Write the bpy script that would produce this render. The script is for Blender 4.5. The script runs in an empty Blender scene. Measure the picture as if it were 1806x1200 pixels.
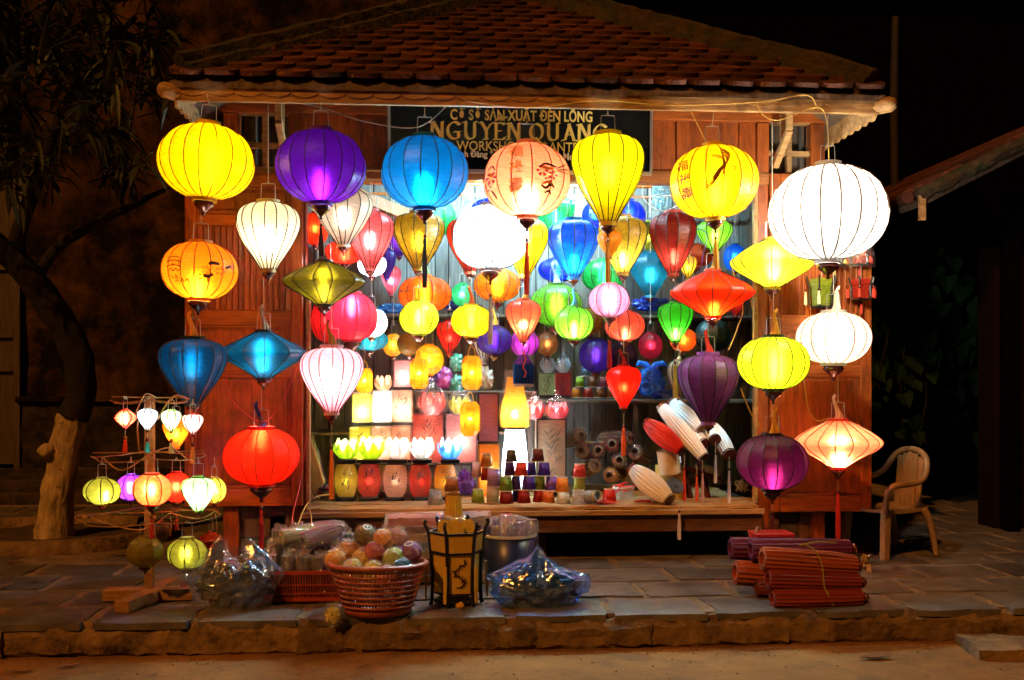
import bpy, bmesh, math, random
from mathutils import Vector, Matrix, noise

R = math.radians
rnd = random.Random(7)
SC = bpy.context.scene
COL = SC.collection

# ------------------------------------------------------------------ camera
YAW, FPX, PCX, PCY = R(4.0), 1756.0, 903.0, 670.0      # photograph pixels (1806 x 1200)
CAM = Vector((0.0, -6.75, 1.21))
cd = bpy.data.cameras.new('camera')
cd.sensor_width = 36.0
cd.lens = FPX / 1806.0 * 36.0
cd.shift_y = (PCY - 600.0) / 1806.0
cd.clip_end = 400.0
cam = bpy.data.objects.new('camera', cd)
COL.objects.link(cam)
cam.location = CAM
cam.rotation_euler = (R(90), 0, -YAW)
SC.camera = cam

# ------------------------------------------------------------------ night sky, one dim warm lamp light from high on the left
w = bpy.data.worlds.new('World')
SC.world = w
w.use_nodes = True
wn = w.node_tree.nodes
sky = wn.new('ShaderNodeTexSky')
sky.sky_type = 'NISHITA'
sky.sun_disc = False
SUN_EL, SUN_AZ = R(42), R(-33)          # azimuth measured from the camera side, negative = from the left
sky.sun_elevation = SUN_EL
sky.sun_rotation = R(180) - SUN_AZ
wn['Background'].inputs['Strength'].default_value = 0.0006
w.node_tree.links.new(sky.outputs[0], wn['Background'].inputs[0])
sd = bpy.data.lights.new('sun', 'SUN')
sd.energy = 1.05
sd.angle = R(1.2)
sd.color = (1.0, 0.38, 0.06)
sun = bpy.data.objects.new('sun', sd)
COL.objects.link(sun)
_d = Vector((-math.sin(SUN_AZ) * math.cos(SUN_EL), math.cos(SUN_AZ) * math.cos(SUN_EL), -math.sin(SUN_EL)))
sun.rotation_euler = _d.to_track_quat('-Z', 'Y').to_euler()

SC.view_settings.view_transform = 'Standard'
SC.view_settings.look = 'None'
SC.view_settings.gamma = 1.0
SC.view_settings.use_curve_mapping = False
SC.view_settings.exposure = 0.75
SC.render.engine = 'CYCLES'
cy = SC.cycles
cy.use_denoising = True
cy.max_bounces = 7
cy.diffuse_bounces = 3
cy.glossy_bounces = 2
cy.transmission_bounces = 5
cy.transparent_max_bounces = 24
cy.caustics_reflective = False
cy.caustics_refractive = False
cy.sample_clamp_indirect = 8.0
cy.use_light_tree = True
cy.use_adaptive_sampling = True
cy.adaptive_threshold = 0.025

# ------------------------------------------------------------------ helpers
FWD = Vector((math.sin(YAW), math.cos(YAW), 0))
RGT = Vector((math.cos(YAW), -math.sin(YAW), 0))
UP = Vector((0, 0, 1))


def ray(px, py):
    return FWD + RGT * ((px - PCX) / FPX) + UP * ((PCY - py) / FPX)


def at(px, py, Y):
    d = ray(px, py)
    return CAM + d * ((Y - CAM.y) / d.y)


def ppm(px, Y):
    return FPX / ((Y - CAM.y) / ray(px, 600).y)


def on_z(px, py, z):
    d = ray(px, py)
    return CAM + d * ((z - CAM.z) / d.z)


class MB:
    def __init__(s):
        s.v, s.f = [], []

    def add(s, vs, fs):
        n = len(s.v)
        s.v += [tuple(p) for p in vs]
        s.f += [tuple(n + i for i in f) for f in fs]
        return s

    def bx(s, x0, x1, y0, y1, z0, z1):
        return s.add([(x0, y0, z0), (x1, y0, z0), (x1, y1, z0), (x0, y1, z0), (x0, y0, z1), (x1, y0, z1), (x1, y1, z1), (x0, y1, z1)],
                     [(0, 3, 2, 1), (4, 5, 6, 7), (0, 1, 5, 4), (1, 2, 6, 5), (2, 3, 7, 6), (3, 0, 4, 7)])

    def bar(s, a, b, w, h, up=(0, 0, 1)):
        a, b = Vector(a), Vector(b)
        d = (b - a).normalized()
        u = Vector(up)
        sd_ = d.cross(u)
        if sd_.length < 1e-4:
            sd_ = d.cross(Vector((1, 0, 0)))
        sd_.normalize()
        u = sd_.cross(d).normalized()
        vs = []
        for p in (a, b):
            for (i, j) in ((-1, -1), (1, -1), (1, 1), (-1, 1)):
                vs.append(p + sd_ * (i * w / 2) + u * (j * h / 2))
        return s.add(vs, [(0, 1, 2, 3), (7, 6, 5, 4), (0, 4, 5, 1), (1, 5, 6, 2), (2, 6, 7, 3), (3, 7, 4, 0)])

    def lathe(s, prof, seg=16, c=(0, 0, 0), axis=None, cap=True, pleat=0.0, phase=0.0):
        """prof [(r,z)] bottom to top about z (or along axis from c)"""
        c = Vector(c)
        q = Vector(axis).to_track_quat('Z', 'Y') if axis is not None else None
        vs, fs = [], []
        for (r, z) in prof:
            for k in range(seg):
                a = 2 * math.pi * k / seg + phase
                rr = r * (1 - pleat * (k % 2))
                p = Vector((rr * math.cos(a), rr * math.sin(a), z))
                if q:
                    p = q @ p
                vs.append(c + p)
        for i in range(len(prof) - 1):
            for k in range(seg):
                k2 = (k + 1) % seg
                fs.append((i * seg + k, i * seg + k2, (i + 1) * seg + k2, (i + 1) * seg + k))
        if cap:
            fs.append(tuple(range(seg - 1, -1, -1)))
            n = (len(prof) - 1) * seg
            fs.append(tuple(n + k for k in range(seg)))
        return s.add(vs, fs)

    def tube(s, pts, r, seg=6, cap=True):
        pts = [Vector(p) for p in pts]
        n = len(pts)
        rs = r if isinstance(r, (list, tuple)) else [r] * n
        t0 = (pts[1] - pts[0]).normalized()
        ref = Vector((0, 0, 1)) if abs(t0.z) < .9 else Vector((1, 0, 0))
        u = t0.cross(ref).normalized()
        vs, fs = [], []
        for i in range(n):
            t = (pts[min(i + 1, n - 1)] - pts[max(i - 1, 0)])
            t = t.normalized() if t.length > 1e-9 else t0
            u = (u - t * u.dot(t)).normalized()
            b = t.cross(u)
            for k in range(seg):
                a = 2 * math.pi * k / seg
                vs.append(pts[i] + (u * math.cos(a) + b * math.sin(a)) * rs[i])
        for i in range(n - 1):
            for k in range(seg):
                k2 = (k + 1) % seg
                fs.append((i * seg + k, i * seg + k2, (i + 1) * seg + k2, (i + 1) * seg + k))
        if cap:
            fs.append(tuple(range(seg - 1, -1, -1)))
            fs.append(tuple((n - 1) * seg + k for k in range(seg)))
        return s.add(vs, fs)

    def prism(s, poly, y0, y1, m=None):
        """polygon [(x,z)] extruded along y"""
        n = len(poly)
        vs = [Vector((x, y0, z)) for x, z in poly] + [Vector((x, y1, z)) for x, z in poly]
        if m is not None:
            vs = [m @ p for p in vs]
        fs = [tuple(range(n)), tuple(range(2 * n - 1, n - 1, -1))]
        for i in range(n):
            j = (i + 1) % n
            fs.append((j, i, n + i, n + j))
        return s.add(vs, fs)

    def mesh(s, name, mat=None, smooth=False, bevel=0.0):
        me = bpy.data.meshes.new(name)
        me.from_pydata(s.v, [], s.f)
        if bevel > 0:
            bm = bmesh.new()
            bm.from_mesh(me)
            es = [e for e in bm.edges if len(e.link_faces) == 2 and e.calc_face_angle(0) > .5]
            bmesh.ops.bevel(bm, geom=es, offset=bevel, segments=1, affect='EDGES', clamp_overlap=True)
            bm.to_mesh(me)
            bm.free()
        if smooth:
            me.polygons.foreach_set('use_smooth', [True] * len(me.polygons))
        if mat:
            me.materials.append(mat)
        me.update()
        return me

    def build(s, name, mat, parent=None, smooth=False, bevel=0.0, loc=None):
        return link(name, s.mesh(name, mat, smooth, bevel), parent, loc)


def link(name, me, parent=None, loc=None, rot=None):
    o = bpy.data.objects.new(name, me)
    COL.objects.link(o)
    if parent is not None:
        o.parent = parent
    if loc is not None:
        o.location = loc
    if rot is not None:
        o.rotation_euler = rot
    return o


def tag(o, label, cat=None, group=None, kind=None):
    if label:
        o['label'] = label
    if cat:
        o['category'] = cat
    if group:
        o['group'] = group
    if kind:
        o['kind'] = kind
    return o


def thing(name, label, cat, loc=(0, 0, 0), group=None, rot=None):
    o = link(name, None, None, loc, rot)
    o.empty_display_size = .05
    return tag(o, label, cat, group)


def catmull(pts, n):
    """pts list of tuples, resampled to n samples per span"""
    P = [Vector(p) for p in pts]
    out = []
    for i in range(len(P) - 1):
        p0, p1, p2, p3 = P[max(i - 1, 0)], P[i], P[i + 1], P[min(i + 2, len(P) - 1)]
        for k in range(n):
            t = k / n
            out.append(.5 * ((2 * p1) + (p2 - p0) * t + (2 * p0 - 5 * p1 + 4 * p2 - p3) * t * t + (3 * p1 - p0 - 3 * p2 + p3) * t ** 3))
    out.append(P[-1])
    return out


# ------------------------------------------------------------------ materials
MATS = {}


def nodes(name):
    m = bpy.data.materials.new(name)
    m.use_nodes = True
    t = m.node_tree
    t.nodes.clear()
    return m, t.nodes, t.links


def mat(name, col, col2=None, rough=.6, scale=6.0, stretch=(1, 1, 1), bump=0.0, bscale=None, metal=0.0, spec=.35, detail=5, lo=.35, hi=.7, coords='Object',
        third=None, tscale=1.5, tlo=.5, thi=.62, rnd_val=0.0, sheen=0, coat=0):
    if name in MATS:
        return MATS[name]
    m, N, L = nodes(name)
    out = N.new('ShaderNodeOutputMaterial')
    p = N.new('ShaderNodeBsdfPrincipled')
    L.new(p.outputs[0], out.inputs[0])
    p.inputs['Roughness'].default_value = rough
    p.inputs['Metallic'].default_value = metal
    p.inputs['Specular IOR Level'].default_value = spec
    p.inputs['Coat Weight'].default_value = coat
    tc = N.new('ShaderNodeTexCoord')
    mp = N.new('ShaderNodeMapping')
    mp.inputs['Scale'].default_value = stretch
    L.new(tc.outputs[coords], mp.inputs[0])
    oi = N.new('ShaderNodeObjectInfo')
    if rnd_val:
        ad = N.new('ShaderNodeVectorMath')
        ad.operation = 'MULTIPLY_ADD'
        cb = N.new('ShaderNodeCombineXYZ')
        for i in range(3):
            L.new(oi.outputs['Random'], cb.inputs[i])
        L.new(cb.outputs[0], ad.inputs[0])
        ad.inputs[1].default_value = (37, 51, 23)
        L.new(tc.outputs[coords], ad.inputs[2])
        L.new(ad.outputs[0], mp.inputs[0])
    last = None
    if col2 is None:
        rgb = N.new('ShaderNodeRGB')
        rgb.outputs[0].default_value = (*col, 1)
        last = rgb.outputs[0]
    else:
        nz = N.new('ShaderNodeTexNoise')
        nz.inputs['Scale'].default_value = scale
        nz.inputs['Detail'].default_value = detail
        nz.inputs['Roughness'].default_value = .65
        L.new(mp.outputs[0], nz.inputs['Vector'])
        cr = N.new('ShaderNodeValToRGB')
        cr.color_ramp.elements[0].position = lo
        cr.color_ramp.elements[1].position = hi
        cr.color_ramp.elements[0].color = (*col, 1)
        cr.color_ramp.elements[1].color = (*col2, 1)
        L.new(nz.outputs['Fac'], cr.inputs[0])
        last = cr.outputs[0]
    if third is not None:
        n3 = N.new('ShaderNodeTexNoise')
        n3.inputs['Scale'].default_value = tscale
        n3.inputs['Detail'].default_value = 7
        n3.inputs['Roughness'].default_value = .7
        L.new(mp.outputs[0] if stretch == (1, 1, 1) else tc.outputs[coords], n3.inputs['Vector'])
        r3 = N.new('ShaderNodeValToRGB')
        r3.color_ramp.elements[0].position = tlo
        r3.color_ramp.elements[1].position = thi
        L.new(n3.outputs['Fac'], r3.inputs[0])
        mx = N.new('ShaderNodeMix')
        mx.data_type = 'RGBA'
        L.new(r3.outputs[0], mx.inputs['Factor'])
        L.new(last, mx.inputs['A'])
        mx.inputs['B'].default_value = (*third, 1)
        last = mx.outputs['Result']
    if rnd_val:
        hs = N.new('ShaderNodeHueSaturation')
        mr = N.new('ShaderNodeMapRange')
        mr.inputs['To Min'].default_value = 1 - rnd_val
        mr.inputs['To Max'].default_value = 1 + rnd_val
        L.new(oi.outputs['Random'], mr.inputs[0])
        L.new(mr.outputs[0], hs.inputs['Value'])
        L.new(last, hs.inputs['Color'])
        last = hs.outputs[0]
    L.new(last, p.inputs['Base Color'])
    if bump:
        nb = N.new('ShaderNodeTexNoise')
        nb.inputs['Scale'].default_value = bscale or scale * 3
        nb.inputs['Detail'].default_value = 6
        L.new(mp.outputs[0], nb.inputs['Vector'])
        bp = N.new('ShaderNodeBump')
        bp.inputs['Strength'].default_value = bump
        bp.inputs['Distance'].default_value = .02
        L.new(nb.outputs['Fac'], bp.inputs['Height'])
        L.new(bp.outputs[0], p.inputs['Normal'])
    MATS[name] = m
    return m


def fabric(col, pat=0, thin=.16, amt=.55, lit=False):
    """silk or paper of a lantern: reflects, lets light through softly, and a little of it straight through its weave"""
    key = ('fabric', tuple(round(c, 3) for c in col), pat, thin, amt, lit)
    if key in MATS:
        return MATS[key]
    m, N, L = nodes('silk')
    out = N.new('ShaderNodeOutputMaterial')
    tc = N.new('ShaderNodeTexCoord')
    rgb = N.new('ShaderNodeRGB')
    rgb.outputs[0].default_value = (*col, 1)
    c = rgb.outputs[0]

    def shade(fac_socket, dark):
        nonlocal c
        mx = N.new('ShaderNodeMix')
        mx.data_type = 'RGBA'
        mx.blend_type = 'MULTIPLY'
        L.new(fac_socket, mx.inputs['Factor'])
        L.new(c, mx.inputs['A'])
        mx.inputs['B'].default_value = (*dark, 1)
        c = mx.outputs['Result']
    nz = N.new('ShaderNodeTexNoise')           # slub threads
    nz.inputs['Scale'].default_value = 20
    nz.inputs['Detail'].default_value = 6
    mp = N.new('ShaderNodeMapping')
    mp.inputs['Scale'].default_value = (1, 1, 7)
    L.new(tc.outputs['Object'], mp.inputs[0])
    L.new(mp.outputs[0], nz.inputs['Vector'])
    mr = N.new('ShaderNodeMapRange')
    mr.inputs['From Min'].default_value = .35
    mr.inputs['From Max'].default_value = .75
    mr.inputs['To Max'].default_value = .75 if pat != 2 else 1.0
    L.new(nz.outputs['Fac'], mr.inputs[0])
    shade(mr.outputs[0], (.55, .55, .55))
    if pat == 1:                                 # brocade scrolls
        n2 = N.new('ShaderNodeTexNoise')
        n2.inputs['Scale'].default_value = 30
        n2.inputs['Detail'].default_value = 2
        n2.inputs['Distortion'].default_value = 2.4
        L.new(tc.outputs['Object'], n2.inputs['Vector'])
        r2 = N.new('ShaderNodeValToRGB')
        e = r2.color_ramp.elements
        e[0].position, e[1].position = .44, .52
        e[0].color, e[1].color = (0, 0, 0, 1), (1, 1, 1, 1)
        e2 = r2.color_ramp.elements.new(.6)
        e2.color = (0, 0, 0, 1)
        L.new(n2.outputs['Fac'], r2.inputs[0])
        shade(r2.outputs[0], (.48, .45, .5))
    df = N.new('ShaderNodeBsdfDiffuse')
    tr = N.new('ShaderNodeBsdfTranslucent')
    rf = N.new('ShaderNodeBsdfRefraction')
    rf.inputs['Roughness'].default_value = .72
    rf.inputs['IOR'].default_value = 1.38
    tp = N.new('ShaderNodeBsdfTransparent')
    gl = N.new('ShaderNodeBsdfGlossy')
    gl.inputs['Roughness'].default_value = .38
    gl.inputs['Color'].default_value = (.7, .7, .7, 1)
    L.new(c, tp.inputs['Color'])
    if lit and lit != 1:
        dk = N.new('ShaderNodeMix')
        dk.data_type = 'RGBA'
        dk.blend_type = 'MULTIPLY'
        dk.inputs['Factor'].default_value = 1
        dk.inputs['B'].default_value = (lit, lit, lit, 1)
        L.new(c, dk.inputs['A'])
        c = dk.outputs['Result']
    for b in (df, tr, rf):
        L.new(c, b.inputs['Color'])

    nw = N.new('ShaderNodeTexNoise')           # puckers of the glued cloth
    nw.inputs['Scale'].default_value = 26
    nw.inputs['Detail'].default_value = 4
    mw = N.new('ShaderNodeMapping')
    mw.inputs['Scale'].default_value = (1, 1, 2.6)
    L.new(tc.outputs['Object'], mw.inputs[0])
    L.new(mw.outputs[0], nw.inputs['Vector'])
    bw = N.new('ShaderNodeBump')
    bw.inputs['Strength'].default_value = .35
    bw.inputs['Distance'].default_value = .012
    L.new(nw.outputs['Fac'], bw.inputs['Height'])
    for b in (df, tr, rf, gl):
        L.new(bw.outputs[0], b.inputs['Normal'])

    def mix(f, a, b):
        x = N.new('ShaderNodeMixShader')
        x.inputs[0].default_value = f
        L.new(a, x.inputs[1])
        L.new(b, x.inputs[2])
        return x.outputs[0]
    s = mix(amt, df.outputs[0], tr.outputs[0])
    s = mix(.36 if lit == 1 else .12, s, rf.outputs[0])
    if thin > 0:
        s = mix(thin, s, tp.outputs[0])
    s = mix(.03, s, gl.outputs[0])
    L.new(s, out.inputs[0])
    MATS[key] = m
    return m


def glow(power, col=(1, .97, .92), area=.0147):
    key = ('glow', round(power, 2), col, round(area, 5))
    if key in MATS:
        return MATS[key]
    m, N, L = nodes('bulb_glow')
    out = N.new('ShaderNodeOutputMaterial')
    e = N.new('ShaderNodeEmission')
    e.inputs[0].default_value = (*col, 1)
    e.inputs[1].default_value = power / (math.pi * area)
    L.new(e.outputs[0], out.inputs[0])
    MATS[key] = m
    return m


def film(name='clear_film', tint=(.90, .91, .92), gloss=.16, milk=.02, rough=.13, milkcol=(.7, .75, .8), bump=.8, bscale=24):
    if name in MATS:
        return MATS[name]
    m, N, L = nodes(name)
    out = N.new('ShaderNodeOutputMaterial')
    tp = N.new('ShaderNodeBsdfTransparent')
    tp.inputs[0].default_value = (*tint, 1)
    gl = N.new('ShaderNodeBsdfGlossy')
    gl.inputs['Roughness'].default_value = rough
    df = N.new('ShaderNodeBsdfDiffuse')
    df.inputs[0].default_value = (*milkcol, 1)
    tc = N.new('ShaderNodeTexCoord')
    nz = N.new('ShaderNodeTexNoise')
    nz.inputs['Scale'].default_value = bscale
    nz.inputs['Detail'].default_value = 3
    nz.inputs['Distortion'].default_value = 1.2
    L.new(tc.outputs['Object'], nz.inputs['Vector'])
    bp = N.new('ShaderNodeBump')
    bp.inputs['Strength'].default_value = bump
    bp.inputs['Distance'].default_value = .03
    L.new(nz.outputs['Fac'], bp.inputs['Height'])
    L.new(bp.outputs[0], gl.inputs['Normal'])
    gl.inputs['Color'].default_value = (gloss, gloss, gloss * 1.04, 1)
    a = N.new('ShaderNodeAddShader')
    L.new(tp.outputs[0], a.inputs[0])
    L.new(gl.outputs[0], a.inputs[1])
    b = N.new('ShaderNodeMixShader')
    b.inputs[0].default_value = milk
    L.new(a.outputs[0], b.inputs[1])
    L.new(df.outputs[0], b.inputs[2])
    L.new(b.outputs[0], out.inputs[0])
    MATS[name] = m
    return m


def plain(col, rough=.5, spec=.35):
    return mat('paint_%02x%02x%02x_%d' % (*[int(max(0, min(1, c)) * 255) for c in col], int(rough * 100)), col, tuple(c * .72 for c in col), rough=rough, spec=spec, scale=9, lo=.4, hi=.8)


WOOD = mat('red_brown_wood', (.40, .092, .010), (.15, .028, .005), rough=.45, scale=7, stretch=(5, 5, .7), bump=.2, bscale=14, rnd_val=.26, spec=.4, third=(.07, .018, .006), tscale=2.6, tlo=.50, thi=.74)
WOOD_H = mat('red_brown_wood_level', (.42, .105, .013), (.18, .038, .006), rough=.45, scale=7, stretch=(.7, 5, 5), bump=.15, bscale=14, rnd_val=.2, spec=.4)
WOOD_DARK = mat('dark_plank_wood', (.125, .082, .055), (.05, .032, .021), rough=.55, scale=6, stretch=(6, 6, .6), bump=.2, bscale=12, rnd_val=.3)
WOOD_PALE = mat('weathered_pale_wood', (.50, .29, .115), (.22, .11, .04), rough=.65, scale=6, stretch=(.8, 5, 5), bump=.25, bscale=12, third=(.08, .045, .02), tscale=3, tlo=.58, thi=.72)
BACKWALL = mat('grey_plank_wood', (.22, .22, .20), (.095, .09, .08), rough=.55, scale=6, stretch=(6, 6, .6), bump=.2, bscale=12, rnd_val=.3)
BEAM = mat('dark_beam_wood', (.15, .06, .02), (.06, .024, .009), rough=.6, scale=6, stretch=(.7, 5, 5), bump=.25, third=(.03, .014, .007), tscale=3, tlo=.5, thi=.7)  # darker brown than the level timbers, with darker noise patches
WOOD_RAW = mat('raw_wood', (.46, .27, .11), (.27, .14, .05), rough=.6, scale=6, stretch=(.8, 6, 6), bump=.2)
LINTEL = mat('lintel_wood', (.36, .13, .03), (.19, .06, .014), rough=.5, scale=6, stretch=(.6, 5, 5), bump=.15)
TILE = mat('terracotta', (.145, .042, .018), (.045, .016, .010), rough=.75, scale=7, bump=.3, bscale=40, rnd_val=.5, third=(.022, .016, .012), tscale=4, tlo=.50, thi=.68)
MORTAR = mat('mossy_mortar', (.075, .048, .024), (.018, .014, .009), rough=.95, scale=9, bump=.8, bscale=30, third=(.03, .035, .018), tscale=6, tlo=.48, thi=.6)
STONE = mat('grey_paving_stone', (.135, .112, .094), (.050, .040, .033), rough=.45, scale=5, bump=.3, bscale=45, rnd_val=.3, third=(.12, .085, .05), tscale=4, tlo=.5, thi=.8)
JOINT = mat('sandy_joint', (.22, .15, .085), (.10, .068, .038), rough=.95, scale=8, bump=.5, bscale=60)
KERB = mat('rough_kerb_stone', (.26, .155, .065), (.09, .05, .02), rough=.9, scale=5, bump=.9, bscale=22, rnd_val=.22, third=(.03, .02, .013), tscale=4, tlo=.55, thi=.68)
STREET = mat('dusty_street', (.29, .128, .024), (.14, .058, .011), rough=.95, scale=1.6, bump=.5, bscale=40, third=(.09, .045, .016), tscale=5, tlo=.52, thi=.78)
PLASTER = mat('stained_plaster', (.12, .058, .018), (.014, .008, .004), rough=.95, scale=1.6, bump=.5, bscale=18, third=(.010, .008, .006), tscale=1.3, tlo=.40, thi=.56, detail=9, spec=0.0)
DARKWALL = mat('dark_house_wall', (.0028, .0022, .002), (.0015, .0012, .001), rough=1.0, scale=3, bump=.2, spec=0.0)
BARK = mat('dark_bark', (.016, .011, .007), (.006, .004, .003), rough=.95, scale=14, stretch=(1, 1, .3), bump=1.0, bscale=20)
WHITEWASH = mat('whitewashed_bark', (.50, .36, .17), (.20, .13, .06), rough=.9, scale=14, stretch=(1, 1, .4), bump=1.0, bscale=26, third=(.08, .05, .03), tscale=13, tlo=.6, thi=.68)
LEAF = mat('dark_leaf', (.032, .036, .012), (.014, .018, .006), rough=.5, scale=5, rnd_val=.3)
LEAF_DRY = mat('dry_leaf_brown', (.22, .10, .04), (.10, .045, .02), rough=.8, scale=20)
VINE = mat('vine_leaf', (.006, .024, .006), (.004, .013, .004), rough=.7, scale=4, spec=.1)
SOIL = mat('bare_soil', (.07, .045, .028), (.035, .022, .014), rough=1, scale=10, bump=.6)
WIRE = mat('steel_wire', (.42, .4, .38), rough=.4, metal=.7)
RIB = mat('dark_rib', (.028, .016, .010), rough=.7)
RIBRED = mat('brown_rib', (.16, .035, .012), rough=.7)
FINIAL = mat('lacquered_wood', (.12, .018, .010), (.05, .008, .006), rough=.25, scale=20, spec=.6)
BLACK = mat('black_lacquer', (.012, .010, .009), rough=.35)
CREAM = mat('cream_paper', (.72, .60, .42), (.6, .48, .33), rough=.8, scale=9)
FILM = film()
CRINKLE = film('crinkle_film', (.84, .84, .86), .30, .10, .09, (.75, .72, .72), 1.0, 46)
CORD = mat('pale_cord', (.5, .42, .3), rough=.8)


def hexcol(r, g, b):
    f = lambda v: ((v / 255 + .055) / 1.055) ** 2.4 if v > 10 else v / 255 / 12.92
    return (f(r), f(g), f(b))
# ================================================================== GROUND
ZS = -0.17
gm = MB()
gm.add([(-60, -60, ZS), (60, -60, ZS), (60, 60, ZS), (-60, 60, ZS)], [(0, 1, 2, 3)])
street = gm.build('street', STREET)
tag(street, None, kind='structure')

YK = -1.70                     # front edge of the pavement
pv = MB()
pv.bx(-9, 9, YK + .10, 14, ZS - .05, -.010)
pavement = pv.build('pavement', JOINT)
tag(pavement, None, kind='structure')


def slab_mesh(sx, sy, seed):
    r_ = random.Random(seed)
    n = 5
    m = MB()
    top, low = [], []
    for i in range(n + 1):
        for j in range(n + 1):
            x, y = -sx / 2 + sx * i / n, -sy / 2 + sy * j / n
            e = (i in (0, n)) or (j in (0, n))
            if e:
                x += r_.uniform(-.012, .012)
                y += r_.uniform(-.012, .012)
            top.append((x, y, r_.uniform(-.003, .003) - (.006 if e else 0)))
    k = n + 1
    fs = [(i * k + j, (i + 1) * k + j, (i + 1) * k + j + 1, i * k + j + 1) for i in range(n) for j in range(n)]
    ring = [i * k for i in range(k)] + [n * k + j for j in range(1, k)] + [i * k + n for i in range(n - 1, -1, -1)] + [j for j in range(n - 1, 0, -1)]
    base = [(top[i][0], top[i][1], -.04) for i in ring]
    b0 = len(top)
    for a in range(len(ring)):
        b = (a + 1) % len(ring)
        fs.append((ring[a], b0 + a, b0 + b, ring[b]))
    m.add(top + base, fs)
    return m.mesh('paving_stone', STONE, smooth=False)


SX, SY = .53, .43
slabs = [slab_mesh(SX - .06, SY - .05, s) for s in range(6)]
for j in range(11):
    for i in range(-8, 11):
        x = i * SX + (.26 if j % 2 else 0) + .08
        y = YK + .012 + SY / 2 + j * SY
        if -1.1 < x < 2.4 and y > .35:
            continue
        if (x + 2.62) ** 2 + (y - .95) ** 2 < .6:
            continue
        link('paving_stone', slabs[rnd.randrange(6)], pavement, (x + rnd.uniform(-.006, .006), y, rnd.uniform(-.003, .006)),
             (rnd.uniform(-.006, .006), rnd.uniform(-.006, .006), rnd.choice((0, math.pi)) + rnd.uniform(-.015, .015)))


def rough_block(x0, x1, y0, y1, z0, z1, seed, amp=.014, step=.05, name='block'):
    """box with a broken, uneven skin"""
    bm = bmesh.new()
    bmesh.ops.create_cube(bm, size=1)
    for e in (0,):
        nx, ny, nz = [max(1, int(d / step)) for d in (x1 - x0, y1 - y0, z1 - z0)]
    for ax, n in ((0, nx), (1, ny), (2, nz)):
        for k in range(1, n):
            co = [0, 0, 0]
            co[ax] = -.5 + k / n
            no = [0, 0, 0]
            no[ax] = 1
            bmesh.ops.bisect_plane(bm, geom=bm.verts[:] + bm.edges[:] + bm.faces[:], plane_co=co, plane_no=no)
    for v in bm.verts:
        edge = sum(abs(abs(c) - .5) < 1e-4 for c in (v.co if name != 'kerb_stone' else v.co.yz))
        p = Vector((x0 + (v.co.x + .5) * (x1 - x0), y0 + (v.co.y + .5) * (y1 - y0), z0 + (v.co.z + .5) * (z1 - z0)))
        q = p * 9 + Vector((seed * 7.3, seed * 3.1, seed))
        d = noise.noise_vector(q) * amp + noise.noise_vector(q * 2.7) * amp * .6
        c = Vector(((x0 + x1) / 2, (y0 + y1) / 2, (z0 + z1) / 2))
        if edge >= 2:
            if name == 'kerb_stone':
                c.x = p.x
            d += (c - p).normalized() * amp * (1.0 + rnd.random())
        v.co = p + d
    me = bpy.data.meshes.new(name)
    bm.to_mesh(me)
    bm.free()
    return me


kerb = MB().add([(-9, YK + .16, ZS - .02), (9, YK + .16, ZS - .02), (9, YK + .16, -.03), (-9, YK + .16, -.03)], [(0, 1, 2, 3)]).build('kerb', KERB)
tag(kerb, None, kind='structure')
x = -4.4
k = 0
while x < 5.2:
    L_ = rnd.uniform(.45, 1.35)
    me = rough_block(x - .004, x + L_ + .004, YK + .020 + rnd.uniform(-.016, .014), YK + .2, ZS - .03, -.018 + rnd.uniform(-.008, .006), k, amp=.021, step=.04, name='kerb_stone')
    me.materials.append(KERB)
    link('kerb_stone', me, kerb)
    x += L_
    k += 1

# loose stone slab lying on the street at the lower right
p0 = on_z(1790, 1150, ZS)
me = rough_block(-.24, .6, -.17, .17, 0, .055, 77, amp=.010, name='stone_slab')
me.materials.append(KERB)
tag(link('stone_slab', me, None, (p0.x - .02, p0.y, ZS - .004), (0, 0, R(-8))), 'flat stone slab lying on the dusty street below the kerb', 'stone')

# grit and dead leaves
gr = MB()
for i in range(700):
    px_ = rnd.uniform(-3.2, 4.2)
    py_ = rnd.choice((rnd.uniform(-2.35, YK - .02), YK - .02 - abs(rnd.gauss(0, .06))))
    s_ = rnd.uniform(.003, .010)
    a = rnd.random() * 6
    gr.add([(px_ + s_ * math.cos(a), py_ + s_ * math.sin(a), ZS), (px_ + s_ * math.cos(a + 2.1), py_ + s_ * math.sin(a + 2.1), ZS),
            (px_ + s_ * math.cos(a + 4.2), py_ + s_ * math.sin(a + 4.2), ZS), (px_, py_, ZS + s_ * .8)], [(0, 1, 3), (1, 2, 3), (2, 0, 3)])
tag(gr.build('grit', KERB), 'loose grit scattered on the street along the kerb', 'grit', kind='stuff')


def leaf_poly(L_, W, curl=.25):
    m = MB()
    n = 6
    vs = []
    for i in range(n + 1):
        t = i / n
        w_ = W * math.sin(math.pi * min(1, t * .96 + .02)) ** .8
        z = curl * L_ * (t - .5) ** 2 * 4 * .3
        vs += [(t * L_ - L_ / 2, -w_ / 2, z + w_ * .25), (t * L_ - L_ / 2, 0, z), (t * L_ - L_ / 2, w_ / 2, z + w_ * .25)]
    fs = []
    for i in range(n):
        a = i * 3
        fs += [(a, a + 3, a + 4, a + 1), (a + 1, a + 4, a + 5, a + 2)]
    m.add(vs, fs)
    return m


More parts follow.
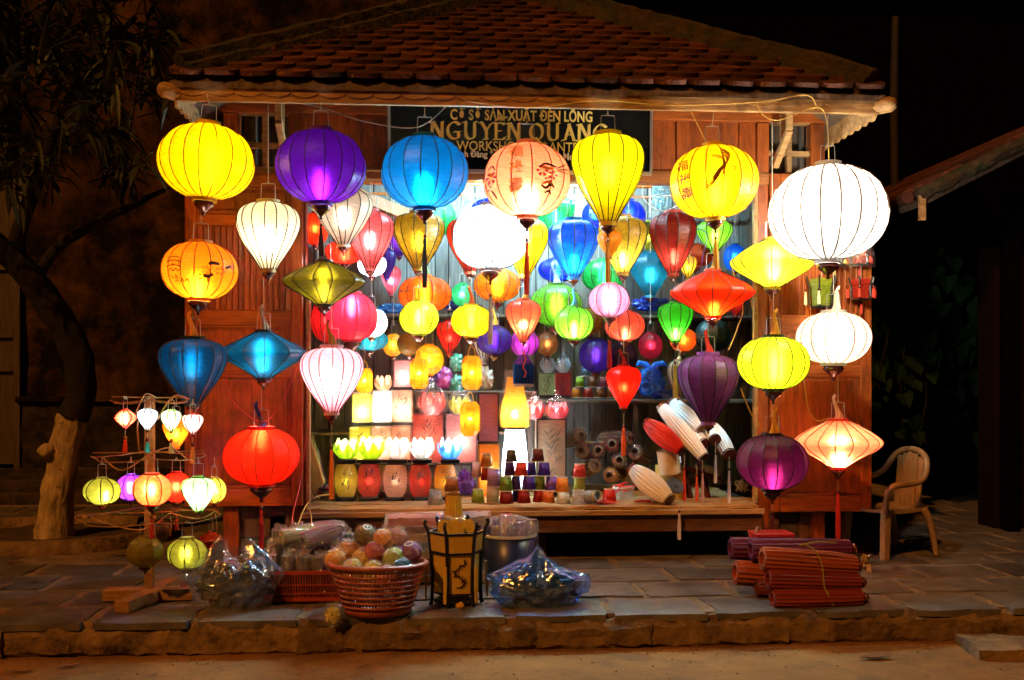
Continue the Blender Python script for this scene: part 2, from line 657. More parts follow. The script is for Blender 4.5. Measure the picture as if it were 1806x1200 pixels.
dl = leaf_poly(.12, .035).mesh('dead_leaf', LEAF_DRY)
for (px_, py_, z_, a, s_, lab) in ((1545, 1163, ZS, .1, 1.5, 'long dead leaf on the street below the lantern bundle'), (125, 1178, ZS, .3, 1.0, 'dead leaf on the street at the left, larger of two'),
                                   (38, 1188, ZS, .2, .9, 'dead leaf on the street at the lower left corner'), (275, 1190, ZS, 1.2, .5, 'tiny dead leaf on the street below the lantern stand'),
                                   (640, 1178, ZS, .2, .6, 'small dead leaf on the street below the round basket'), (25, 995, .004, .2, 1.1, 'dead leaf on the paving left of the tree bed'),
                                   (62, 1028, .006, 2.4, .8, 'dead leaf on the paving near the left edge'), (10, 1036, .006, 1.0, .9, 'curled dead leaf on the paving at the left edge'),
                                   (210, 982, .006, .5, 1.0, 'dead leaf on the paving below the tree bed rim')):
    p = on_z(px_, py_, z_)
    o = link('dead_leaf', dl, None, p + Vector((0, 0, .006)), (0, rnd.uniform(-.2, .2), a))
    o.scale = (s_, s_, s_)
    tag(o, lab, 'leaf', 'dead leaves on the ground')

# ================================================================== BOOTH
YE = -.78
EL, ER, ZE = -1.60, 2.73, 2.965
XM = (EL + ER) / 2
RUN = (ER - EL) / 2
RISE = 1.34
AL = math.atan2(RISE, RUN)
BL, BR = -1.45, 2.64          # body
XO0, XO1 = at(541, 600, 0).x, at(1333, 600, 0).x      # opening
ZC = .36                       # counter top
ZL = at(900, 322, 0).z         # underside of the lintel
YB = 1.30                      # back wall of the stall
booth = thing('lantern_booth', 'red-brown timber market booth with hipped tile roof, open front and counter full of lanterns', 'booth')


def part(name, m, material=WOOD, parent=None, bevel=.004, smooth=False):
    return m.build(name, material, parent or booth, smooth, bevel)


# posts
for (x0, x1, mt) in ((XO0 - .10, XO0, WOOD), (XO1, XO1 + .085, WOOD), (BL, BL + .1, WOOD), (BR - .1, BR, WOOD)):
    part('post', MB().bx(x0, x1, -.03, .07, .02, 2.98), mt)
part('post', MB().bx(XO1 - .028, XO1 - .002, -.055, -.004, ZC, ZL), WOOD_PALE)
part('post', MB().bx(XO0 + .002, XO0 + .028, -.055, -.004, ZC - .05, ZL - .6), WOOD_RAW)
for x in (BL, BR - .1):
    part('post', MB().bx(x, x + .1, 2.6, 2.7, 0, 2.98), WOOD)
for x in (XO1 + .05, XO1 + .3, XO0 - .25, .6):
    part('foot_post', MB().bx(x, x + .11, .02 if x < 2 else -.02, .13, -.012, .30), BEAM)
# lintel and the panelled wall above
part('lintel', MB().bx(XO0 - .1, XO1 + .085, -.045, .05, ZL, ZL + .085), LINTEL)
part('lintel_moulding', MB().bx(XO0 - .1, XO1 + .085, -.062, -.047, ZL + .052, ZL + .070), LINTEL)
fx = XO0 - .098
while fx < XO1 + .06:
    part('wall_panel', MB().bx(fx, min(fx + .435, XO1 + .08), .005, .03, ZL + .088, 3.10), WOOD)
    part('wall_batten', MB().bx(fx - .02, fx + .02, -.012, .004, ZL + .088, 3.0), WOOD)
    fx += .438
part('top_beam', MB().bx(BL - .02, BR + .02, -.04, .07, 2.985, 3.09), WOOD_H)
# side bays with transom lattices
for (x0, x1) in ((BL + .1, XO0 - .10), (XO1 + .085, BR - .1)):
    part('wall_panel', MB().bx(x0 + .001, x1 - .001, .02, .05, .15, ZL + .06), WOOD_DARK)
    z0, z1 = ZL + .065, ZL + .46
    part('transom_rail', MB().bx(x0, x1, -.02, .045, z1 - .03, z1 + .012), WOOD_PALE)
    part('transom_rail', MB().bx(x0, x1, -.02, .045, z0 - .03, z0 + .012), WOOD_PALE)
    part('transom_rail', MB().bx(x0, x1, -.014, .035, (z0 + z1) / 2 - .055, (z0 + z1) / 2 - .020), WOOD_PALE)
    n = max(2, round((x1 - x0) / .20))
    for i in range(1, n):
        xx = x0 + (x1 - x0) * i / n
        part('transom_bar', MB().bx(xx - .018, xx + .018, -.018, .030, z0 + .013, z1 - .031), WOOD_PALE)
    part('transom_back', MB().bx(x0, x1, .14, .16, z0 - .1, z1 + .25), WOOD_DARK)
# bracket boards that carry the eave
for xx in (XO0 - .135, XO1 + .125):
    zt = ZL + .55
    part('eave_bracket', MB().bx(xx - .022, xx + .022, -.33, -.03, zt - .01, zt + .03), WOOD_PALE)
    part('eave_bracket', MB().bx(xx - .022, xx + .022, -.33, -.30, zt - .24, zt - .012), WOOD_PALE)
    part('eave_bracket', MB().bar((xx, -.315, zt - .24), (xx, -.03, zt - .42), .044, .045), WOOD_PALE)
    part('eave_bracket', MB().bx(xx - .016, xx + .016, -.19, -.17, zt - .32, zt - .012), WOOD_PALE)
# floor and counter
cb = MB()
part('floor_deck', MB().bx(XO0 - .1, XO1 + .08, .0, 2.6, ZC - .09, ZC - .024), WOOD_DARK)
yy = -.14
for i in range(6):
    me = rough_block(XO0 + .0, XO1 - .01, yy, yy + .235, ZC - .024, ZC + rnd.uniform(-.003, 0), 30 + i, amp=.005 if i else .010, step=.08, name='counter_plank')
    me.materials.append(WOOD_PALE)
    link('counter_plank', me, booth)
    yy += .24
part('counter_edge', MB().bx(XO0 - .02, XO1 + .01, -.165, -.142, ZC - .058, ZC - .022), WOOD_RAW)
part('counter_beam', MB().bx(XO0 - .02, XO1 + .01, -.13, -.05, ZC - .175, ZC - .06), BEAM)
part('floor_beam', MB().bx(BL, BR, 1.0, 1.1, ZC - .2, ZC - .092), WOOD_H)
part('base_skirt', MB().bx(BL, BR, 2.55, 2.58, -.01, .3), WOOD_DARK)
# back wall planks, side walls, ceiling
px_ = XO0 - .35
while px_ < XO1 + .35:
    wd = rnd.uniform(.10, .135)
    part('wall_plank', MB().bx(px_ + .003, px_ + wd - .003, YB + rnd.uniform(0, .006), YB + .03, ZC - .02, 3.05), BACKWALL, bevel=.004)
    px_ += wd
for (x0, x1) in ((XO0 - .37, XO0 - .345), (XO1 + .345, XO1 + .37)):
    yy = .07
    while yy < YB:
        part('wall_plank', MB().bx(x0, x1, yy, yy + .148, ZC - .02, 3.05), WOOD_DARK)
        yy += .15
part('ceiling', MB().bx(XO0 - .37, XO1 + .37, .03, YB, 3.06, 3.08), WOOD_DARK)
for x in (XO0 + .35, XM, XO1 - .35):
    part('rafter', MB().bar((x, .05, 2.62), (x + .02, YB, 2.98), .07, .10), LINTEL)
part('rafter', MB().bar((XO0 - .05, .35, 2.66), (XO0 + .75, .9, 2.42), .06, .09), LINTEL)
part('hanging_rail', MB().tube([(XO0 - .3, .12, 2.60), (XO1 + .3, .12, 2.60)], .012), WOOD_H)
part('hanging_rail', MB().tube([(XO0 - .3, .45, 2.62), (XO1 + .3, .45, 2.62)], .012), WOOD_H)
part('hanging_rail', MB().tube([(XO0 - .3, .85, 2.62), (XO1 + .3, .85, 2.62)], .012), WOOD_H)
zs1, zs2 = at(900, 556, .98).z, at(1100, 706, .85).z
part('shelf', MB().bx(XO0 - .34, XO1 + .34, .92, YB - .002, zs1 - .022, zs1), WOOD_DARK)
xs = at(935, 700, .85).x
part('shelf', MB().bx(xs, XO1 + .34, .80, YB - .002, zs2 - .024, zs2), WOOD_DARK)
part('shelf', MB().bx(XO0 - .34, xs - .15, .80, YB - .002, zs2 - .26, zs2 - .236), WOOD_DARK)
part('shelf_post', MB().bx(xs - .02, xs + .02, .81, .85, ZC, zs1 - .023), WOOD_DARK)
xs2 = at(1120, 700, .85).x
part('shelf_post', MB().bx(xs2 - .02, xs2 + .02, .81, .85, ZC, zs2 - .025), WOOD_DARK)
for x in (XO0 + .1, XM - .4, XM + .5, XO1 - .1):
    part('shelf_bracket', MB().bx(x - .014, x + .014, .95, YB, zs1 - .14, zs1 - .023), WOOD_DARK)

# fluorescent tube fixed behind the lintel
lamp = thing('fluorescent_lamp', 'cool white fluorescent tube fixed under the booth ceiling behind the lintel', 'lamp', (XM + .1, .30, 2.78))
MB().bx(-.66, .66, -.03, .03, .012, .05).build('fixture', mat('lamp_white_paint', (.7, .7, .7), rough=.5), lamp, bevel=.004)
MB().tube([(-.60, 0, -.012), (.60, 0, -.012)], .013, 10).build('tube', None, lamp, smooth=True)
_tube = bpy.data.objects['tube']
for sx_ in (-1, 1):
    MB().bx(sx_ * .615 - .012, sx_ * .615 + .012, -.014, .014, -.028, .011).build('tube_holder', MATS['lamp_white_paint'], lamp)
_tube.data.materials.append(glow(340, (.42, .82, 1.0), 2 * math.pi * .013 * 1.2))

# open door leaves at both sides


def door(x0, x1, zt, zb, y, rails, slat_ix):
    th = .035
    d = MB()
    leaf = part('door', MB().bx(x0 + .07, x1 - .07, y + .012, y + .022, zb + .05, zt - .05), WOOD)
    for (a, b) in ((x0, x0 + .075), (x1 - .075, x1)):
        part('stile', MB().bx(a, b, y, y + th, zb, zt), WOOD, leaf)
    for (za, zb_) in rails:
        part('rail', MB().bx(x0 + .076, x1 - .076, y + .001, y + th - .001, za, zb_), WOOD_H, leaf)
    # gaps between rails: slats or raised panel
    for i in range(len(rails) - 1):
        top, bot = rails[i][0], rails[i + 1][1]
        if i in slat_ix:
            n = int((x1 - x0 - .152) / .038)
            wv = (x1 - x0 - .152) / n
            for k in range(n):
                xa = x0 + .076 + k * wv
                me = MB().bx(-wv / 2 + .003, wv / 2 - .003, -.006, .006, bot + .002, top - .002)
                o = part('slat', me, WOOD, leaf, bevel=.002)
                o.location = (xa + wv / 2, y + .006, 0)
                o.rotation_euler = (0, 0, R(22))
        else:
            part('panel', MB().bx(x0 + .11, x1 - .11, y + .004, y + .0115, bot + .035, top - .035), WOOD, leaf, bevel=.008)
            for za in (bot + .001, top - .016):
                part('panel_moulding', MB().bx(x0 + .077, x1 - .077, y + .003, y + .010, za, za + .015), WOOD_H, leaf)
    return leaf


def zof(px, py, y=-.06):
    return at(px, py, y).z


xl0, xl1 = at(326, 600, -.07).x, at(534, 600, -.07).x
door(xl0, xl1, zof(430, 305), zof(430, 893), -.075,
     [(zof(430, 332), zof(430, 305)), (zof(430, 400), zof(430, 380)), (zof(430, 575), zof(430, 548)), (zof(430, 662), zof(430, 640)), (zof(430, 893), zof(430, 862))], {1})
xr0, xr1 = at(1358, 600, -.07).x, at(1537, 600, -.07).x
door(xr0, xr1, zof(1450, 308), zof(1450, 903), -.075,
     [(zof(1450, 340), zof(1450, 308)), (zof(1450, 420), zof(1450, 402)), (zof(1450, 582), zof(1450, 556)), (zof(1450, 662), zof(1450, 644)), (zof(1450, 903), zof(1450, 876))], {1})

# ------------------------------------------------------------------ roof
ap = Vector((XM, YE + RUN, ZE + RISE))
rp = [(EL, YE, ZE), (ER, YE, ZE), (ER, YE + 2 * RUN, ZE), (EL, YE + 2 * RUN, ZE), tuple(ap)]
rm = MB()
up_ = .0
rm.add(rp + [(x_, y_, z_ - .035) for x_, y_, z_ in rp[:4]] + [tuple(ap - Vector((0, 0, .035)))],
       [(0, 1, 4), (1, 2, 4), (2, 3, 4), (3, 0, 4), (6, 5, 9), (7, 6, 9), (8, 7, 9), (5, 8, 9), (1, 0, 5, 6), (2, 1, 6, 7), (3, 2, 7, 8), (0, 3, 8, 5)])
roof = rm.build('roof', WOOD_DARK, booth)
TW, TE, TL = .208, .158, .30


def tile_mesh():
    out = [(-TW / 2 + .004, TL), (-TW / 2 + .004, .045)]
    n = 9
    for i in range(n + 1):
        t = -1 + 2 * i / n
        out.append((t * (TW / 2 - .004), .045 - .095 * math.sqrt(max(0, 1 - t * t * .999))))
    out += [(TW / 2 - .004, .045), (TW / 2 - .004, TL)]
    seen, pts = set(), []
    for p in out:
        kx = (round(p[0], 4), round(p[1], 4))
        if kx not in seen:
            seen.add(kx)
            pts.append(p)
    n = len(pts)
    vs = [(x_, y_, -.018 - .6 * x_ * x_) for x_, y_ in pts] + [(x_, y_, .010 - .6 * x_ * x_) for x_, y_ in pts]
    fs = [tuple(range(n)), tuple(range(2 * n - 1, n - 1, -1))] + [((i + 1) % n, i, n + i, n + (i + 1) % n) for i in range(n)]
    fs = [tuple(reversed(f)) for f in fs]
    m = MB()
    m.add(vs, fs)
    return m.mesh('tile', TILE)


tme = tile_mesh()
slope_len = math.hypot(RUN, RISE)
stuff = MB()
tv = [v.co.copy() for v in tme.vertices]
tf = [tuple(p.vertices) for p in tme.polygons]
for i in range(int(slope_len / TE) + 1):
    s_ = i * TE + .035
    run_ = max(0, s_ * math.cos(AL))
    xl, xr = EL + run_, ER - run_
    n = int((xr - xl) / TW) + 2
    for j in range(-n, n + 1):
        x = XM + (j + (.5 if i % 2 else 0)) * TW
        if x < xl + .02 or x > xr - .02:
            continue
        loc = Vector((x + rnd.uniform(-.004, .004), YE + s_ * math.cos(AL), ZE + s_ * math.sin(AL))) + Vector((0, -math.sin(AL), math.cos(AL))) * .055
        rot = (AL - R(7.0) + rnd.uniform(-.015, .02), rnd.uniform(-.03, .03), rnd.uniform(-.025, .025))
        link('tile', tme, roof, loc, rot)
        for q in (1, 2, 3) if xl + .2 < x < xr - .2 else ():     # the three slopes that face away
            M = Matrix.Translation((XM, YE + RUN, 0)) @ Matrix.Rotation(q * math.pi / 2, 4, 'Z') @ Matrix.Translation((-XM, -YE - RUN, 0)) @ Matrix.Translation(loc) @ Matrix.Rotation(rot[0], 4, 'X')
            stuff.add([M @ v for v in tv], tf)
o = stuff.build('tile_field', TILE, roof)
o['kind'] = 'stuff'
# hip ridges
for (cx_, cy_) in ((EL, YE), (ER, YE), (ER, YE + 2 * RUN), (EL, YE + 2 * RUN)):
    a = Vector((cx_, cy_, ZE)) + (Vector((XM, YE + RUN, 0)) - Vector((cx_, cy_, 0))) * .03 + Vector((0, 0, .085))
    b = ap + Vector((0, 0, .10))
    m = MB()
    n = 46
    d = (b - a).normalized()
    sd_ = d.cross(UP).normalized()
    u_ = sd_.cross(d).normalized()
    prof = [(-.10, -.08), (-.085, .015), (-.055, .03), (-.05, .085), (0, .105), (.05, .085), (.055, .03), (.085, .015), (.10, -.08)]
    vs, fs = [], []
    for i in range(n + 1):
        p = a + (b - a) * (i / n)
        for (pu, pw) in prof:
            q = p + sd_ * pu + u_ * pw
            vs.append(q + noise.noise_vector(q * 11) * .016 + noise.noise_vector(q * 29) * .008)
    K = len(prof)
    for i in range(n):
        for j in range(K - 1):
            fs.append((i * K + j, i * K + j + 1, (i + 1) * K + j + 1, (i + 1) * K + j))
    fs.append(tuple(range(K)))
    fs.append(tuple(n * K + j for j in range(K - 1, -1, -1)))
    m.add(vs, fs)
    m.build('hip_ridge', MORTAR, roof, smooth=False)
# corner timber ends (round butt of the hip rafter)
for (cx_, sx_) in ((EL, -1), (ER, 1)):
    c = Vector((cx_ + sx_ * .005, YE + .02, ZE - .055))
    m = MB()
    m.lathe([(.046, -.16), (.050, -.02), (.047, .035), (.034, .060), (.012, .070)], 14, c, (sx_ * .75, -.6, .02))
    m.build('hip_rafter_end', WOOD_RAW, roof, smooth=True)


def scalloped(L_, h, pitch, th, dep):
    """board along x from 0..L, hanging scallops at the lower edge"""
    pts = [(0, 0), (L_, 0)]
    n = max(1, round(L_ / pitch))
    w_ = L_ / n
    for i in range(n - 1, -1, -1):
        for t in (1, .93, .8, .65, .5, .35, .2, .07):
            x = (i + t) * w_
            z = -h + dep * (1 - math.sin(math.pi * t) ** .55)
            pts.append((x, z))
    pts.append((0, -h + dep))
    return pts


fb = MB().bx(EL + .03, ER - .03, YE + .022, YE + .055, ZE - .108, ZE - .005)
part('fascia', fb, WOOD_PALE, roof)
m = MB().prism(scalloped(ER - EL - .1, .072, .165, .02, .028), 0, .007, Matrix.Translation((EL + .05, YE + .014, ZE - .006)))
part('scalloped_trim', m, WOOD_PALE, roof, bevel=0)
for (cx_, s_) in ((EL + .03, 1), (ER - .03, -1)):
    M = Matrix.Translation((cx_ - .009, YE + .05, ZE - .006)) @ Matrix.Rotation(R(90), 4, 'Z')
    m = MB().prism(scalloped(2 * RUN - .1, .13, .11, .02, .035), -.009, .009, M)
    part('scalloped_trim', m, WOOD_PALE, roof, bevel=0)
for i in range(9):
    x = EL + .25 + i * (ER - EL - .5) / 8
    m = MB().bar((x, YE + .08, ZE - .06 + .05), (x, .0, ZE - .06 + .05 + .7 * math.tan(AL) * .98), .045, .06)
    part('rafter_tail', m, WOOD_PALE, roof)

# ================================================================== SIGN
sx0, sx1 = at(688, 250, -.10).x, at(1146, 250, -.10).x
sz0, sz1 = at(910, 300, -.10).z, at(910, 186, -.10).z
sign = thing('shop_sign', 'black shop sign with gold lettering under the eave', 'sign', ((sx0 + sx1) / 2, -.10, sz0), rot=(R(3), 0, 0))
SWD, SHT = sx1 - sx0, sz1 - sz0
MB().bx(-SWD / 2, SWD / 2, 0, .02, 0, SHT).build('board', mat('sign_black', (.006, .007, .008), rough=.12, spec=.35), sign)
for s_ in (-1, 1):
    MB().bx(s_ * (SWD / 2 + .006) - .009, s_ * (SWD / 2 + .006) + .009, -.012, .022, -.01, SHT + .01).build('frame_bar', mat('sign_metal', (.45, .45, .47), rough=.3, metal=.8), sign)
MB().bx(-SWD / 2 - .01, SWD / 2 + .01, -.008, .022, -.022, -.001).build('frame_bar', MATS['sign_metal'], sign)
GOLD = mat('gold_letter', (.92, .74, .22), (.85, .62, .14), rough=.45, scale=4)
WHITEL = mat('white_letter', (.85, .80, .62), rough=.5)


def text_mesh(s, size, bold=0.0, align='LEFT'):
    cu = bpy.data.curves.new('txt', 'FONT')
    cu.body = s
    cu.size = size
    cu.offset = bold
    cu.resolution_u = 3
    cu.align_x = align
    o_ = bpy.data.objects.new('txt', cu)
    COL.objects.link(o_)
    dg = bpy.context.evaluated_depsgraph_get()
    dg.update()
    ev = o_.evaluated_get(dg)
    me_ = bpy.data.meshes.new_from_object(ev)
    bpy.data.objects.remove(o_)
    return me_


def sign_text(s, px0, px1, py0, py1, material, bold=.0):
    """flat lettering filling that rectangle of the sign"""
    me_ = text_mesh(s, .1, bold)
    xs_ = [v.co.x for v in me_.vertices]
    ys_ = [v.co.y for v in me_.vertices]
    a, b = at(px0, py1, -.10), at(px1, py0, -.10)
    kx = (b.x - a.x) / (max(xs_) - min(xs_))
    kz = (b.z - a.z) / (max(ys_) - min(ys_))
    for v in me_.vertices:
        v.co = Vector((a.x + (v.co.x - min(xs_)) * kx - (sx0 + sx1) / 2, -.004, a.z - sz0 + (v.co.y - min(ys_)) * kz))
    me_.materials.clear()
    me_.materials.append(material)
    link('lettering', me_, sign)


sign_text('CƠ SỞ SẢN XUẤT ĐÈN LỒNG', 794, 1044, 188, 213, GOLD, .003)
sign_text('WORKSHOP OF LANTERN', 805, 1046, 253, 266, GOLD, .001)
sign_text('nh Đàng * T', 812, 882, 267, 281, WHITEL, .003)
sign_text('- Mo', 984, 1012, 270, 283, WHITEL, .003)

# the large line is drawn with a broad pen
GL = {'N': ([[(0, 0), (.02, 1), (.0, 1.02)], [(-.08, .98), (.08, 1), (.55, .02)], [(.56, -.02), (.56, 1), (.66, 1.04)], [(-.1, .0), (.12, .0)]], .72),
      'G': ([[(.66, .86), (.5, 1), (.28, .98), (.06, .72), (.04, .4), (.18, .08), (.42, 0), (.62, .1), (.62, .42)], [(.42, .42), (.76, .44)]], .84),
      'U': ([[(-.08, 1), (.06, 1), (.06, .35), (.16, .06), (.34, .0), (.52, .1), (.56, .34), (.56, 1), (.66, 1.02)]], .78),
      'Y': ([[(-.06, 1.02), (.06, .98), (.3, .5), (.3, 0)], [(.3, .5), (.54, .92), (.66, 1.04)], [(.18, 0), (.42, 0)]], .68),
      'Ê': ([[(.05, 0), (.05, 1)], [(-.06, 1), (.44, 1), (.5, .88)], [(.05, .52), (.36, .52)], [(-.06, 0), (.46, .0), (.54, .16)], [(.06, 1.16), (.22, 1.36), (.38, 1.16)], [(.44, 1.3), (.5, 1.36), (.56, 1.3), (.62, 1.36)]], .64),
      'Q': ([[(.36, 1), (.12, .84), (.04, .5), (.12, .16), (.36, 0), (.62, .16), (.7, .5), (.62, .84), (.36, 1)], [(.3, .12), (.5, -.12), (.78, -.28), (.9, -.22)]], .86),
      'A': ([[(-.06, 0), (.1, .04), (.34, 1)], [(.30, 1), (.6, .02), (.72, 0)], [(.16, .36), (.48, .36)]], .76)}
big = MB()
cx_ = 0.0
WORD = 'NGUYÊN QUANG'
for ch in WORD:
    if ch == ' ':
        cx_ += .34
        continue
    st, adv = GL[ch]
    for s_ in st:
        pts = catmull([(x_ + cx_, y_, 0) for x_, y_ in s_], 5) if len(s_) > 3 else [Vector((x_ + cx_, y_, 0)) for x_, y_ in s_]
        nib = Vector((math.cos(.45), math.sin(.45), 0)) * .095
        for i in range(len(pts) - 1):
            a, b = pts[i], pts[i + 1]
            big.add([a - nib, a + nib, b + nib, b - nib], [(0, 1, 2, 3)])
            nb = Vector((-nib.y, nib.x, 0)) * .3
            big.add([a - nib - nb, a + nib - nb, a + nib + nb, a - nib + nb], [(0, 1, 2, 3)])
    cx_ += adv + .12
cx_ -= .12
a, b = at(762, 245, -.10), at(1073, 222, -.10)
kx, kz = (b.x - a.x) / cx_, (b.z - a.z)
big.v = [(a.x + v[0] * kx - (sx0 + sx1) / 2, -.004 - .00002 * i, a.z - sz0 + v[1] * kz) for i, v in enumerate(big.v)]
big.v = [(v[0], -.004 - .0003 * ((i // 4) % 7), v[2]) for i, v in enumerate(big.v)]
big.build('lettering', GOLD, sign)

# ================================================================== TREE, HOUSES, VINES
tree = thing('whitewashed_tree', 'leaning dark tree with whitewashed lower trunk beside the lantern stand', 'tree', on_z(98, 957, 0))
T0 = tree.location.copy()


def tp_(px, py, Y):
    return at(px, py, Y) - T0


YT = T0.y


def gnarl(path, radii, seg, seed, amp):
    P = catmull([tuple(p) for p in path], 6)
    rr = []
    for i in range(len(P)):
        t = i / (len(P) - 1) * (len(radii) - 1)
        k_ = min(int(t), len(radii) - 2)
        rr.append(radii[k_] + (radii[k_ + 1] - radii[k_]) * (t - k_))
    m = MB().tube(P, rr, seg)
    m.v = [tuple(Vector(v) + noise.noise_vector(Vector(v) * 9 + Vector((seed, 0, 0))) * amp + noise.noise_vector(Vector(v) * 24) * amp * .5) for v in m.v]
    return m


low = [tp_(96, 965, YT), tp_(99, 900, YT), tp_(108, 830, YT), tp_(118, 780, YT), tp_(128, 734, YT)]
gnarl(low, [.150, .122, .108, .110, .112], 20, 1, .022).build('lower_trunk', WHITEWASH, tree, smooth=True)
kb = MB().lathe([(.02, -.06), (.055, -.03), (.065, 0), (.05, .035), (.015, .05)], 12, tp_(82, 795, YT - .08))
kb.v = [tuple(Vector(v) + noise.noise_vector(Vector(v) * 20) * .015) for v in kb.v]
kb.build('burl', WHITEWASH, tree, smooth=True)
upp = [tp_(128, 737, YT), tp_(143, 690, YT), tp_(138, 630, YT - .02), tp_(112, 575, YT - .05), tp_(68, 510, YT - .1), tp_(20, 455, YT - .2), tp_(-70, 370, YT - .4), tp_(-150, 200, YT - .5)]
gnarl(upp, [.112, .105, .112, .108, .10, .09, .08, .06], 18, 2, .018).build('trunk', BARK, tree, smooth=True)
br = [tp_(60, 500, YT - .1), tp_(100, 440, YT - .12), tp_(170, 395, YT - .1), tp_(240, 360, YT - .05), tp_(300, 330, YT)]
gnarl(br, [.05, .038, .032, .024, .012], 12, 3, .012).build('branch', BARK, tree, smooth=True)
br = [tp_(20, 450, YT - .2), tp_(60, 330, YT - .3), tp_(110, 200, YT - .35), tp_(180, 90, YT - .4), tp_(240, 30, YT - .4)]
gnarl(br, [.06, .05, .04, .03, .015], 10, 4, .01).build('branch', BARK, tree, smooth=True)
br = [tp_(-70, 370, YT - .4), tp_(0, 200, YT - .5), tp_(60, 60, YT - .6), tp_(120, -60, YT - .6)]
gnarl(br, [.06, .05, .04, .03], 10, 5, .01).build('branch', BARK, tree, smooth=True)
lv = MB()
twg = MB()


def add_leaf(m, base, d, L_, W, droop):
    d = d.normalized()
    sd_ = d.cross(Vector((rnd.uniform(-.3, .3), rnd.uniform(-.3, .3), 1))).normalized()
    u_ = sd_.cross(d)
    vs = []
    n = 5
    for i in range(n + 1):
        t = i / n
        w_ = W * (math.sin(math.pi * (t * .94 + .05)) ** .9)
        p = base + d * (L_ * t) + Vector((0, 0, -droop * L_ * t * t))
        vs += [p - sd_ * w_ / 2 + u_ * w_ * .2, p, p + sd_ * w_ / 2 + u_ * w_ * .2]
    fs = []
    for i in range(n):
        a_ = i * 3
        fs += [(a_, a_ + 3, a_ + 4, a_ + 1), (a_ + 1, a_ + 4, a_ + 5, a_ + 2)]
    m.add(vs, fs)


for c in range(150):
    px_ = rnd.uniform(-120, 300)
    lim = 330 - max(0, px_ - 150) * .25
    py_ = rnd.uniform(-110, lim)
    if px_ > 235 and py_ > 190:
        continue
    Yc = YT - .4 + rnd.uniform(-.9, .7)
    base = tp_(px_, py_, Yc)
    axis = Vector((rnd.uniform(-.4, 1), rnd.uniform(-1, .3), rnd.uniform(-.5, .5))).normalized()
    twg.tube([base - axis * .35, base - axis * .1 + Vector((0, 0, .02)), base + axis * .12], [.008, .006, .004], 5)
    for k in range(rnd.randrange(7, 13)):
        b_ = base + axis * rnd.uniform(-.14, .13)
        dd = axis * rnd.uniform(.2, 1) + Vector((rnd.gauss(0, .6), rnd.gauss(0, .6), rnd.gauss(-.1, .5)))
        add_leaf(lv, b_, dd, rnd.uniform(.14, .27), rnd.uniform(.03, .05), rnd.uniform(.1, .7))
twg.build('twig', BARK, tree)
lv.build('crown', LEAF, tree)

# raised bed round the tree
bed = thing('tree_bed', 'low curved stone rim of the planting bed round the leaning tree', 'planter', (T0.x - .1, T0.y + .18, 0))
vs, fs = [], []
n = 40
for i in range(n):
    a_ = 2 * math.pi * i / n
    for (rr, zz) in ((.80, -.02), (.80, .085), (.70, .09), (.69, -.02)):
        q = Vector((rr * math.cos(a_) * 1.12, rr * math.sin(a_) * .92, zz))
        vs.append(q + noise.noise_vector(q * 8) * .014)
for i in range(n):
    for j in range(3):
        fs.append((i * 4 + j, ((i + 1) % n) * 4 + j, ((i + 1) % n) * 4 + j + 1, i * 4 + j + 1))
MB().add(vs, [tuple(reversed(f)) for f in fs]).build('rim', KERB, bed, smooth=True)
so = MB().lathe([(.74, 0), (.5, .035), (.2, .04), (.05, .045)], 24, (0, 0, .012))
so.v = [(v[0] * 1.1, v[1] * .9, v[2] + noise.noise(Vector(v) * 7) * .02) for v in so.v]
so.build('soil', SOIL, bed, smooth=True)

# old house wall on the left
YW = 3.75
old = thing('old_house', 'old house with stained patchy plaster wall behind the leaning tree', 'house', (-3.4, YW, 0))
x0, x1 = at(38, 500, YW).x + 3.4, 2.9
zb_ = at(150, 702, YW).z
n1, n2 = 40, 40
vs, fs = [], []
for i in range(n1 + 1):
    for j in range(n2 + 1):
        q = Vector((x0 + (x1 - x0) * i / n1, 0, zb_ + .02 + (6.4 - zb_) * j / n2))
        vs.append((q.x, noise.noise(q * 1.7) * .03 + noise.noise(q * 6) * .012, q.z))
for i in range(n1):
    for j in range(n2):
        a_ = i * (n2 + 1) + j
        fs.append((a_, a_ + n2 + 1, a_ + n2 + 2, a_ + 1))
MB().add(vs, fs).build('wall', PLASTER, old, smooth=True)
MB().bx(-3.5, x1, .05, .3, -.02, 6.4).build('wall_core', DARKWALL, old)
MB().bx(x0 - .02, x1, -.12, .04, zb_ - .045, zb_ + .018).build('ledge', PLASTER, old, bevel=.01)
pm = rough_block(x0, x1, -.07, .03, -.01, zb_ - .046, 5, amp=.02, step=.09, name='plinth')
pm.materials.append(mat('dark_plinth', (.06, .034, .016), (.015, .010, .006), rough=.95, scale=4, bump=.8, third=(.006, .005, .004), tscale=3, tlo=.45, thi=.6))
link('plinth', pm, old)
for i in range(3):
    MB().bx(-3.6, x1 - .2, -.5 + .14 * i, -.13 + .001 * i, -.02 + .11 * i * 0, .10 + .11 * i).build('step', MATS['dark_plinth'], old, bevel=.01)
dx0, dx1 = at(-60, 500, YW - .05).x + 3.4, at(36, 500, YW - .05).x + 3.4
dr = MB().bx(dx0, dx1 - .06, -.02, .02, .35, 3.2).build('door', WOOD_DARK, old)
MB().bx(dx1 - .06, dx1, -.07, .045, .3, 3.3).build('frame_post', WOOD_DARK, dr)
for py_ in (590, 650, 470):
    z_ = at(20, py_, YW - .1).z
    MB().bx(dx0, dx1 - .07, -.055, -.021, z_ - .03, z_ + .02).build('rail', WOOD_DARK, dr)

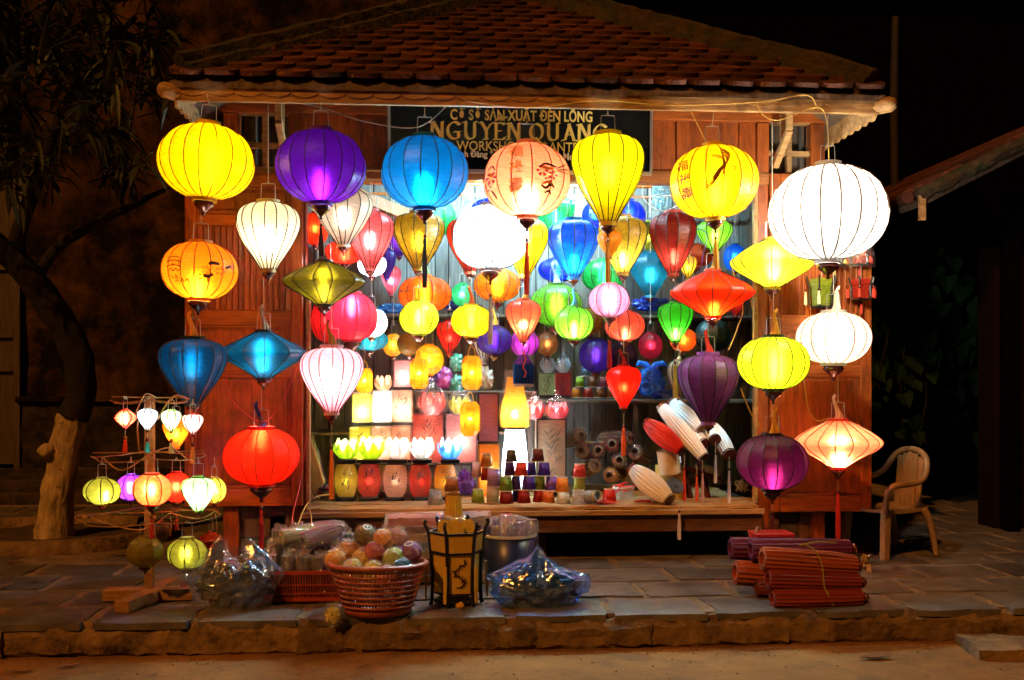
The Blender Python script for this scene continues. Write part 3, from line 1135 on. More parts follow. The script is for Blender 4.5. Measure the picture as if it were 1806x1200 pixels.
# dark house behind the booth
bh = thing('tall_house', 'dark tall house rising behind the booth roof', 'house', (2.0, 5.6, 0))
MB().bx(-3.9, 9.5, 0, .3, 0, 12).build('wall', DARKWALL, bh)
for px_ in (348, 398, 442):
    a, b = at(px_ - 9, 32, 5.58), at(px_ + 9, 12, 5.58)
    MB().bx(a.x - 2, b.x - 2, -.03, -.002, a.z, b.z).build('vent', BLACK, bh)
a, b = at(590, 40, 5.58), at(880, -60, 5.58)
MB().bx(a.x - 2, b.x - 2, -.06, -.002, a.z, b.z).build('shutter', WOOD_DARK, bh)
MB().bx(-3.9, 9.5, -.4, 0, at(700, -75, 5.3).z, at(700, -95, 5.3).z).build('eave', WOOD_DARK, bh)

# garden side on the right: wall, vines, pole
gw = thing('garden_wall', 'unlit garden wall overgrown with vines right of the booth', 'wall', (5.2, 4.6, 0))
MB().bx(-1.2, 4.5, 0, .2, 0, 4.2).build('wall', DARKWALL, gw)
for (p0x, p0y, p1x, p1y) in ((1632, 536, 1697, 566), (1628, 570, 1697, 598)):
    a, b = at(p0x, p1y, 4.56), at(p1x, p0y, 4.56)
    MB().bx(a.x - 5.2, b.x - 5.2, -.04, -.005, a.z, b.z).build('blue_board', mat('mottled_blue', (.05, .22, .62), (.03, .14, .45), rough=.5), gw)  # flat boards in two noise-mixed blues
vn = thing('vine', 'heart-leaved climbing vine hanging on the dark garden wall', 'vine', (5.0, 3.4, 0))
vl = MB()
stm = MB()
V0 = Vector((5.0, 3.4, 0))
for s_ in range(34):
    px_ = rnd.uniform(1545, 1775)
    y0_ = rnd.uniform(430, 620)
    y1_ = rnd.uniform(640, 800)
    Yv = rnd.uniform(1.9, 4.0)
    pts = []
    for i in range(7):
        t = i / 6
        pts.append(at(px_ + 14 * math.sin(t * 5 + s_), y0_ + (y1_ - y0_) * t, Yv) - V0)
    stm.tube(pts, .006, 4)
    for k in range(9):
        p = pts[rnd.randrange(7)] + Vector((rnd.gauss(0, .08), rnd.gauss(0, .06), rnd.gauss(0, .08)))
        L_ = rnd.uniform(.10, .19)
        d_ = Vector((rnd.gauss(0, .35), rnd.gauss(-.25, .3), -1)).normalized()
        sd_ = d_.cross(Vector((rnd.gauss(0, .4), -1, 0))).normalized()
        n_ = sd_.cross(d_)
        hp = [(0, .0), (.5, -.12), (.62, .18), (.42, .55), (0, 1.0), (-.42, .55), (-.62, .18), (-.5, -.12)]
        vl.add([p + sd_ * (u * L_ * .8) + d_ * (v_ * L_) + n_ * (abs(u) * L_ * .25) for u, v_ in hp], [(0, 1, 2, 3, 4), (0, 4, 5, 6, 7)])
vl.build('foliage', VINE, vn)
stm.build('stem', BARK, vn)
tag(MB().tube([at(1578, 330, 3.4), at(1576, 180, 3.4), at(1579, 30, 3.4)], [.04, .04, .035], 8).build('pole', mat('grey_pole', (.035, .024, .014), (.018, .012, .007), rough=.8)), 'weathered pole standing behind the right corner of the roof', 'pole')
bpy.data.objects['pole'].data.transform(Matrix.Identity(4))

# neighbouring house at the right edge
nh = thing('neighbour_house', 'neighbouring house with mossy gable roof at the right edge', 'house', (4.6, .9, 0))
N0 = Vector((4.6, .9, 0))
A_ = at(1624, 352, .45) - N0
B_ = at(1860, 232, .45) - N0
dv = (B_ - A_)
nn = Vector((-dv.z, 0, dv.x)).normalized()
m = MB()
for (a, b, w_, t_) in ((A_, A_ + dv * 2.4, 4.0, .05),):
    vs = [a, b, b + Vector((0, w_, 0)), a + Vector((0, w_, 0))]
    m.add(vs + [v - nn * t_ for v in vs], [(0, 1, 2, 3), (7, 6, 5, 4), (0, 4, 5, 1), (1, 5, 6, 2), (2, 6, 7, 3), (3, 7, 4, 0)])
nroof = m.build('roof', WOOD_DARK, nh)
P = [A_ + dv * (i / 30 * 1.6) + nn * .03 for i in range(31)]
vm = MB().tube(P, .055, 8)
vm.v = [tuple(Vector(v) + noise.noise_vector(Vector(v) * 13) * .02) for v in vm.v]
vm.build('verge', MORTAR, nroof)
for i in range(16):
    c = A_ + dv * (i / 10) + nn * .05 + Vector((0, .16, 0))
    MB().tube([c, c + Vector((0, 3.6, 0))], [.05, .05], 8).build('tile_row', TILE, nroof)
MB().bx(-.9, -.86, -.42, -.38, A_.z - .16, A_.z + .03).build('gutter_end', WOOD_PALE, nroof)
nroof_fix = bpy.data.objects['gutter_end']
nroof_fix.location = (A_.x + .88, A_.y + .38, 0)
xw = at(1772, 600, .9).x - 4.6
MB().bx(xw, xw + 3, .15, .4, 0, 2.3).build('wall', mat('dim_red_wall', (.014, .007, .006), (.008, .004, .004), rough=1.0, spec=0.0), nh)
MB().bx(xw + .02, xw + .14, .0, .12, 0, A_.z + .12).build('post', DARKWALL, nh, bevel=.012)
# ================================================================== LANTERNS
SHAPES = {
    'balloon': [(0, .235), (.08, .33), (.2, .50), (.35, .705), (.5, .875), (.62, .97), (.71, 1.0), (.81, .975), (.90, .865), (.96, .68), (1.0, .36)],
    'disc': [(0, .19), (.08, .30), (.2, .50), (.32, .72), (.42, .90), (.49, .985), (.54, 1.0), (.6, .97), (.7, .83), (.82, .58), (.93, .34), (1.0, .20)],
    'saucer': [(0, .19), (.08, .32), (.22, .58), (.36, .84), (.46, .965), (.53, 1.0), (.6, .97), (.72, .80), (.86, .54), (1.0, .22)],
}


def profile(shape, ring=.24, n=20):
    if shape in SHAPES:
        pts = catmull([(r_, z_, 0) for z_, r_ in SHAPES[shape]], 3)
        return [(p.x, p.y - .5) for p in pts]
    if shape == 'oval':
        a0 = math.asin(ring)
        out = []
        for i in range(n + 1):
            a = a0 + (math.pi - 2 * a0) * i / n
            out.append((math.sin(a) ** .86, -.5 * math.cos(a) / math.cos(a0)))
        return out
    if shape == 'round':
        return profile('oval', ring * .9, n)
    raise ValueError(shape)


def shade_mesh(prof, n, R_, H, material, jit):
    m = MB()
    c = math.cos(math.pi / n)
    K = len(prof)
    vs, fs = [], []
    for k in range(n):
        b0 = len(vs)
        a0, a1 = jit[k], jit[k + 1]
        sag = rnd.uniform(-.004, .012)
        for (r_, z_) in prof:
            for (da, f_) in ((0, 1), (.25, c + (1 - c) * .27 - sag * .7), (.5, c - sag), (.75, c + (1 - c) * .27 - sag * .7), (1, 1)):
                a = a0 + (a1 - a0) * da
                vs.append((R_ * r_ * f_ * math.cos(a), R_ * r_ * f_ * math.sin(a), H * z_))
        for i in range(K - 1):
            for j in range(4):
                p = b0 + i * 5 + j
                fs.append((p, p + 1, p + 6, p + 5))
    m.add(vs, fs)
    return m.mesh('shade', material, smooth=True)


FRAME_CACHE = {}


def tassel_into(parent, top, zb, zt, col, r_=.012):
    """a bead and a skirt of threads, hanging from z=zt (bead) to zb at local xy of top"""
    x, y = top
    MB().lathe([(.002, zt - .012), (.009, zt - .006), (.010, zt), (.007, zt + .007), (.002, zt + .011)], 10, (x, y, 0)).build('bead', FINIAL, parent, smooth=True)
    h = zt - .012 - zb
    m = MB().lathe([(r_ * .55, zb + h), (r_ * .75, zb + h * .93), (r_ * .62, zb + h * .86), (r_ * .95, zb + h * .6), (r_ * 1.1, zb + h * .2), (r_ * 1.02, zb), (r_ * .3, zb + h * .03)], 16, (x, y, 0), pleat=.28)
    m.build('tassel', mat('thread_%d_%d_%d' % tuple(int(c * 255) for c in col), col, tuple(c * .5 for c in col), rough=.7, scale=60, stretch=(1, 1, .05)), parent)


def lantern(label, px, y0, y1, hw, shape, col, Y, P=0, n=16, up=None, tassel=None, pat=0, ribs=True, fin=1, tie=None, tilt=0, bz=0.0, thin=.16, rib=None, ring=.24,
            hang=True, name='silk_lantern', group=None, bulb=(1, .97, .93), ringcol=None, bx_=0.0, amt=.55):
    c = at(px, (y0 + y1) / 2, Y)
    s = ppm(px, Y)
    R_, H = hw / s, (y1 - y0) / s
    tl = R(tilt)
    root = thing(name, label, 'lantern', c, group, (0, tl, 0))
    prof = profile(shape, ring)
    jit = [2 * math.pi * (k + rnd.uniform(-.09, .09)) / n for k in range(n)]
    jit.append(jit[0] + 2 * math.pi)
    shade = link('shade', shade_mesh(prof, n, R_, H, fabric(tuple(q ** 1.45 for q in col) if 0 < P < 100 else col, pat, .5 if P >= 100 else (0 if P else .04), amt, .2 if P >= 100 else (1 if P else False)), jit), root, rot=(0, 0, rnd.random() * 6.28 / n))
    phz = shade.rotation_euler.z
    if ribs:
        rr = max(.0011, min(.0042, 1.25 / s)) * (1.25 if P >= 100 else .85)
        path = [(R_ * (r_ + .004), 0, H * z_) for r_, z_ in prof[::2] + ([prof[-1]] if len(prof) % 2 == 0 else [])]
        rme = MB().tube(path, rr, 5).mesh('rib', rib or (RIBPALE if P >= 100 else RIB), smooth=True)
        for k in range(n):
            link('rib', rme, root, rot=(0, 0, phz + jit[k]))
    rc = ringcol or tuple(x * .8 for x in col)
    rmat = mat('ring_%d_%d_%d' % tuple(int(x * 255) for x in rc), rc, tuple(x * .6 for x in rc), rough=.6)
    rt, rb = R_ * prof[-1][0], R_ * prof[0][0]
    rh = min(.035, H * .07)
    for (nm, r_, z_, sg) in (('top_ring', rt, H / 2, 1), ('bottom_ring', rb, -H / 2, -1)):
        m = MB()
        m.lathe([(r_ * 1.02, z_ - .3 * rh * sg), (r_ * 1.05, z_ + .7 * rh * sg), (r_ * .9, z_ + .7 * rh * sg), (r_ * .9, z_ - .3 * rh * sg)], 20, cap=False)
        m.build(nm, rmat, root, smooth=False)
    zf = -H / 2 - .7 * rh
    k = rb
    if fin:
        m = MB().lathe([(k * .05, zf - k * 1.25), (k * .18, zf - k * 1.15), (k * .10, zf - k * .98), (k * .22, zf - k * .85), (k * .5, zf - k * .62), (k * .78, zf - k * .38), (k * .86, zf - k * .2), (k * .7, zf - k * .12), (k * .84, zf - k * .04), (k * .84, zf)], 16)
        m.build('finial', FINIAL, root, smooth=True)
        zf -= k * 1.25
    Mi = Matrix.Rotation(-tl, 4, 'Y')
    zt = H / 2 + .7 * rh
    if hang:
        hw_, hh = min(.045, rt * .8), min(.10, .5 * R_ + .02)
        m = MB().tube([(-hw_, 0, zt - .01), (-hw_ * .9, 0, zt + hh * .92), (-hw_ * .85, 0, zt + hh), (hw_ * .85, 0, zt + hh), (hw_ * .9, 0, zt + hh * .92), (hw_, 0, zt - .01)], .0022 if R_ > .1 else .0016, 5)
        m.build('hanger', WIRE, root)
        zt += hh
        m = MB().tube([(.007 * math.cos(a), 0, zt + .007 + .007 * math.sin(a)) for a in [6.28 * i / 8 for i in range(9)]], .0016, 4)
        m.build('hook', WIRE, root)
    if up is not None:
        top = at(px, up, Y) - c
        p0 = Vector((0, 0, zt))
        MB().tube([p0, Mi @ Vector((0, 0, top.z))], .0022, 5).build('cord', CORD, root)
    if tassel:
        tcol, ta, tb = tassel
        za, zb = (at(px, ta, Y) - c).z, (at(px, tb, Y) - c).z
        MB().tube([(0, 0, zf + .005), (0, 0, za)], .0018, 5).build('tassel_cord', CORD, root)
        tassel_into(root, (0, 0), zb, za, tcol, max(.007, min(.016, 4.2 / s)))
    if tie:
        # the lantern's own tassel tied up on top
        tm = mat('thread_%d_%d_%d' % tuple(int(q * 255) for q in tie), tie, tuple(q * .5 for q in tie), rough=.7, scale=60, stretch=(1, 1, .05))
        h = min(.17, R_ * .85 + .02)
        a = rnd.uniform(-.25, .25)
        z0 = H / 2
        k = min(1, R_ / .2) * .6 + .4
        m = MB().lathe([(.034 * k, z0 - H * .03), (.026 * k, z0 + h * .18), (.014 * k, z0 + h * .45), (.010 * k, z0 + h * .8), (.012 * k, z0 + h * .9), (.004, z0 + h)], 18, (0, -.008, 0), pleat=.3)
        m.v = [(v[0] + a * (v[2] - z0) + (.012 * math.sin((v[2] - z0) * 38)) * k, v[1], v[2]) for v in m.v]
        m.v = [tuple(Vector(v) + noise.noise_vector(Vector(v) * 40 + Vector((px, 0, 0))) * .006) for v in m.v]
        m.build('tied_tassel', tm, root)
    if P:
        sc_ = max(.45, min(1, R_ / .22))
        rB = .024 * sc_
        zk = 1.7 if R_ > .12 else 1.0
        m = MB().lathe([(a_, b_ * zk) for a_, b_ in ((rB * .35, -rB * 1.7), (rB * .85, -rB * 1.1), (rB, -rB * .2), (rB, rB * .6), (rB * .8, rB * 1.2), (rB * .4, rB * 1.7))], 8, (bx_ * R_, -.1 * R_, bz * H))
        area = 2 * math.pi * rB * 3.2 * rB * zk
        m.build('bulb', glow(P * (BOOST if P >= 100 else BOOST_C), bulb, area), root, smooth=True)
        MB().lathe([(rB * .5, rB * 1.75 * zk), (rB * .5, rB * 3.2 * zk)], 8, (bx_ * R_, -.1 * R_, bz * H)).build('socket', BLACK, root)
    return root, c, s, R_, H, prof


def paint_on(res, strokes, material, name='painting', lift=.004):
    """strokes [(points in photo px relative to the lantern's centre, width px)] laid on the shade"""
    root, c, s, R_, H, prof = res
    d = (CAM - c)
    d.z = 0
    d.normalize()
    sdv = Vector((-d.y, d.x, 0))

    def rad(z_):
        t = z_ / H
        for i in range(len(prof) - 1):
            if prof[i][1] <= t <= prof[i + 1][1]:
                f_ = (t - prof[i][1]) / max(1e-6, prof[i + 1][1] - prof[i][1])
                return R_ * (prof[i][0] + (prof[i + 1][0] - prof[i][0]) * f_)
        return R_ * .3

    def onto(u, v_):
        z_ = -v_ / s
        r_ = rad(z_)
        a = math.asin(max(-.97, min(.97, u / s / r_)))
        r_ += lift
        return (sdv * math.sin(a) + d * math.cos(a)) * r_ + Vector((0, 0, z_))
    m = MB()
    for (pts, wd) in strokes:
        if isinstance(wd, str):            # filled outline
            m.add([onto(*p) for p in pts], [tuple(range(len(pts)))])
            continue
        P2 = catmull([(p[0], p[1], 0) for p in pts], 3) if len(pts) > 2 else [Vector((p[0], p[1], 0)) for p in pts]
        nP = len(P2)
        vs = []
        for i in range(nP):
            t = (P2[min(i + 1, nP - 1)] - P2[max(i - 1, 0)])
            t = t.normalized() if t.length > 0 else Vector((1, 0, 0))
            nrm = Vector((-t.y, t.x, 0)) * wd * .5 * (.55 + .45 * math.sin(math.pi * (i + .5) / nP))
            vs += [onto(P2[i].x + nrm.x, P2[i].y + nrm.y), onto(P2[i].x - nrm.x, P2[i].y - nrm.y)]
        m.add(vs, [(i * 2, i * 2 + 1, i * 2 + 3, i * 2 + 2) for i in range(nP - 1)])
    return m.build(name, material, root)


def glyph_on(res, ch, u, v_, size, material):
    """one written character laid on the shade, centred at (u,v) px, size px"""
    me_ = text_mesh(ch, 1.0, .012)
    if not me_.vertices:
        return
    xs_ = [v.co.x for v in me_.vertices]
    ys_ = [v.co.y for v in me_.vertices]
    k = size / max(max(xs_) - min(xs_), max(ys_) - min(ys_), 1e-6)
    mx_, my_ = (max(xs_) + min(xs_)) / 2, (max(ys_) + min(ys_)) / 2
    polys = [([(u + (me_.vertices[i].co.x - mx_) * k, v_ - (me_.vertices[i].co.y - my_) * k) for i in p.vertices], 'fill') for p in me_.polygons]
    bpy.data.meshes.remove(me_)
    paint_on(res, polys, material, 'written_character', .006)


def ink(col, r_=.7):
    return mat('ink_%d_%d_%d' % tuple(int(c * 255) for c in col), col, rough=r_)


BOOST = 1.0
BOOST_C = .54
RIBPALE = mat('pale_rib', (.30, .24, .18), rough=.7)
YELLOW, GOLDEN, ORANGE, PEACH, RED, PINK = (.95, .60, .004), (.62, .40, .03), (.95, .38, .02), (.95, .40, .20), (.85, .045, .02), (.92, .42, .50)
BLUE, TEAL, PURPLE, VIOLET, GREEN, LIME, WHITE, IVORY = (.004, .22, .42), (.02, .20, .38), (.17, .014, .30), (.30, .10, .45), (.03, .42, .10), (.55, .72, .04), (.92, .93, .92), (.90, .80, .58)
COOL = (.72, .90, 1.0)
WARM = (1, .90, .74)

# ---- front row and the strings below it
lantern('big glowing yellow round lantern hanging at the left corner of the eave', 364, 222, 350, 83, 'oval', YELLOW, -.90, 18, 18, up=165, tilt=3, bz=-.02, bx_=.12, ring=.2, bulb=WARM)
lantern('big purple round lantern glowing blue, second from the left under the eave', 566, 232, 357, 79, 'oval', PURPLE, -.88, 16, 16, up=178, tassel=((.03, .008, .03), 398, 452), bz=-.25, ring=.2, bulb=COOL, thin=.22)
lantern('big sky-blue round lantern hanging below the left end of the sign', 749, 243, 366, 77, 'oval', BLUE, -.90, 22, 16, up=190, tassel=((.01, .06, .16), 417, 508), bz=-.25, ring=.2, bulb=COOL, thin=.2)
r4 = lantern('big salmon round lantern painted with orange characters and a flowery dragon', 929, 255, 381, 77, 'oval', (.96, .40, .24), -.90, 26, 14, up=196, tassel=((.75, .06, .02), 424, 520), bz=-.28, ring=.18, rib=RIBRED, bulb=WARM)
lantern('big yellow-green balloon-shaped lantern below the right end of the sign', 1072, 241, 392, 65, 'balloon', (.88, .66, .01), -.88, 18, 14, up=196, tassel=((.75, .38, .03), 424, 498), bz=.08, bulb=COOL)
r6 = lantern('big yellow round lantern painted with purple characters and a brown phoenix', 1259, 259, 384, 78, 'oval', (.95, .62, .015), -.90, 22, 16, up=200, tassel=((.8, .38, .02), 420, 475), bz=-.12, ring=.17, tilt=-2, rib=RIBRED, bulb=WARM)
lantern('very large brilliant white round lantern at the right corner of the eave', 1460, 294, 458, 102, 'oval', WHITE, -.98, 130, 18, up=205, ring=.17, bulb=(1, .93, .80), tassel=None)
lantern('cream balloon-shaped lantern left of the booth opening, below the yellow one', 473, 359, 476, 55, 'balloon', IVORY, -.60, 12, 16, up=185, ringcol=(.6, .42, .12), bulb=WARM, bz=-.05)
r9 = lantern('glowing orange round lantern painted with a pagoda and black horse', 352, 429, 527, 66, 'oval', (.95, .34, .02), -.90, 16, 16, up=358, ring=.25, tie=None, bz=-.30, tilt=2, rib=RIBRED, bulb=WARM)
lantern('bronze-green flying-saucer lantern under the purple lantern', 572, 463, 538, 73, 'disc', (.22, .15, .012), -.66, 13, 12, up=452, pat=2, thin=.25, bz=-.08, ringcol=(.05, .03, .01), bulb=COOL)
lantern('deep blue balloon-shaped lantern behind the top of the lantern stand', 340, 599, 712, 58, 'balloon', (.004, .12, .22), -.90, 3.5, 14, up=540, tie=(.8, .35, .06), bz=.12, bulb=COOL, ringcol=(.01, .02, .03))
lantern('teal-blue flying-saucer lantern in front of the left door', 465, 586, 667, 74, 'disc', (.006, .17, .26), -.60, 8, 12, up=490, tie=(.75, .66, .48), bz=-.05, pat=2, bulb=COOL, ringcol=(.01, .02, .03), thin=.2)
lantern('glowing pale pink balloon-shaped lantern above the vase lamps', 585, 614, 727, 55, 'balloon', (.92, .50, .56), -.62, 15, 16, up=545, tie=(.45, .22, .03), bz=.0, rib=RIBRED, tassel=((.9, .25, .03), 790, 880))
lantern('bright red round lantern below the teal saucer lantern', 461, 757, 853, 66, 'oval', (.92, .045, .015), -.60, 17, 14, up=680, tie=(.02, .06, .35), ring=.3, tassel=((.55, .02, .02), 896, 970), bz=.33, rib=RIBRED, bulb=WARM)
lantern('glowing lemon-yellow saucer lantern left of the largest white one', 1362, 424, 507, 73, 'saucer', (.92, .78, .06), -.50, 20, 16, up=215, ringcol=(.7, .42, .02), bz=-.05, bulb=COOL)
lantern('orange-red saucer lantern hanging in the right part of the opening', 1257, 479, 559, 74, 'disc', (.88, .09, .015), -.46, 15, 16, up=395, bz=-.33, tie=(.85, .4, .04), bulb=WARM, tassel=None)
lantern('lime-green round lantern in front of the right post', 1364, 595, 686, 63, 'oval', (.58, .66, .03), -.84, 17, 16, up=516, tie=(.85, .45, .03), ringcol=(.04, .05, .01), bz=-.05)
lantern('white round lantern with brown ribs in front of the right door', 1470, 552, 641, 65, 'oval', (.92, .84, .68), -.60, 13, 16, up=470, tie=(.7, .62, .48), ring=.28, bulb=WARM, rib=RIBRED)
lantern('violet brocade balloon-shaped lantern hanging unlit by the right post', 1249, 627, 744, 53, 'balloon', (.34, .10, .44), -.42, 0, 14, up=568, pat=1, tie=(.7, .06, .02))
lantern('dark plum round lantern with bluish glow, low beside the counter', 1362, 768, 862, 62, 'oval', (.20, .018, .07), -.84, 10, 14, up=700, tie=(.75, .35, .04), bz=-.3, bulb=(.75, .8, 1), ringcol=(.02, .01, .01), tassel=((.12, .02, .04), 905, 965), pat=2, thin=.2)
lantern('glowing peach saucer lantern, lowest in front of the right door', 1478, 742, 824, 75, 'saucer', (.95, .36, .20), -.56, 30, 16, up=655, tie=(.85, .5, .42), bz=-.3, rib=RIBRED, ringcol=(.8, .06, .03), tassel=((.6, .03, .02), 868, 950), bulb=WARM)

# ---- inside the opening
lantern('brilliant white round lantern in the middle of the opening', 865, 364, 474, 68, 'oval', WHITE, -.02, 200, 14, up=310, ring=.22, bulb=(.5, .82, 1.0), tassel=((.85, .78, .75), 522, 608), ringcol=(.4, .25, .2))
lantern('cream balloon-shaped lantern with a faint added bulb behind the purple lantern', 606, 336, 432, 51, 'balloon', (.92, .76, .60), -.05, 2.5, 14, up=305)  # bulb added inside to warm its colour; the lantern itself is unlit
lantern('pink-red balloon-shaped lantern right of the cream one', 653, 374, 474, 41, 'balloon', (.92, .22, .22), .10, 7, 12, up=305, tie=None, pat=1)
lantern('gold brocade balloon-shaped lantern below the blue lantern', 739, 377, 474, 46, 'balloon', (.55, .36, .03), .10, 5, 12, up=305, pat=1)
lantern('coral balloon-shaped lantern half hidden behind the brilliant white one', 829, 386, 480, 42, 'balloon', (.9, .13, .05), .12, 5, 12, up=305)
lantern('yellow balloon-shaped lantern peeping out right of the brilliant white one', 925, 388, 485, 43, 'balloon', (.92, .66, .02), .12, 9, 12, up=305)
lantern('blue balloon-shaped lantern right of the yellow one', 1011, 390, 489, 45, 'balloon', (.01, .24, .70), .08, 10, 12, up=300, bz=-.25, bulb=COOL, pat=1)
lantern('small orange balloon lantern below the yellow-green balloon', 1075, 407, 452, 22, 'balloon', (.9, .36, .03), -.35, 0, 10, up=400, ribs=False)
lantern('gold and white balloon-shaped lantern behind the small orange one', 1098, 384, 482, 44, 'balloon', (.66, .42, .06), .10, 12, 12, up=300, bz=-.25, bulb=COOL, pat=1)
lantern('brown-red brocade balloon-shaped lantern, glowing low inside', 1187, 377, 483, 42, 'balloon', (.42, .05, .03), .08, 9, 12, up=300, bz=-.22, bulb=COOL, pat=1, thin=.22)
lantern('small green lantern hanging behind the tassel of the phoenix lantern', 1260, 390, 444, 31, 'balloon', (.25, .55, .06), .25, 4, 12, up=320)
lantern('dim red lantern behind the orange-red saucer', 1226, 432, 470, 34, 'oval', (.6, .07, .02), .45, 0, 12, up=330, ribs=False)
lantern('small lantern with green and orange panels behind the red saucer', 1213, 452, 492, 16, 'balloon', (.55, .35, .03), .35, 2, 10, up=330)
lantern('emerald green lantern peeping out behind the sky-blue one', 772, 355, 414, 32, 'oval', (.03, .48, .14), .55, 7, 12, up=310)
lantern('green balloon lantern at the back, right of the salmon one', 979, 349, 415, 36, 'balloon', (.03, .45, .16), .55, 9, 12, up=310, pat=1)
lantern('dark blue lantern at the back, behind the brilliant white one', 862, 352, 400, 34, 'oval', (.01, .03, .30), .75, 6, 12, up=320, ribs=False)
lantern('royal blue lantern at the back beside the yellow-green balloon', 1108, 355, 402, 30, 'oval', (.01, .04, .55), .70, 9, 12, up=320, bulb=COOL)
lantern('royal blue lantern at the back, left of the yellow-green balloon', 1048, 358, 405, 22, 'oval', (.01, .05, .52), .78, 7, 12, up=320, ribs=False)
lantern('deep blue round lantern low behind the blue balloon lantern', 984, 456, 496, 35, 'oval', (.01, .06, .42), .55, 8, 12, up=320, bulb=COOL)
lantern('emerald green round lantern behind the yellow tassel', 1064, 459, 514, 38, 'oval', (.02, .36, .10), .45, 8, 12, up=320, pat=1)
lantern('large dull teal lantern on the shelf at the back', 1147, 446, 522, 37, 'balloon', (.02, .20, .28), .85, 6, 12, up=330, ribs=False)
lantern('small glowing red round lantern with a painted blossom, below the cream one', 608, 425, 465, 34, 'oval', (.88, .05, .02), .18, 7, 12, up=320)
lantern('dim orange-red lantern at the left edge of the opening', 556, 376, 432, 24, 'oval', (.75, .09, .02), .3, 2, 12, up=320, ribs=False)
lantern('small white round lantern behind the pink-red balloon', 656, 447, 487, 25, 'oval', WHITE, .35, 45, 12, up=320, bulb=COOL)
lantern('dark violet lantern in the shadow beside the small white one', 682, 440, 492, 16, 'balloon', (.06, .02, .28), .55, 0, 12, up=320, ribs=False)
lantern('crimson round lantern glowing magenta, below the bronze saucer', 621, 519, 600, 46, 'oval', (.88, .05, .10), -.02, 15, 12, up=480, bz=.2, ring=.3)
lantern('dark crimson round lantern at the left edge of the opening', 578, 527, 604, 29, 'oval', (.6, .03, .03), .16, 3, 12, up=440)
lantern('white round lantern half hidden behind the crimson one', 655, 545, 594, 29, 'oval', WHITE, .25, 40, 12, up=490, ringcol=(.7, .5, .35), bulb=COOL)
lantern('teal round lantern below the white one at the left', 652, 582, 618, 32, 'oval', (.01, .22, .26), .4, 7, 12, up=540, bulb=COOL)
r47 = lantern('orange pumpkin-shaped lantern with black painted marks', 749, 488, 551, 48, 'oval', (.92, .20, .015), .35, 6, 12, up=330, ring=.2, tie=(.3, .5, .2))
lantern('amber round lantern below the brilliant white one', 877, 474, 531, 41, 'oval', (.8, .28, .02), .35, 5, 12, up=330, pat=1)
lantern('small lemon-lime round lantern above the left orange hexagonal one', 739, 532, 590, 35, 'oval', (.66, .74, .04), .04, 9, 10, up=510, ring=.3)
lantern('small bright yellow round lantern above the middle orange hexagonal one', 831, 539, 594, 35, 'oval', (.95, .72, .02), .04, 10, 10, up=490, tie=(.75, .15, .03), ring=.3)
lantern('small salmon balloon lantern below the long red tassel', 923, 530, 600, 31, 'balloon', (.92, .17, .08), .02, 9, 10, up=505, tie=(.85, .4, .03), bz=-.1)
lantern('green brocade round lantern in the middle of the opening', 981, 504, 574, 46, 'oval', (.16, .42, .03), .38, 8, 12, up=330, pat=1, tie=(.5, .7, .75), ring=.28)
lantern('small bright green round lantern with pale blue tassel on top', 1012, 542, 598, 34, 'oval', (.25, .60, .06), .04, 9, 10, up=505, tie=(.12, .5, .75), bz=-.2, ring=.3)
lantern('pink round brocade lantern above the red balloon lantern', 1075, 502, 558, 37, 'oval', (.88, .36, .50), -.05, 7, 10, up=498, pat=1, ring=.3, tassel=((.85, .1, .06), 598, 650))
lantern('copper-red and green round lantern glowing at its foot', 1102, 549, 600, 35, 'oval', (.62, .10, .05), .15, 9, 10, up=490, bz=-.3, ring=.3, bulb=COOL, thin=.24)
lantern('bright green balloon lantern right of the centre of the shelf', 1191, 535, 602, 31, 'balloon', (.08, .50, .04), .08, 10, 10, up=490, bz=-.3, tassel=((.6, .52, .06), 640, 702))
lantern('very dark teal round lantern below the orange-red saucer', 1258, 564, 620, 32, 'oval', (.015, .05, .05), .35, 0, 12, up=330, ribs=False)
lantern('small dark orange lantern behind the bright green balloon', 1205, 580, 620, 24, 'oval', (.55, .14, .02), .4, 2, 12, up=330, ribs=False)
lantern('indigo round lantern below the long white tassel', 871, 576, 624, 31, 'oval', (.09, .03, .36), .30, 1.5, 12, up=500, tie=(.7, .4, .05), ring=.3)
lantern('purple round lantern behind the small salmon balloon', 925, 583, 628, 26, 'oval', (.40, .05, .38), .35, 3, 12, up=505)
lantern('white balloon lantern behind the indigo one', 853, 588, 640, 18, 'balloon', (.8, .68, .58), .5, 0, 12, up=500)
lantern('large dark indigo round lantern below the pink one', 1051, 598, 656, 30, 'oval', (.05, .02, .18), .5, 3, 12, up=505, ribs=False)
lantern('dark plum lantern behind the red tassel', 1098, 604, 660, 26, 'oval', (.06, .015, .06), .6, 0, 12, up=505, ribs=False)
lantern('dark gold lantern between the pink and the copper-red one', 1040, 545, 588, 24, 'oval', (.32, .14, .02), .5, 0, 12, up=505, ribs=False)
lantern('dull red balloon lantern left of the bright yellow one', 793, 567, 624, 24, 'balloon', (.65, .03, .02), .38, 2, 12, up=490)
lantern('bright scarlet balloon lantern with orange tassel, above the wrapped rolls', 1100, 647, 717, 31, 'balloon', (.92, .03, .01), -.08, 5, 10, up=600, tie=(.75, .05, .04), tassel=((.85, .12, .02), 752, 804), ribs=False)
lantern('orange-yellow round lantern behind the left hexagonal one', 757, 609, 661, 26, 'oval', (.85, .40, .02), .38, 3, 12, up=520, ribs=False)
lantern('brown-gold lantern in the shadow above the pink box', 722, 588, 626, 22, 'oval', (.36, .18, .02), .5, 0, 12, up=520, ribs=False)
lantern('beige balloon lantern behind the violet brocade one', 1196, 637, 700, 18, 'balloon', (.70, .48, .28), .28, 0, 12, up=500, tie=(.6, .4, .2))

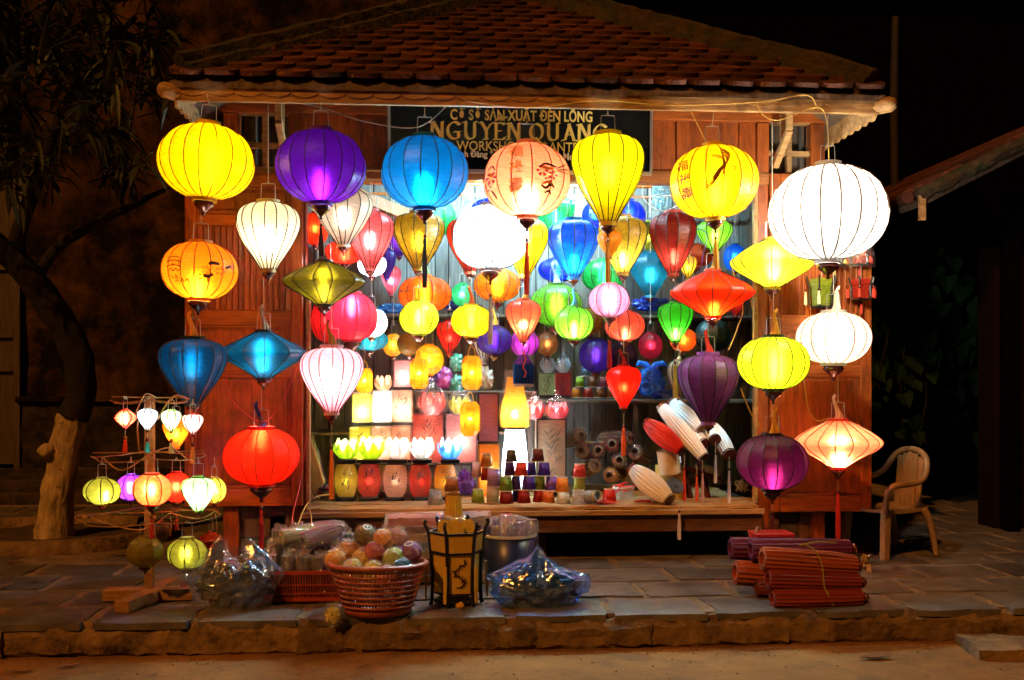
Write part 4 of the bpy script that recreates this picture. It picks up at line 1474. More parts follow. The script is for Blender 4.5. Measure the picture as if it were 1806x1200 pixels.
for (lab, px, y0, y1, hw, sh, col, Y, P) in (
        ('violet lantern high at the back beside the gold brocade one', 704, 398, 452, 22, 'balloon', (.16, .03, .30), .95, 3),
        ('maroon round lantern at the back under the long shelf, right of the copper-red one', 1147, 588, 632, 22, 'oval', (.30, .02, .04), .75, 2),
        ('olive balloon lantern at the back behind the brown-red brocade one', 1146, 392, 446, 21, 'balloon', (.26, .24, .03), 1.0, 3),
        ('blue oval lantern at the back near the right post', 1296, 432, 478, 20, 'oval', (.01, .10, .34), .60, 4),
        ('dark red balloon lantern at the back near the right post', 1298, 500, 556, 19, 'balloon', (.42, .03, .02), .70, 3),
        ('amber round lantern at the back left below the long shelf', 694, 590, 628, 19, 'oval', (.55, .26, .02), .70, 3),
        ('brown round lantern at the back below the green brocade one', 965, 588, 626, 20, 'oval', (.26, .10, .03), .80, 1.5),
        ('rose balloon lantern at the back left of the orange pumpkin', 690, 470, 520, 18, 'balloon', (.60, .12, .16), .90, 3),
        ('green oval lantern at the back right of the orange pumpkin', 815, 500, 540, 19, 'oval', (.05, .30, .12), .90, 4)):
    lantern(lab, px, y0, y1, hw, sh, col, Y, P, 12, up=330, ribs=False, bulb=COOL)

# paintings on three of them
for i, ch in enumerate('福祿壽'):
    glyph_on(r4, ch, -18, -38 + i * 30, 24, ink((.75, .20, .01)))
    glyph_on(r6, ch, -51 + i * 3, -22 + i * 24, 19, ink((.16, .02, .07)))


def blossom(cx_, cy_, r_, k):
    return [([(cx_ + r_ * .25 * math.cos(a), cy_ + r_ * .25 * math.sin(a)), (cx_ + r_ * math.cos(a - .35), cy_ + r_ * math.sin(a - .35)), (cx_ + r_ * 1.15 * math.cos(a), cy_ + r_ * 1.15 * math.sin(a)), (cx_ + r_ * math.cos(a + .35), cy_ + r_ * math.sin(a + .35))], 'fill')
            for a in [6.283 * i / k for i in range(k)]]


red_ink, dark_ink, or_ink, br_ink = ink((.55, .03, .10)), ink((.05, .012, .01)), ink((.75, .16, .01)), ink((.30, .08, .01))
paint_on(r4, blossom(26, -2, 9, 6) + blossom(44, 4, 7, 5) + blossom(36, 14, 6, 5) + blossom(-60, 6, 9, 6) + blossom(-66, 20, 6, 5), red_ink)
paint_on(r4, [([(22, -8), (30, -14), (40, -13), (50, -10)], 4), ([(50, -8), (60, -14), (66, -20)], 2.5), ([(52, -6), (64, -9), (71, -12)], 2.5), ([(50, -4), (62, -4), (70, -3)], 2), ([(24, 22), (32, 26), (40, 20), (46, 24)], 4),
              ([(30, 34), (38, 30), (40, 36)], 3), ([(-66, -8), (-58, -14), (-54, -6)], 3), ([(-60, 26), (-54, 34), (-50, 40)], 3)], dark_ink)
paint_on(r4, [([(24, -10), (34, -6), (46, -8)], 5), ([(26, 20), (36, 16), (44, 20)], 4), ([(-64, -4), (-60, 2), (-56, 4)], 4)], or_ink)
feather = []
for i in range(7):
    t_ = i / 6
    feather.append(([(13 + 3 * t_, -46 + 4 * i), (21 + 5 * math.sin(i), -40 + 4 * i), (27 - 2 * i, -30 + 5 * i)], 2.7))
    feather.append(([(24 - 3 * i, -22 + 5 * i), (14 - 3 * i, -12 + 5 * i), (4 - 3.2 * i, -2 + 4 * i)], 2.5))
feather += [([(-3, -33), (6, -32), (15, -28)], 2.2), ([(-2, -31), (8, -28), (16, -25)], 1.6), ([(-17, 20), (-13, 26), (-9, 20)], 2.4), ([(29, -9), (33, -12), (35, -7), (30, -3)], 1.8), ([(-14, 14), (-8, 20), (0, 22)], 1.5)]
paint_on(r6, feather, br_ink, lift=.007)
paint_on(r6, [([(17, -42), (24, -30), (22, -18), (12, -4)], 2.4), ([(6, 4), (12, 8), (16, 0)], 2), ([(-6, 16), (4, 20), (14, 12)], 2)], or_ink)
paint_on(r9, [([(-52, -14), (-47, -17), (-36, -17), (-30, -13)], 2), ([(-54, -8), (-42, -11), (-29, -8)], 2.4), ([(-50, -8), (-51, 0)], 1.6), ([(-43, -9), (-43, -1)], 1.6), ([(-34, -9), (-33, 0)], 1.6), ([(-53, 0), (-42, -3), (-29, 1)], 2),
              ([(-50, 8), (-46, 3), (-42, 8), (-38, 3), (-34, 8), (-30, 2)], 2), ([(-44, 16), (-40, 20)], 2), ([(-38, 13), (-37, 21)], 2), ([(-33, 14), (-36, 18), (-31, 20)], 1.8), ([(-38, 26), (-34, 22), (-33, 27)], 2), ([(-30, 26), (-27, 21), (-24, 26)], 2), ([(-22, 25), (-18, 20), (-16, 30)], 2)], ink((.09, .012, .004)))
paint_on(r9, [([(14, -7), (22, -9), (32, -8)], 6), ([(42, -2), (48, -6)], 5), ([(48, -6), (52, -14)], 1.4), ([(48, -6), (56, -11)], 1.4), ([(48, -6), (58, -6)], 1.4), ([(48, -6), (56, -1)], 1.4), ([(6, 14), (18, 14)], 7), ([(16, 14), (22, 10)], 5), ([(-1, 11), (3, 14)], 3), ([(-1, 20), (4, 18)], 3), ([(14, 16), (14, 23)], 3)], dark_ink)
paint_on(r9, blossom(34, 4, 8, 5) + blossom(10, 4, 7, 5), ink((.8, .12, .01)))
paint_on(r47, [([(-42, -2), (-38, -4)], 5), ([(-34, -2), (-28, -4)], 4), ([(-30, -6), (-26, -10)], 2), ([(-28, -3), (-22, -3)], 2)], dark_ink)

# ---- hexagonal orange lanterns


def hexl(label, px, y0, y1, hw, Y, up):
    c = at(px, (y0 + y1) / 2, Y)
    s = ppm(px, Y)
    R_, H = hw / s, (y1 - y0) / s
    root = thing('hexagonal_lantern', label, 'lantern', c, 'orange hexagonal lanterns')
    pr = [(.60, -.5), (1, -.34), (1, .34), (.62, .5)]
    for k in range(6):
        a0, a1 = 6.283 * k / 6, 6.283 * (k + 1) / 6
        vs = [(R_ * r_ * math.cos(a), R_ * r_ * math.sin(a), H * z_) for r_, z_ in pr for a in (a0, a1)]
        MB().add(vs, [(0, 1, 3, 2), (2, 3, 5, 4), (4, 5, 7, 6)]).build('panel', fabric((.95, .27, .008), 0, 0, .55, 1), root)
        MB().tube([(R_ * 1.01 * r_ * math.cos(a0), R_ * 1.01 * r_ * math.sin(a0), H * z_) for r_, z_ in pr], .0018, 5).build('frame_rod', plain((.95, .55, .08)), root)
    MB().tube([(-R_ * .4, 0, H * .5), (-R_ * .25, 0, H * .72), (0, 0, H * .8), (R_ * .25, 0, H * .72), (R_ * .4, 0, H * .5)], .003, 6).build('handle', plain((.95, .55, .08)), root)
    top = (at(px, up, Y) - c).z
    MB().tube([(0, 0, H * .8), (0, 0, top)], .0016, 4).build('cord', CORD, root)
    MB().lathe([(.004, -.012), (.011, -.004), (.012, .004), (.005, .012)], 8).build('bulb', glow(1.6 * BOOST, WARM, .0016), root, smooth=True)


hexl('orange hexagonal lantern below the lemon-lime round lantern', 739, 632, 686, 16, .02, 592)
hexl('orange hexagonal lantern below the bright yellow round lantern', 832, 628, 688, 17, .02, 596)
hexl('orange hexagonal lantern, lowest, hanging in front of the tall pink box', 829, 709, 769, 17, .0, 690)
hexl('orange hexagonal lantern half hidden behind the pale pink balloon', 643, 650, 694, 14, .15, 600)

# blue silk box lantern
c = at(923, 652, .02)
s = ppm(923, .02)
bl = thing('box_lantern', 'small blue square lantern with purple top and red cord', 'lantern', c)
h = 17 / s
for (x0, x1, y0, y1) in ((-h, h, -h, -h + .003), (-h, h, h - .003, h), (-h, -h + .003, -h + .004, h - .004), (h - .003, h, -h + .004, h - .004)):
    MB().bx(x0, x1, y0, y1, -25 / s, 9 / s).build('panel', fabric((.04, .22, .72)), bl)
MB().lathe([(h * 1.35, 9.5 / s), (h * .5, 26 / s)], 4, phase=R(45)).build('top', fabric((.22, .03, .5)), bl)
MB().lathe([(h * 1.38, -30 / s), (h * 1.38, -25.3 / s)], 4, phase=R(45)).build('base', plain((.85, .85, .85)), bl)
MB().tube([(0, -h * .5, 30 / s), (.01, -h * 1.05, 18 / s), (-.01, -h * 1.1, 4 / s), (.012, -h * 1.1, -6 / s), (0, -h * 1.1, -14 / s)], .006, 6).build('red_cord', plain((.85, .08, .05)), bl)
MB().tube([(0, 0, 25 / s), (0, 0, (at(923, 604, .02) - c).z)], .0016, 4).build('cord', CORD, bl)

# ---- silk sachet lanterns on the right door


def sachet(label, px, y0, y1, hw, col, tcol, film_=False, Y=-.13):
    c = at(px, (y0 + y1) / 2, Y)
    s = ppm(px, Y)
    root = thing('mini_palace_lantern', label, 'lantern', c, 'small silk lanterns on the right door')
    w_, h_ = hw / s, (y1 - y0) / 2 / s
    m_ = fabric(col, 1)
    MB().lathe([(w_ * .82, -h_), (w_ * .9, h_ * .4)], 6).build('body', m_, root)
    MB().lathe([(w_ * 1.0, h_ * .41), (w_ * 1.05, h_ * .98), (w_ * .5, h_)], 6).build('collar', m_, root)
    for k in range(6):
        a = 6.283 * k / 6
        x, y = math.cos(a) * w_ * 1.08, math.sin(a) * w_ * 1.08
        MB().tube([(x * .8, y * .8, -h_ * 1.05), (x, y, -h_ * .8), (x * .92, y * .92, h_ * .2), (x * 1.12, y * 1.12, h_ * .9), (x * 1.2, y * 1.2, h_ * 1.2)], .006, 6).build('frame_post', BLACK, root)
        if k in (0, 2, 3, 4, 5) and k not in (1,):
            tassel_into(root, (x * 1.28, y * 1.28), -h_ * .95, h_ * .15, tcol, .010)
    MB().lathe([(w_ * .95, -h_ * 1.12), (w_ * .9, -h_ * 1.01)], 6).build('base', BLACK, root)
    MB().tube([(0, 0, h_), (0, 0, h_ * 2.4)], .002, 4).build('cord', CORD, root)
    tassel_into(root, (0, 0), -h_ * 2.6, -h_ * 1.4, tcol, .010)
    MB().tube([(0, 0, -h_ * 1.1), (0, 0, -h_ * 1.4)], .0016, 4).build('tassel_cord', CORD, root)
    if film_:
        m = MB().lathe([(w_ * 1.5, -h_ * 1.5), (w_ * 1.65, -h_ * .5), (w_ * 1.5, h_), (w_ * .3, h_ * 2.2)], 14)
        m.v = [tuple(Vector(v) + noise.noise_vector(Vector(v) * 30) * .014) for v in m.v]
        m.build('wrapper', FILM, root)


sachet('small lime-green silk lantern with pale tassels on the right door', 1449, 492, 540, 21, (.52, .62, .03), (.8, .75, .35))
sachet('small red silk lantern with red tassels on the right door', 1519, 493, 527, 18, (.85, .06, .02), (.75, .05, .02))
sachet('small red silk lantern wrapped in clear plastic above the other red one', 1516, 440, 466, 16, (.8, .08, .03), (.75, .08, .04), True)
sachet('small yellow silk lantern in clear plastic, half hidden below the largest white lantern', 1472, 444, 468, 16, (.75, .55, .08), (.7, .55, .15), True)
WOOD_STAND = mat('stand_wood', (.34, .17, .06), (.2, .09, .03), rough=.6, scale=6, stretch=(.8, 6, 6), bump=.2)
# ================================================================== LANTERN STAND
pc = on_z(262, 1060, 0)
YSt = pc.y
SS = ppm(262, YSt)
st = thing('lantern_stand', 'wooden post stand with cross foot and three wire tiers of small lanterns', 'stand', pc)


def sp(px, py, dy=0.0):
    return at(px, py, YSt + dy) - pc


MB().bar((-.24, .02, .035), (.24, .02, .035), .085, .065).build('foot_beam', WOOD_STAND, st, bevel=.004)
MB().bar((-.05, -.30, .034), (.02, -.024, .034), .085, .066).build('foot_beam', WOOD_STAND, st, bevel=.004)
MB().bar((.02, .064, .034), (.05, .30, .034), .085, .066).build('foot_beam', WOOD_STAND, st, bevel=.004)
MB().bx(-.024, .024, .0, .046, .068, sp(270, 700).z).build('post', WOOD_STAND, st, bevel=.003)
tier = mat('bamboo_tape', (.36, .17, .05), (.2, .09, .025), rough=.6, scale=12)
for (py_, r_, dy) in ((702, 62, .23), (799, 92, .32), (905, 118, .36)):
    z_ = sp(262, py_).z
    for k in range(4):
        a = k * math.pi / 2 + .35
        MB().bar((0, .023, z_), (math.cos(a) * r_ / SS, .023 + math.sin(a) * dy, z_ + .004 * k), .010, .007).build('arm', WOOD_STAND if k % 2 else tier, st)
    pts = []
    for k in range(25):
        a = 6.283 * k / 24 + .35
        pts.append(Vector((math.cos(a) * r_ / SS * (1 + .05 * math.sin(k * 2.3)), .023 + math.sin(a) * dy, z_ - .012 - .018 * abs(math.sin(2 * (a - .35))))))
    MB().tube(pts, .0034, 6).build('hoop', tier, st)
for (a, b, c_) in (((180, 806), (215, 830), (262, 802)), ((262, 802), (300, 790), (332, 812)), ((145, 910), (245, 935), (300, 905)), ((300, 905), (350, 915), (380, 902)), ((240, 728), (256, 696), (276, 702)), ((278, 740), (305, 700), (334, 704)), ((246, 800), (243, 745), (262, 735))):
    P = catmull([tuple(sp(*a, -.06)), tuple(sp(*b, -.10)), tuple(sp(*c_, -.02))], 7)
    MB().tube(P, .0042, 6).build('cable', mat('bare_cable', (.34, .15, .05), rough=.5), st)
for (px_, y0_, y1_) in ((380, 905, 960), (372, 905, 945), (300, 905, 945)):
    MB().tube([sp(px_, y0_, -.1), sp(px_ + 3, (y0_ + y1_) / 2, -.1), sp(px_, y1_, -.1)], .003, 5).build('cable', MATS['bare_cable'], st)
SG = 'small lanterns on the wooden stand'
sk = dict(n=8, name='mini_lantern', group=SG)
lantern('tiny salmon disc lantern with red tassel, leftmost on the top tier', 221, 722, 754, 20, 'saucer', (.92, .16, .09), YSt - .05, 4, up=706, tassel=((.8, .05, .02), 772, 798), rib=RIBRED, **sk)
lantern('tiny white lantern with turquoise tassel on the top tier', 260, 722, 757, 19, 'balloon', WHITE, YSt - .1, 3, up=704, tassel=((.02, .40, .45), 776, 798), bulb=COOL, **sk)
lantern('tiny greenish-white lantern with cream tassel on the top tier', 302, 724, 760, 19, 'balloon', (.62, .90, .40), YSt - .1, 3, up=706, tassel=((.75, .62, .35), 778, 800), **sk)
lantern('tiny pinkish-white lantern with orange tassel, rightmost on the top tier', 340, 731, 765, 18, 'balloon', (.95, .50, .46), YSt - .05, 2.6, up=704, tassel=((.85, .28, .04), 785, 818), ringcol=(.85, .08, .05), **sk)
lantern('orange balloon lantern behind the top tier of the stand', 311, 738, 790, 24, 'balloon', (.92, .20, .015), YSt + .25, 5, up=702, ribs=False, **sk)
lantern('bronze-green round mini lantern, leftmost on the middle tier', 180, 844, 889, 32, 'oval', (.40, .33, .05), YSt - .05, 4.5, up=806, pat=2, thin=.24, bulb=COOL, bx_=.2, bz=-.15, **sk)
lantern('violet round mini lantern at the back of the middle tier', 231, 838, 881, 27, 'oval', (.40, .07, .62), YSt + .22, 7, up=806, pat=2, bulb=COOL, **sk)
lantern('peach round mini lantern in the middle of the stand', 268, 837, 890, 35, 'oval', (.95, .24, .08), YSt - .18, 6, up=806, rib=RIBRED, ringcol=(.85, .08, .03), ring=.32, tassel=((.6, .03, .02), 912, 950), bulb=WARM, **sk)
lantern('red round mini lantern behind the peach one', 311, 834, 884, 25, 'oval', (.85, .05, .02), YSt + .18, 4, up=806, ribs=False, ring=.32, tassel=((.6, .03, .02), 912, 936), **sk)
lantern('glowing light-green balloon mini lantern on the right of the stand', 350, 843, 902, 31, 'balloon', (.58, .88, .30), YSt - .15, 8, up=806, ringcol=(.1, .2, .03), bulb=COOL, **sk)
lantern('gold round mini lantern behind the light-green one', 378, 843, 886, 21, 'oval', (.58, .42, .07), YSt + .08, 4.5, up=806, pat=2, thin=.24, **sk)
lantern('dull olive round mini lantern in front of the post', 256, 948, 997, 33, 'oval', (.42, .33, .05), YSt - .16, 0, up=912, ribs=False, ring=.3, **sk)
lantern('gold round mini lantern with dark ribs, lowest on the stand', 330, 950, 1002, 35, 'oval', (.40, .32, .04), YSt - .08, 2.2, up=914, pat=2, thin=.26, bulb=COOL, ring=.28, **sk)
lantern('dim red disc lantern low behind the stand', 372, 938, 968, 24, 'disc', (.62, .07, .02), YSt + .35, 0, up=905, ribs=False, **sk)
lantern('dim brown lantern low behind the stand post', 281, 920, 960, 21, 'balloon', (.34, .16, .04), YSt + .4, 0, up=905, ribs=False, **sk)
# ================================================================== GOODS ON THE COUNTER
PRINT = ink((.05, .03, .02))


def bamboo(parent, cx_, y, z0, z1, w_, material=PRINT, seed=0, n=24):
    """printed bamboo leaves on a face looking at -y"""
    r_ = random.Random(seed)
    m = MB()
    h = z1 - z0
    for i in range(n):
        t = i / n
        x = cx_ + w_ * r_.uniform(-.22, .22)
        z = z0 + h * (.06 + .82 * t)
        a = r_.choice((-1, 1)) * r_.uniform(.15, .85)
        L_ = h * r_.uniform(.16, .26)
        d_ = Vector((math.sin(a), 0, math.cos(a) * .9))
        q = Vector((d_.z, 0, -d_.x)) * L_ * .075
        p = Vector((x, y - .0004 * (i % 3), z))
        m.add([p, p + d_ * L_ * .45 + q, p + d_ * L_, p + d_ * L_ * .45 - q], [(0, 1, 2, 3)])
    o = m.build('bamboo_print', material, parent)
    o['kind'] = 'stuff'


def box_lamp(label, px0, px1, y0, y1, Y, col, depth=None, base=True, P=0, pr=1, turn=0, edge=None, bulb=WARM):
    """square paper table lamp: four paper panels in a thin frame on a black base"""
    s = ppm((px0 + px1) / 2, Y)
    c = at((px0 + px1) / 2, y1, Y)
    w_, h_ = (px1 - px0) / s, (y1 - y0) / s
    d_ = depth or w_
    root = thing('paper_lamp', label, 'lamp', c + Vector((0, d_ / 2, 0)), 'square paper lamps on the counter', (0, 0, R(turn)))
    fm = fabric(tuple(q ** 1.15 for q in col), 0, 0, .55, 1 if P else False)
    zb = .022 if base else .004
    x, y = w_ / 2, d_ / 2
    for (a, b) in (((-x, -y), (x, -y)), ((x, -y), (x, y)), ((x, y), (-x, y)), ((-x, y), (-x, -y))):
        MB().add([(a[0], a[1], zb), (b[0], b[1], zb), (b[0], b[1], h_), (a[0], a[1], h_)], [(0, 1, 2, 3)]).build('panel', fm, root)
    em = edge or plain(tuple(q * .45 for q in col))
    for (i, j) in ((-1, -1), (1, -1), (1, 1), (-1, 1)):
        MB().bx(i * x - .0045, i * x + .0045, j * y - .0045, j * y + .0045, zb, h_ + .003).build('frame_post', em, root)
    for j in (-1, 1):
        MB().bx(-x, x, j * y - .004, j * y + .004, h_ - .004, h_ + .004).build('frame_rail', em, root)
    if base:
        MB().bx(-x - .006, x + .006, -y - .006, y + .006, 0, zb - .001).build('base', BLACK, root)
    if pr:
        bamboo(root, 0, -y - .003, h_ * .12, h_ * .92, w_, PRINT if pr == 1 else ink(tuple(q * .35 for q in col)), seed=int(px0 * 7 + y0))
    if P:
        MB().lathe([(.008, -.03), (.020, -.01), (.022, .01), (.010, .03)], 8, (0, 0, h_ * .42)).build('bulb', glow(P * BOOST_C * .75, bulb, .006), root, smooth=True)
    return root


PEACHP, PINKP, YELP, WHITEP, REDP = (.90, .50, .36), (.90, .40, .40), (.88, .70, .10), (.92, .84, .78), (.85, .12, .07)
zr = at(720, 816, .55).z
xr0, xr1 = at(604, 800, .5).x, at(842, 800, .5).x
for (za, zb_) in ((zr - .02, zr), ):
    part('display_step', MB().bx(xr0, xr1, .50, .86, za, zb_), WOOD_DARK)
for x in (xr0 + .01, xr1 - .04):
    part('step_leg', MB().bx(x, x + .03, .51, .85, ZC + .003, zr - .021), WOOD_DARK)
box_lamp('yellow square paper lamp glowing, left end of the upper row', 622, 654, 697, 750, .52, YELP, P=14)
box_lamp('white square paper lamp glowing, middle of the upper row', 658, 690, 690, 750, .52, WHITEP, P=15)
box_lamp('peach square paper lamp, right end of the upper row', 693, 726, 689, 750, .52, PEACHP, P=4)
box_lamp('yellow square paper lamp, left end of the lower row', 617, 653, 755, 816, .52, YELP, P=4)
box_lamp('peach square paper lamp, middle of the lower row behind the lotus lamps', 655, 688, 754, 816, .52, PEACHP, P=4)
box_lamp('salmon square paper lamp, right end of the lower row', 691, 724, 753, 816, .52, (.88, .40, .26), P=3)
box_lamp('large coral-red square paper lamp behind the lit lotus lamps', 728, 781, 732, 816, .58, (.85, .20, .14), P=3, depth=.14, base=False)
box_lamp('large plain pink square paper lamp right of the coral-red one', 787, 840, 732, 816, .58, (.90, .42, .40), P=4, depth=.14, pr=0, base=False)
box_lamp('pink square paper lamp standing high beside the left hexagonal lantern', 695, 731, 636, 688, .64, PINKP, P=4, pr=0)
box_lamp('tall dusty-pink paper lamp on black base, left of the lit orange lamp', 844, 879, 694, 784, .40, (.78, .34, .36), P=0, pr=0, depth=.12, edge=BLACK)
box_lamp('orange square paper lamp with handle below the tall dusty-pink one', 845, 880, 784, 876, .38, (.92, .38, .06), P=4, pr=0, base=False)
box_lamp('tall beige paper lamp with bamboo print in the middle of the counter', 947, 998, 740, 873, .42, (.80, .60, .44), P=0, pr=2, depth=.16, edge=BLACK)
box_lamp('pale green square paper lamp on the right shelf', 953, 978, 659, 702, .88, (.42, .55, .25), P=0)
box_lamp('red square paper lamp on the right shelf', 980, 1006, 659, 702, .88, (.60, .06, .06), P=0)

# tall bright white lamp and the wrapped orange lamp on top of it
s = ppm(908, .38)
c = at(908, 876, .38)
t = thing('tall_lamp', 'very bright tall white tapered paper lamp behind the small lampshades', 'lamp', c)
MB().lathe([(27 / s, 0), (25 / s, 60 / s), (19 / s, 119 / s)], 6, cap=False, phase=.5).build('shade', fabric(WHITE), t)
MB().lathe([(20 / s, 119 / s), (20 / s, 122 / s)], 6, phase=.5).build('top', BLACK, t)
MB().lathe([(.012, -.05), (.024, -.02), (.024, .02), (.012, .05)], 8, (0, 0, 70 / s)).build('bulb', glow(45 * BOOST, COOL, .012), t, smooth=True)
c = at(908, 753, .38)
t = thing('cone_lamp', 'orange tapered lamp wrapped in clear plastic, brightly lit from inside', 'lamp', c)
MB().lathe([(25 / s, 0), (24 / s, 30 / s), (17 / s, 62 / s), (13 / s, 88 / s)], 8, cap=False).build('shade', fabric((.95, .45, .03), 0, .22), t)
m = MB().lathe([(28 / s, 0), (27 / s, 34 / s), (21 / s, 62 / s), (18 / s, 92 / s), (22 / s, 100 / s)], 16, cap=False)
m.v = [tuple(Vector(v) + noise.noise_vector(Vector(v) * 32) * .012) for v in m.v]
m.build('wrapper', FILM, t)
MB().lathe([(22 / s, -3 / s), (24 / s, 0)], 8).build('base', BLACK, t)
MB().lathe([(.010, -.03), (.020, -.01), (.020, .01), (.010, .03)], 8, (0, 0, 22 / s)).build('bulb', glow(9 * BOOST_C, WARM, .006), t, smooth=True)

# ---- barrel lamps and lotus lamps


def vase(label, px, y0, y1, hw, col, Y, P=0):
    s = ppm(px, Y)
    c = at(px, y1, Y)
    h_, w_ = (y1 - y0) / s, hw / s
    root = thing('barrel_lamp', label, 'lamp', c, 'barrel-shaped lamps with bamboo print')
    pr = [(.66, .10), (.84, .2), (.97, .38), (1, .55), (.96, .72), (.84, .88), (.66, .97)]
    m = MB().lathe([(w_ * a, h_ * b) for a, b in pr], 24, cap=False)
    m.build('shade', fabric(col, 0, 0, .5), root, smooth=True)
    MB().bx(-w_ * .82, w_ * .82, -w_ * .82, w_ * .82, 0, h_ * .095).build('base', BLACK, root, bevel=.003)
    MB().bx(-w_ * .7, w_ * .7, -w_ * .7, w_ * .7, h_ * .972, h_).build('cap', BLACK, root)
    r_ = random.Random(int(px))
    m = MB()
    for i in range(14):
        z_ = h_ * r_.uniform(.25, .75)
        a0 = -math.pi / 2 + r_.uniform(-.30, .30)
        da = r_.choice((-1, 1)) * r_.uniform(.08, .22)
        dz = h_ * r_.uniform(.12, .22)
        rad = w_ * 1.012

        def on(a, z):
            t_ = z / h_
            k = 1.0
            for q in range(len(pr) - 1):
                if pr[q][1] <= t_ <= pr[q + 1][1]:
                    k = pr[q][0] + (pr[q + 1][0] - pr[q][0]) * (t_ - pr[q][1]) / (pr[q + 1][1] - pr[q][1])
            return Vector((math.cos(a) * rad * k, math.sin(a) * rad * k, z))
        m.add([on(a0, z_), on(a0 + da * .6 + .03, z_ + dz * .4), on(a0 + da, z_ + dz), on(a0 + da * .3 - .03, z_ + dz * .55)], [(0, 1, 2, 3)])
    m.build('bamboo_print', PRINT, root)['kind'] = 'stuff'
    m = MB().lathe([(w_ * .95, h_ * .02), (w_ * 1.12, h_ * .3), (w_ * 1.14, h_ * .7), (w_ * .9, h_ * .95)], 18, cap=False)
    m.v = [tuple(Vector(v) + noise.noise_vector(Vector(v) * 26 + Vector((px, 0, 0))) * .010) for v in m.v]
    m.build('wrapper', FILM, root)
    if P:
        MB().lathe([(.008, -.02), (.016, 0), (.008, .02)], 8, (0, 0, h_ * .5)).build('bulb', glow(P * BOOST_C * .75, WARM, .004), root, smooth=True)  # weak bulb added to brighten the barrels, which are lit from outside


vase('yellow barrel lamp, leftmost in its row', 610, 816, 882, 20, (.85, .58, .04), .34, .4)
vase('red barrel lamp, second from the left end of its row', 651, 816, 881, 20, (.85, .06, .03), .34, .4)
vase('peach barrel lamp in the middle of its row', 697, 817, 882, 21, (.90, .46, .30), .34, .4)
vase('red barrel lamp right of the peach one', 741, 817, 882, 19, (.80, .03, .02), .34, .4)
vase('orange barrel lamp, rightmost in its row', 785, 817, 881, 19, (.90, .40, .03), .34, .4)
vase('olive barrel lamp half hidden behind the red and peach ones', 674, 817, 872, 18, (.50, .45, .04), .50, 0)


def petal(Lp, Wp, lean):
    m = MB()
    n = 6
    vs = []
    for i in range(n + 1):
        t = i / n
        w_ = Wp * (math.sin(math.pi * (.18 + .80 * t)) if t < 1 else .02)
        out_ = lean * math.sin(t * 2.2)
        for j in (-1, -.5, 0, .5, 1):
            vs.append((out_ * Lp - .18 * Lp * (j * j) * .5, j * w_ / 2, t * Lp))
    fs = []
    for i in range(n):
        for j in range(4):
            a = i * 5 + j
            fs.append((a, a + 1, a + 6, a + 5))
    m.add(vs, fs)
    return m


def lotus(label, px, y0, y1, hw, Y, col, P=0, base=True, wrap=False, z=None, bulb=WARM, col2=None):
    s = ppm(px, Y)
    c = at(px, y1, Y)
    h_, w_ = (y1 - y0) / s, hw / s
    root = thing('lotus_lamp', label, 'lamp', c, 'lotus lamps')
    zb = .03 if base else 0
    if base:
        MB().bx(-w_ * .72, w_ * .72, -w_ * .72, w_ * .72, 0, .026).build('base', BLACK, root, bevel=.003)
    for ringn, (n, ln, wd, r0, cc) in enumerate(((7, h_ * .92, w_ * .95, w_ * .40, col), (7, h_ * .72, w_ * .8, w_ * .50, col2 or col))):
        me = petal(ln, wd, .42 if ringn else .26).mesh('petal', fabric(cc, 0, .10), smooth=True)
        for k in range(n):
            a = 6.283 * (k + .5 * ringn) / n
            link('petal', me, root, (math.cos(a) * r0, math.sin(a) * r0, zb), (0, 0, a))
    MB().lathe([(w_ * .42, zb), (w_ * .52, zb + h_ * .06)], 10).build('cup', fabric(col2 or col), root)
    if P:
        MB().lathe([(.006, -.018), (.014, -.004), (.014, .006), (.006, .018)], 8, (0, 0, zb + h_ * .42)).build('bulb', glow(P * BOOST_C * .75, bulb, .003), root, smooth=True)
    if wrap:
        m = MB().lathe([(w_ * .7, -.003), (w_ * 1.2, h_ * .25), (w_ * 1.15, h_ * .7), (w_ * .7, h_ * 1.05), (w_ * .15, h_ * 1.3), (w_ * .3, h_ * 1.5)], 18, cap=False)
        m.v = [tuple(Vector(v) + noise.noise_vector(Vector(v) * 24 + Vector((px, 0, 0))) * .014) for v in m.v]
        m.build('wrapper', FILM, root)


lotus('glowing lime-green lotus lamp on the yellow barrel lamp', 611, 778, 816, 25, .34, (.70, .80, .12), 18, bulb=COOL)
lotus('glowing yellow-green lotus lamp on the leftmost red barrel lamp', 655, 774, 816, 25, .34, (.80, .85, .10), 22, bulb=COOL)
lotus('glowing blush-white lotus lamp on the peach barrel lamp', 701, 777, 816, 24, .34, (.95, .72, .70), 26, col2=WHITE)
lotus('brilliant white lotus lamp on the red barrel lamp', 745, 777, 816, 23, .34, WHITE, 30)
lotus('bluish-white lotus lamp, rightmost of the lit row', 794, 777, 816, 23, .34, (.60, .80, .95), 20, bulb=COOL, col2=(.2, .5, .85))
lotus('red lotus lamp wrapped in clear plastic on the coral-red lamp', 763, 688, 731, 24, .60, (.85, .10, .08), 3, False, True)
lotus('olive-yellow lotus lamp wrapped in plastic on the plain pink lamp', 812, 697, 731, 20, .62, (.62, .55, .06), 2, False, True)
lotus('pink lotus lamp wrapped in plastic beside the lit orange lamp', 942, 706, 740, 17, .50, (.88, .25, .28), 3, False, True)
lotus('pink lotus lamp wrapped in plastic on the tall beige lamp', 983, 706, 739, 22, .46, (.85, .22, .30), 2, False, True)
lotus('pale lotus lamp standing on the green square lamp', 966, 630, 658, 12, .90, (.70, .80, .82), 0, False, True)
lotus('pale lotus lamp standing on the red square lamp', 993, 630, 658, 12, .90, (.70, .78, .82), 0, False, True)
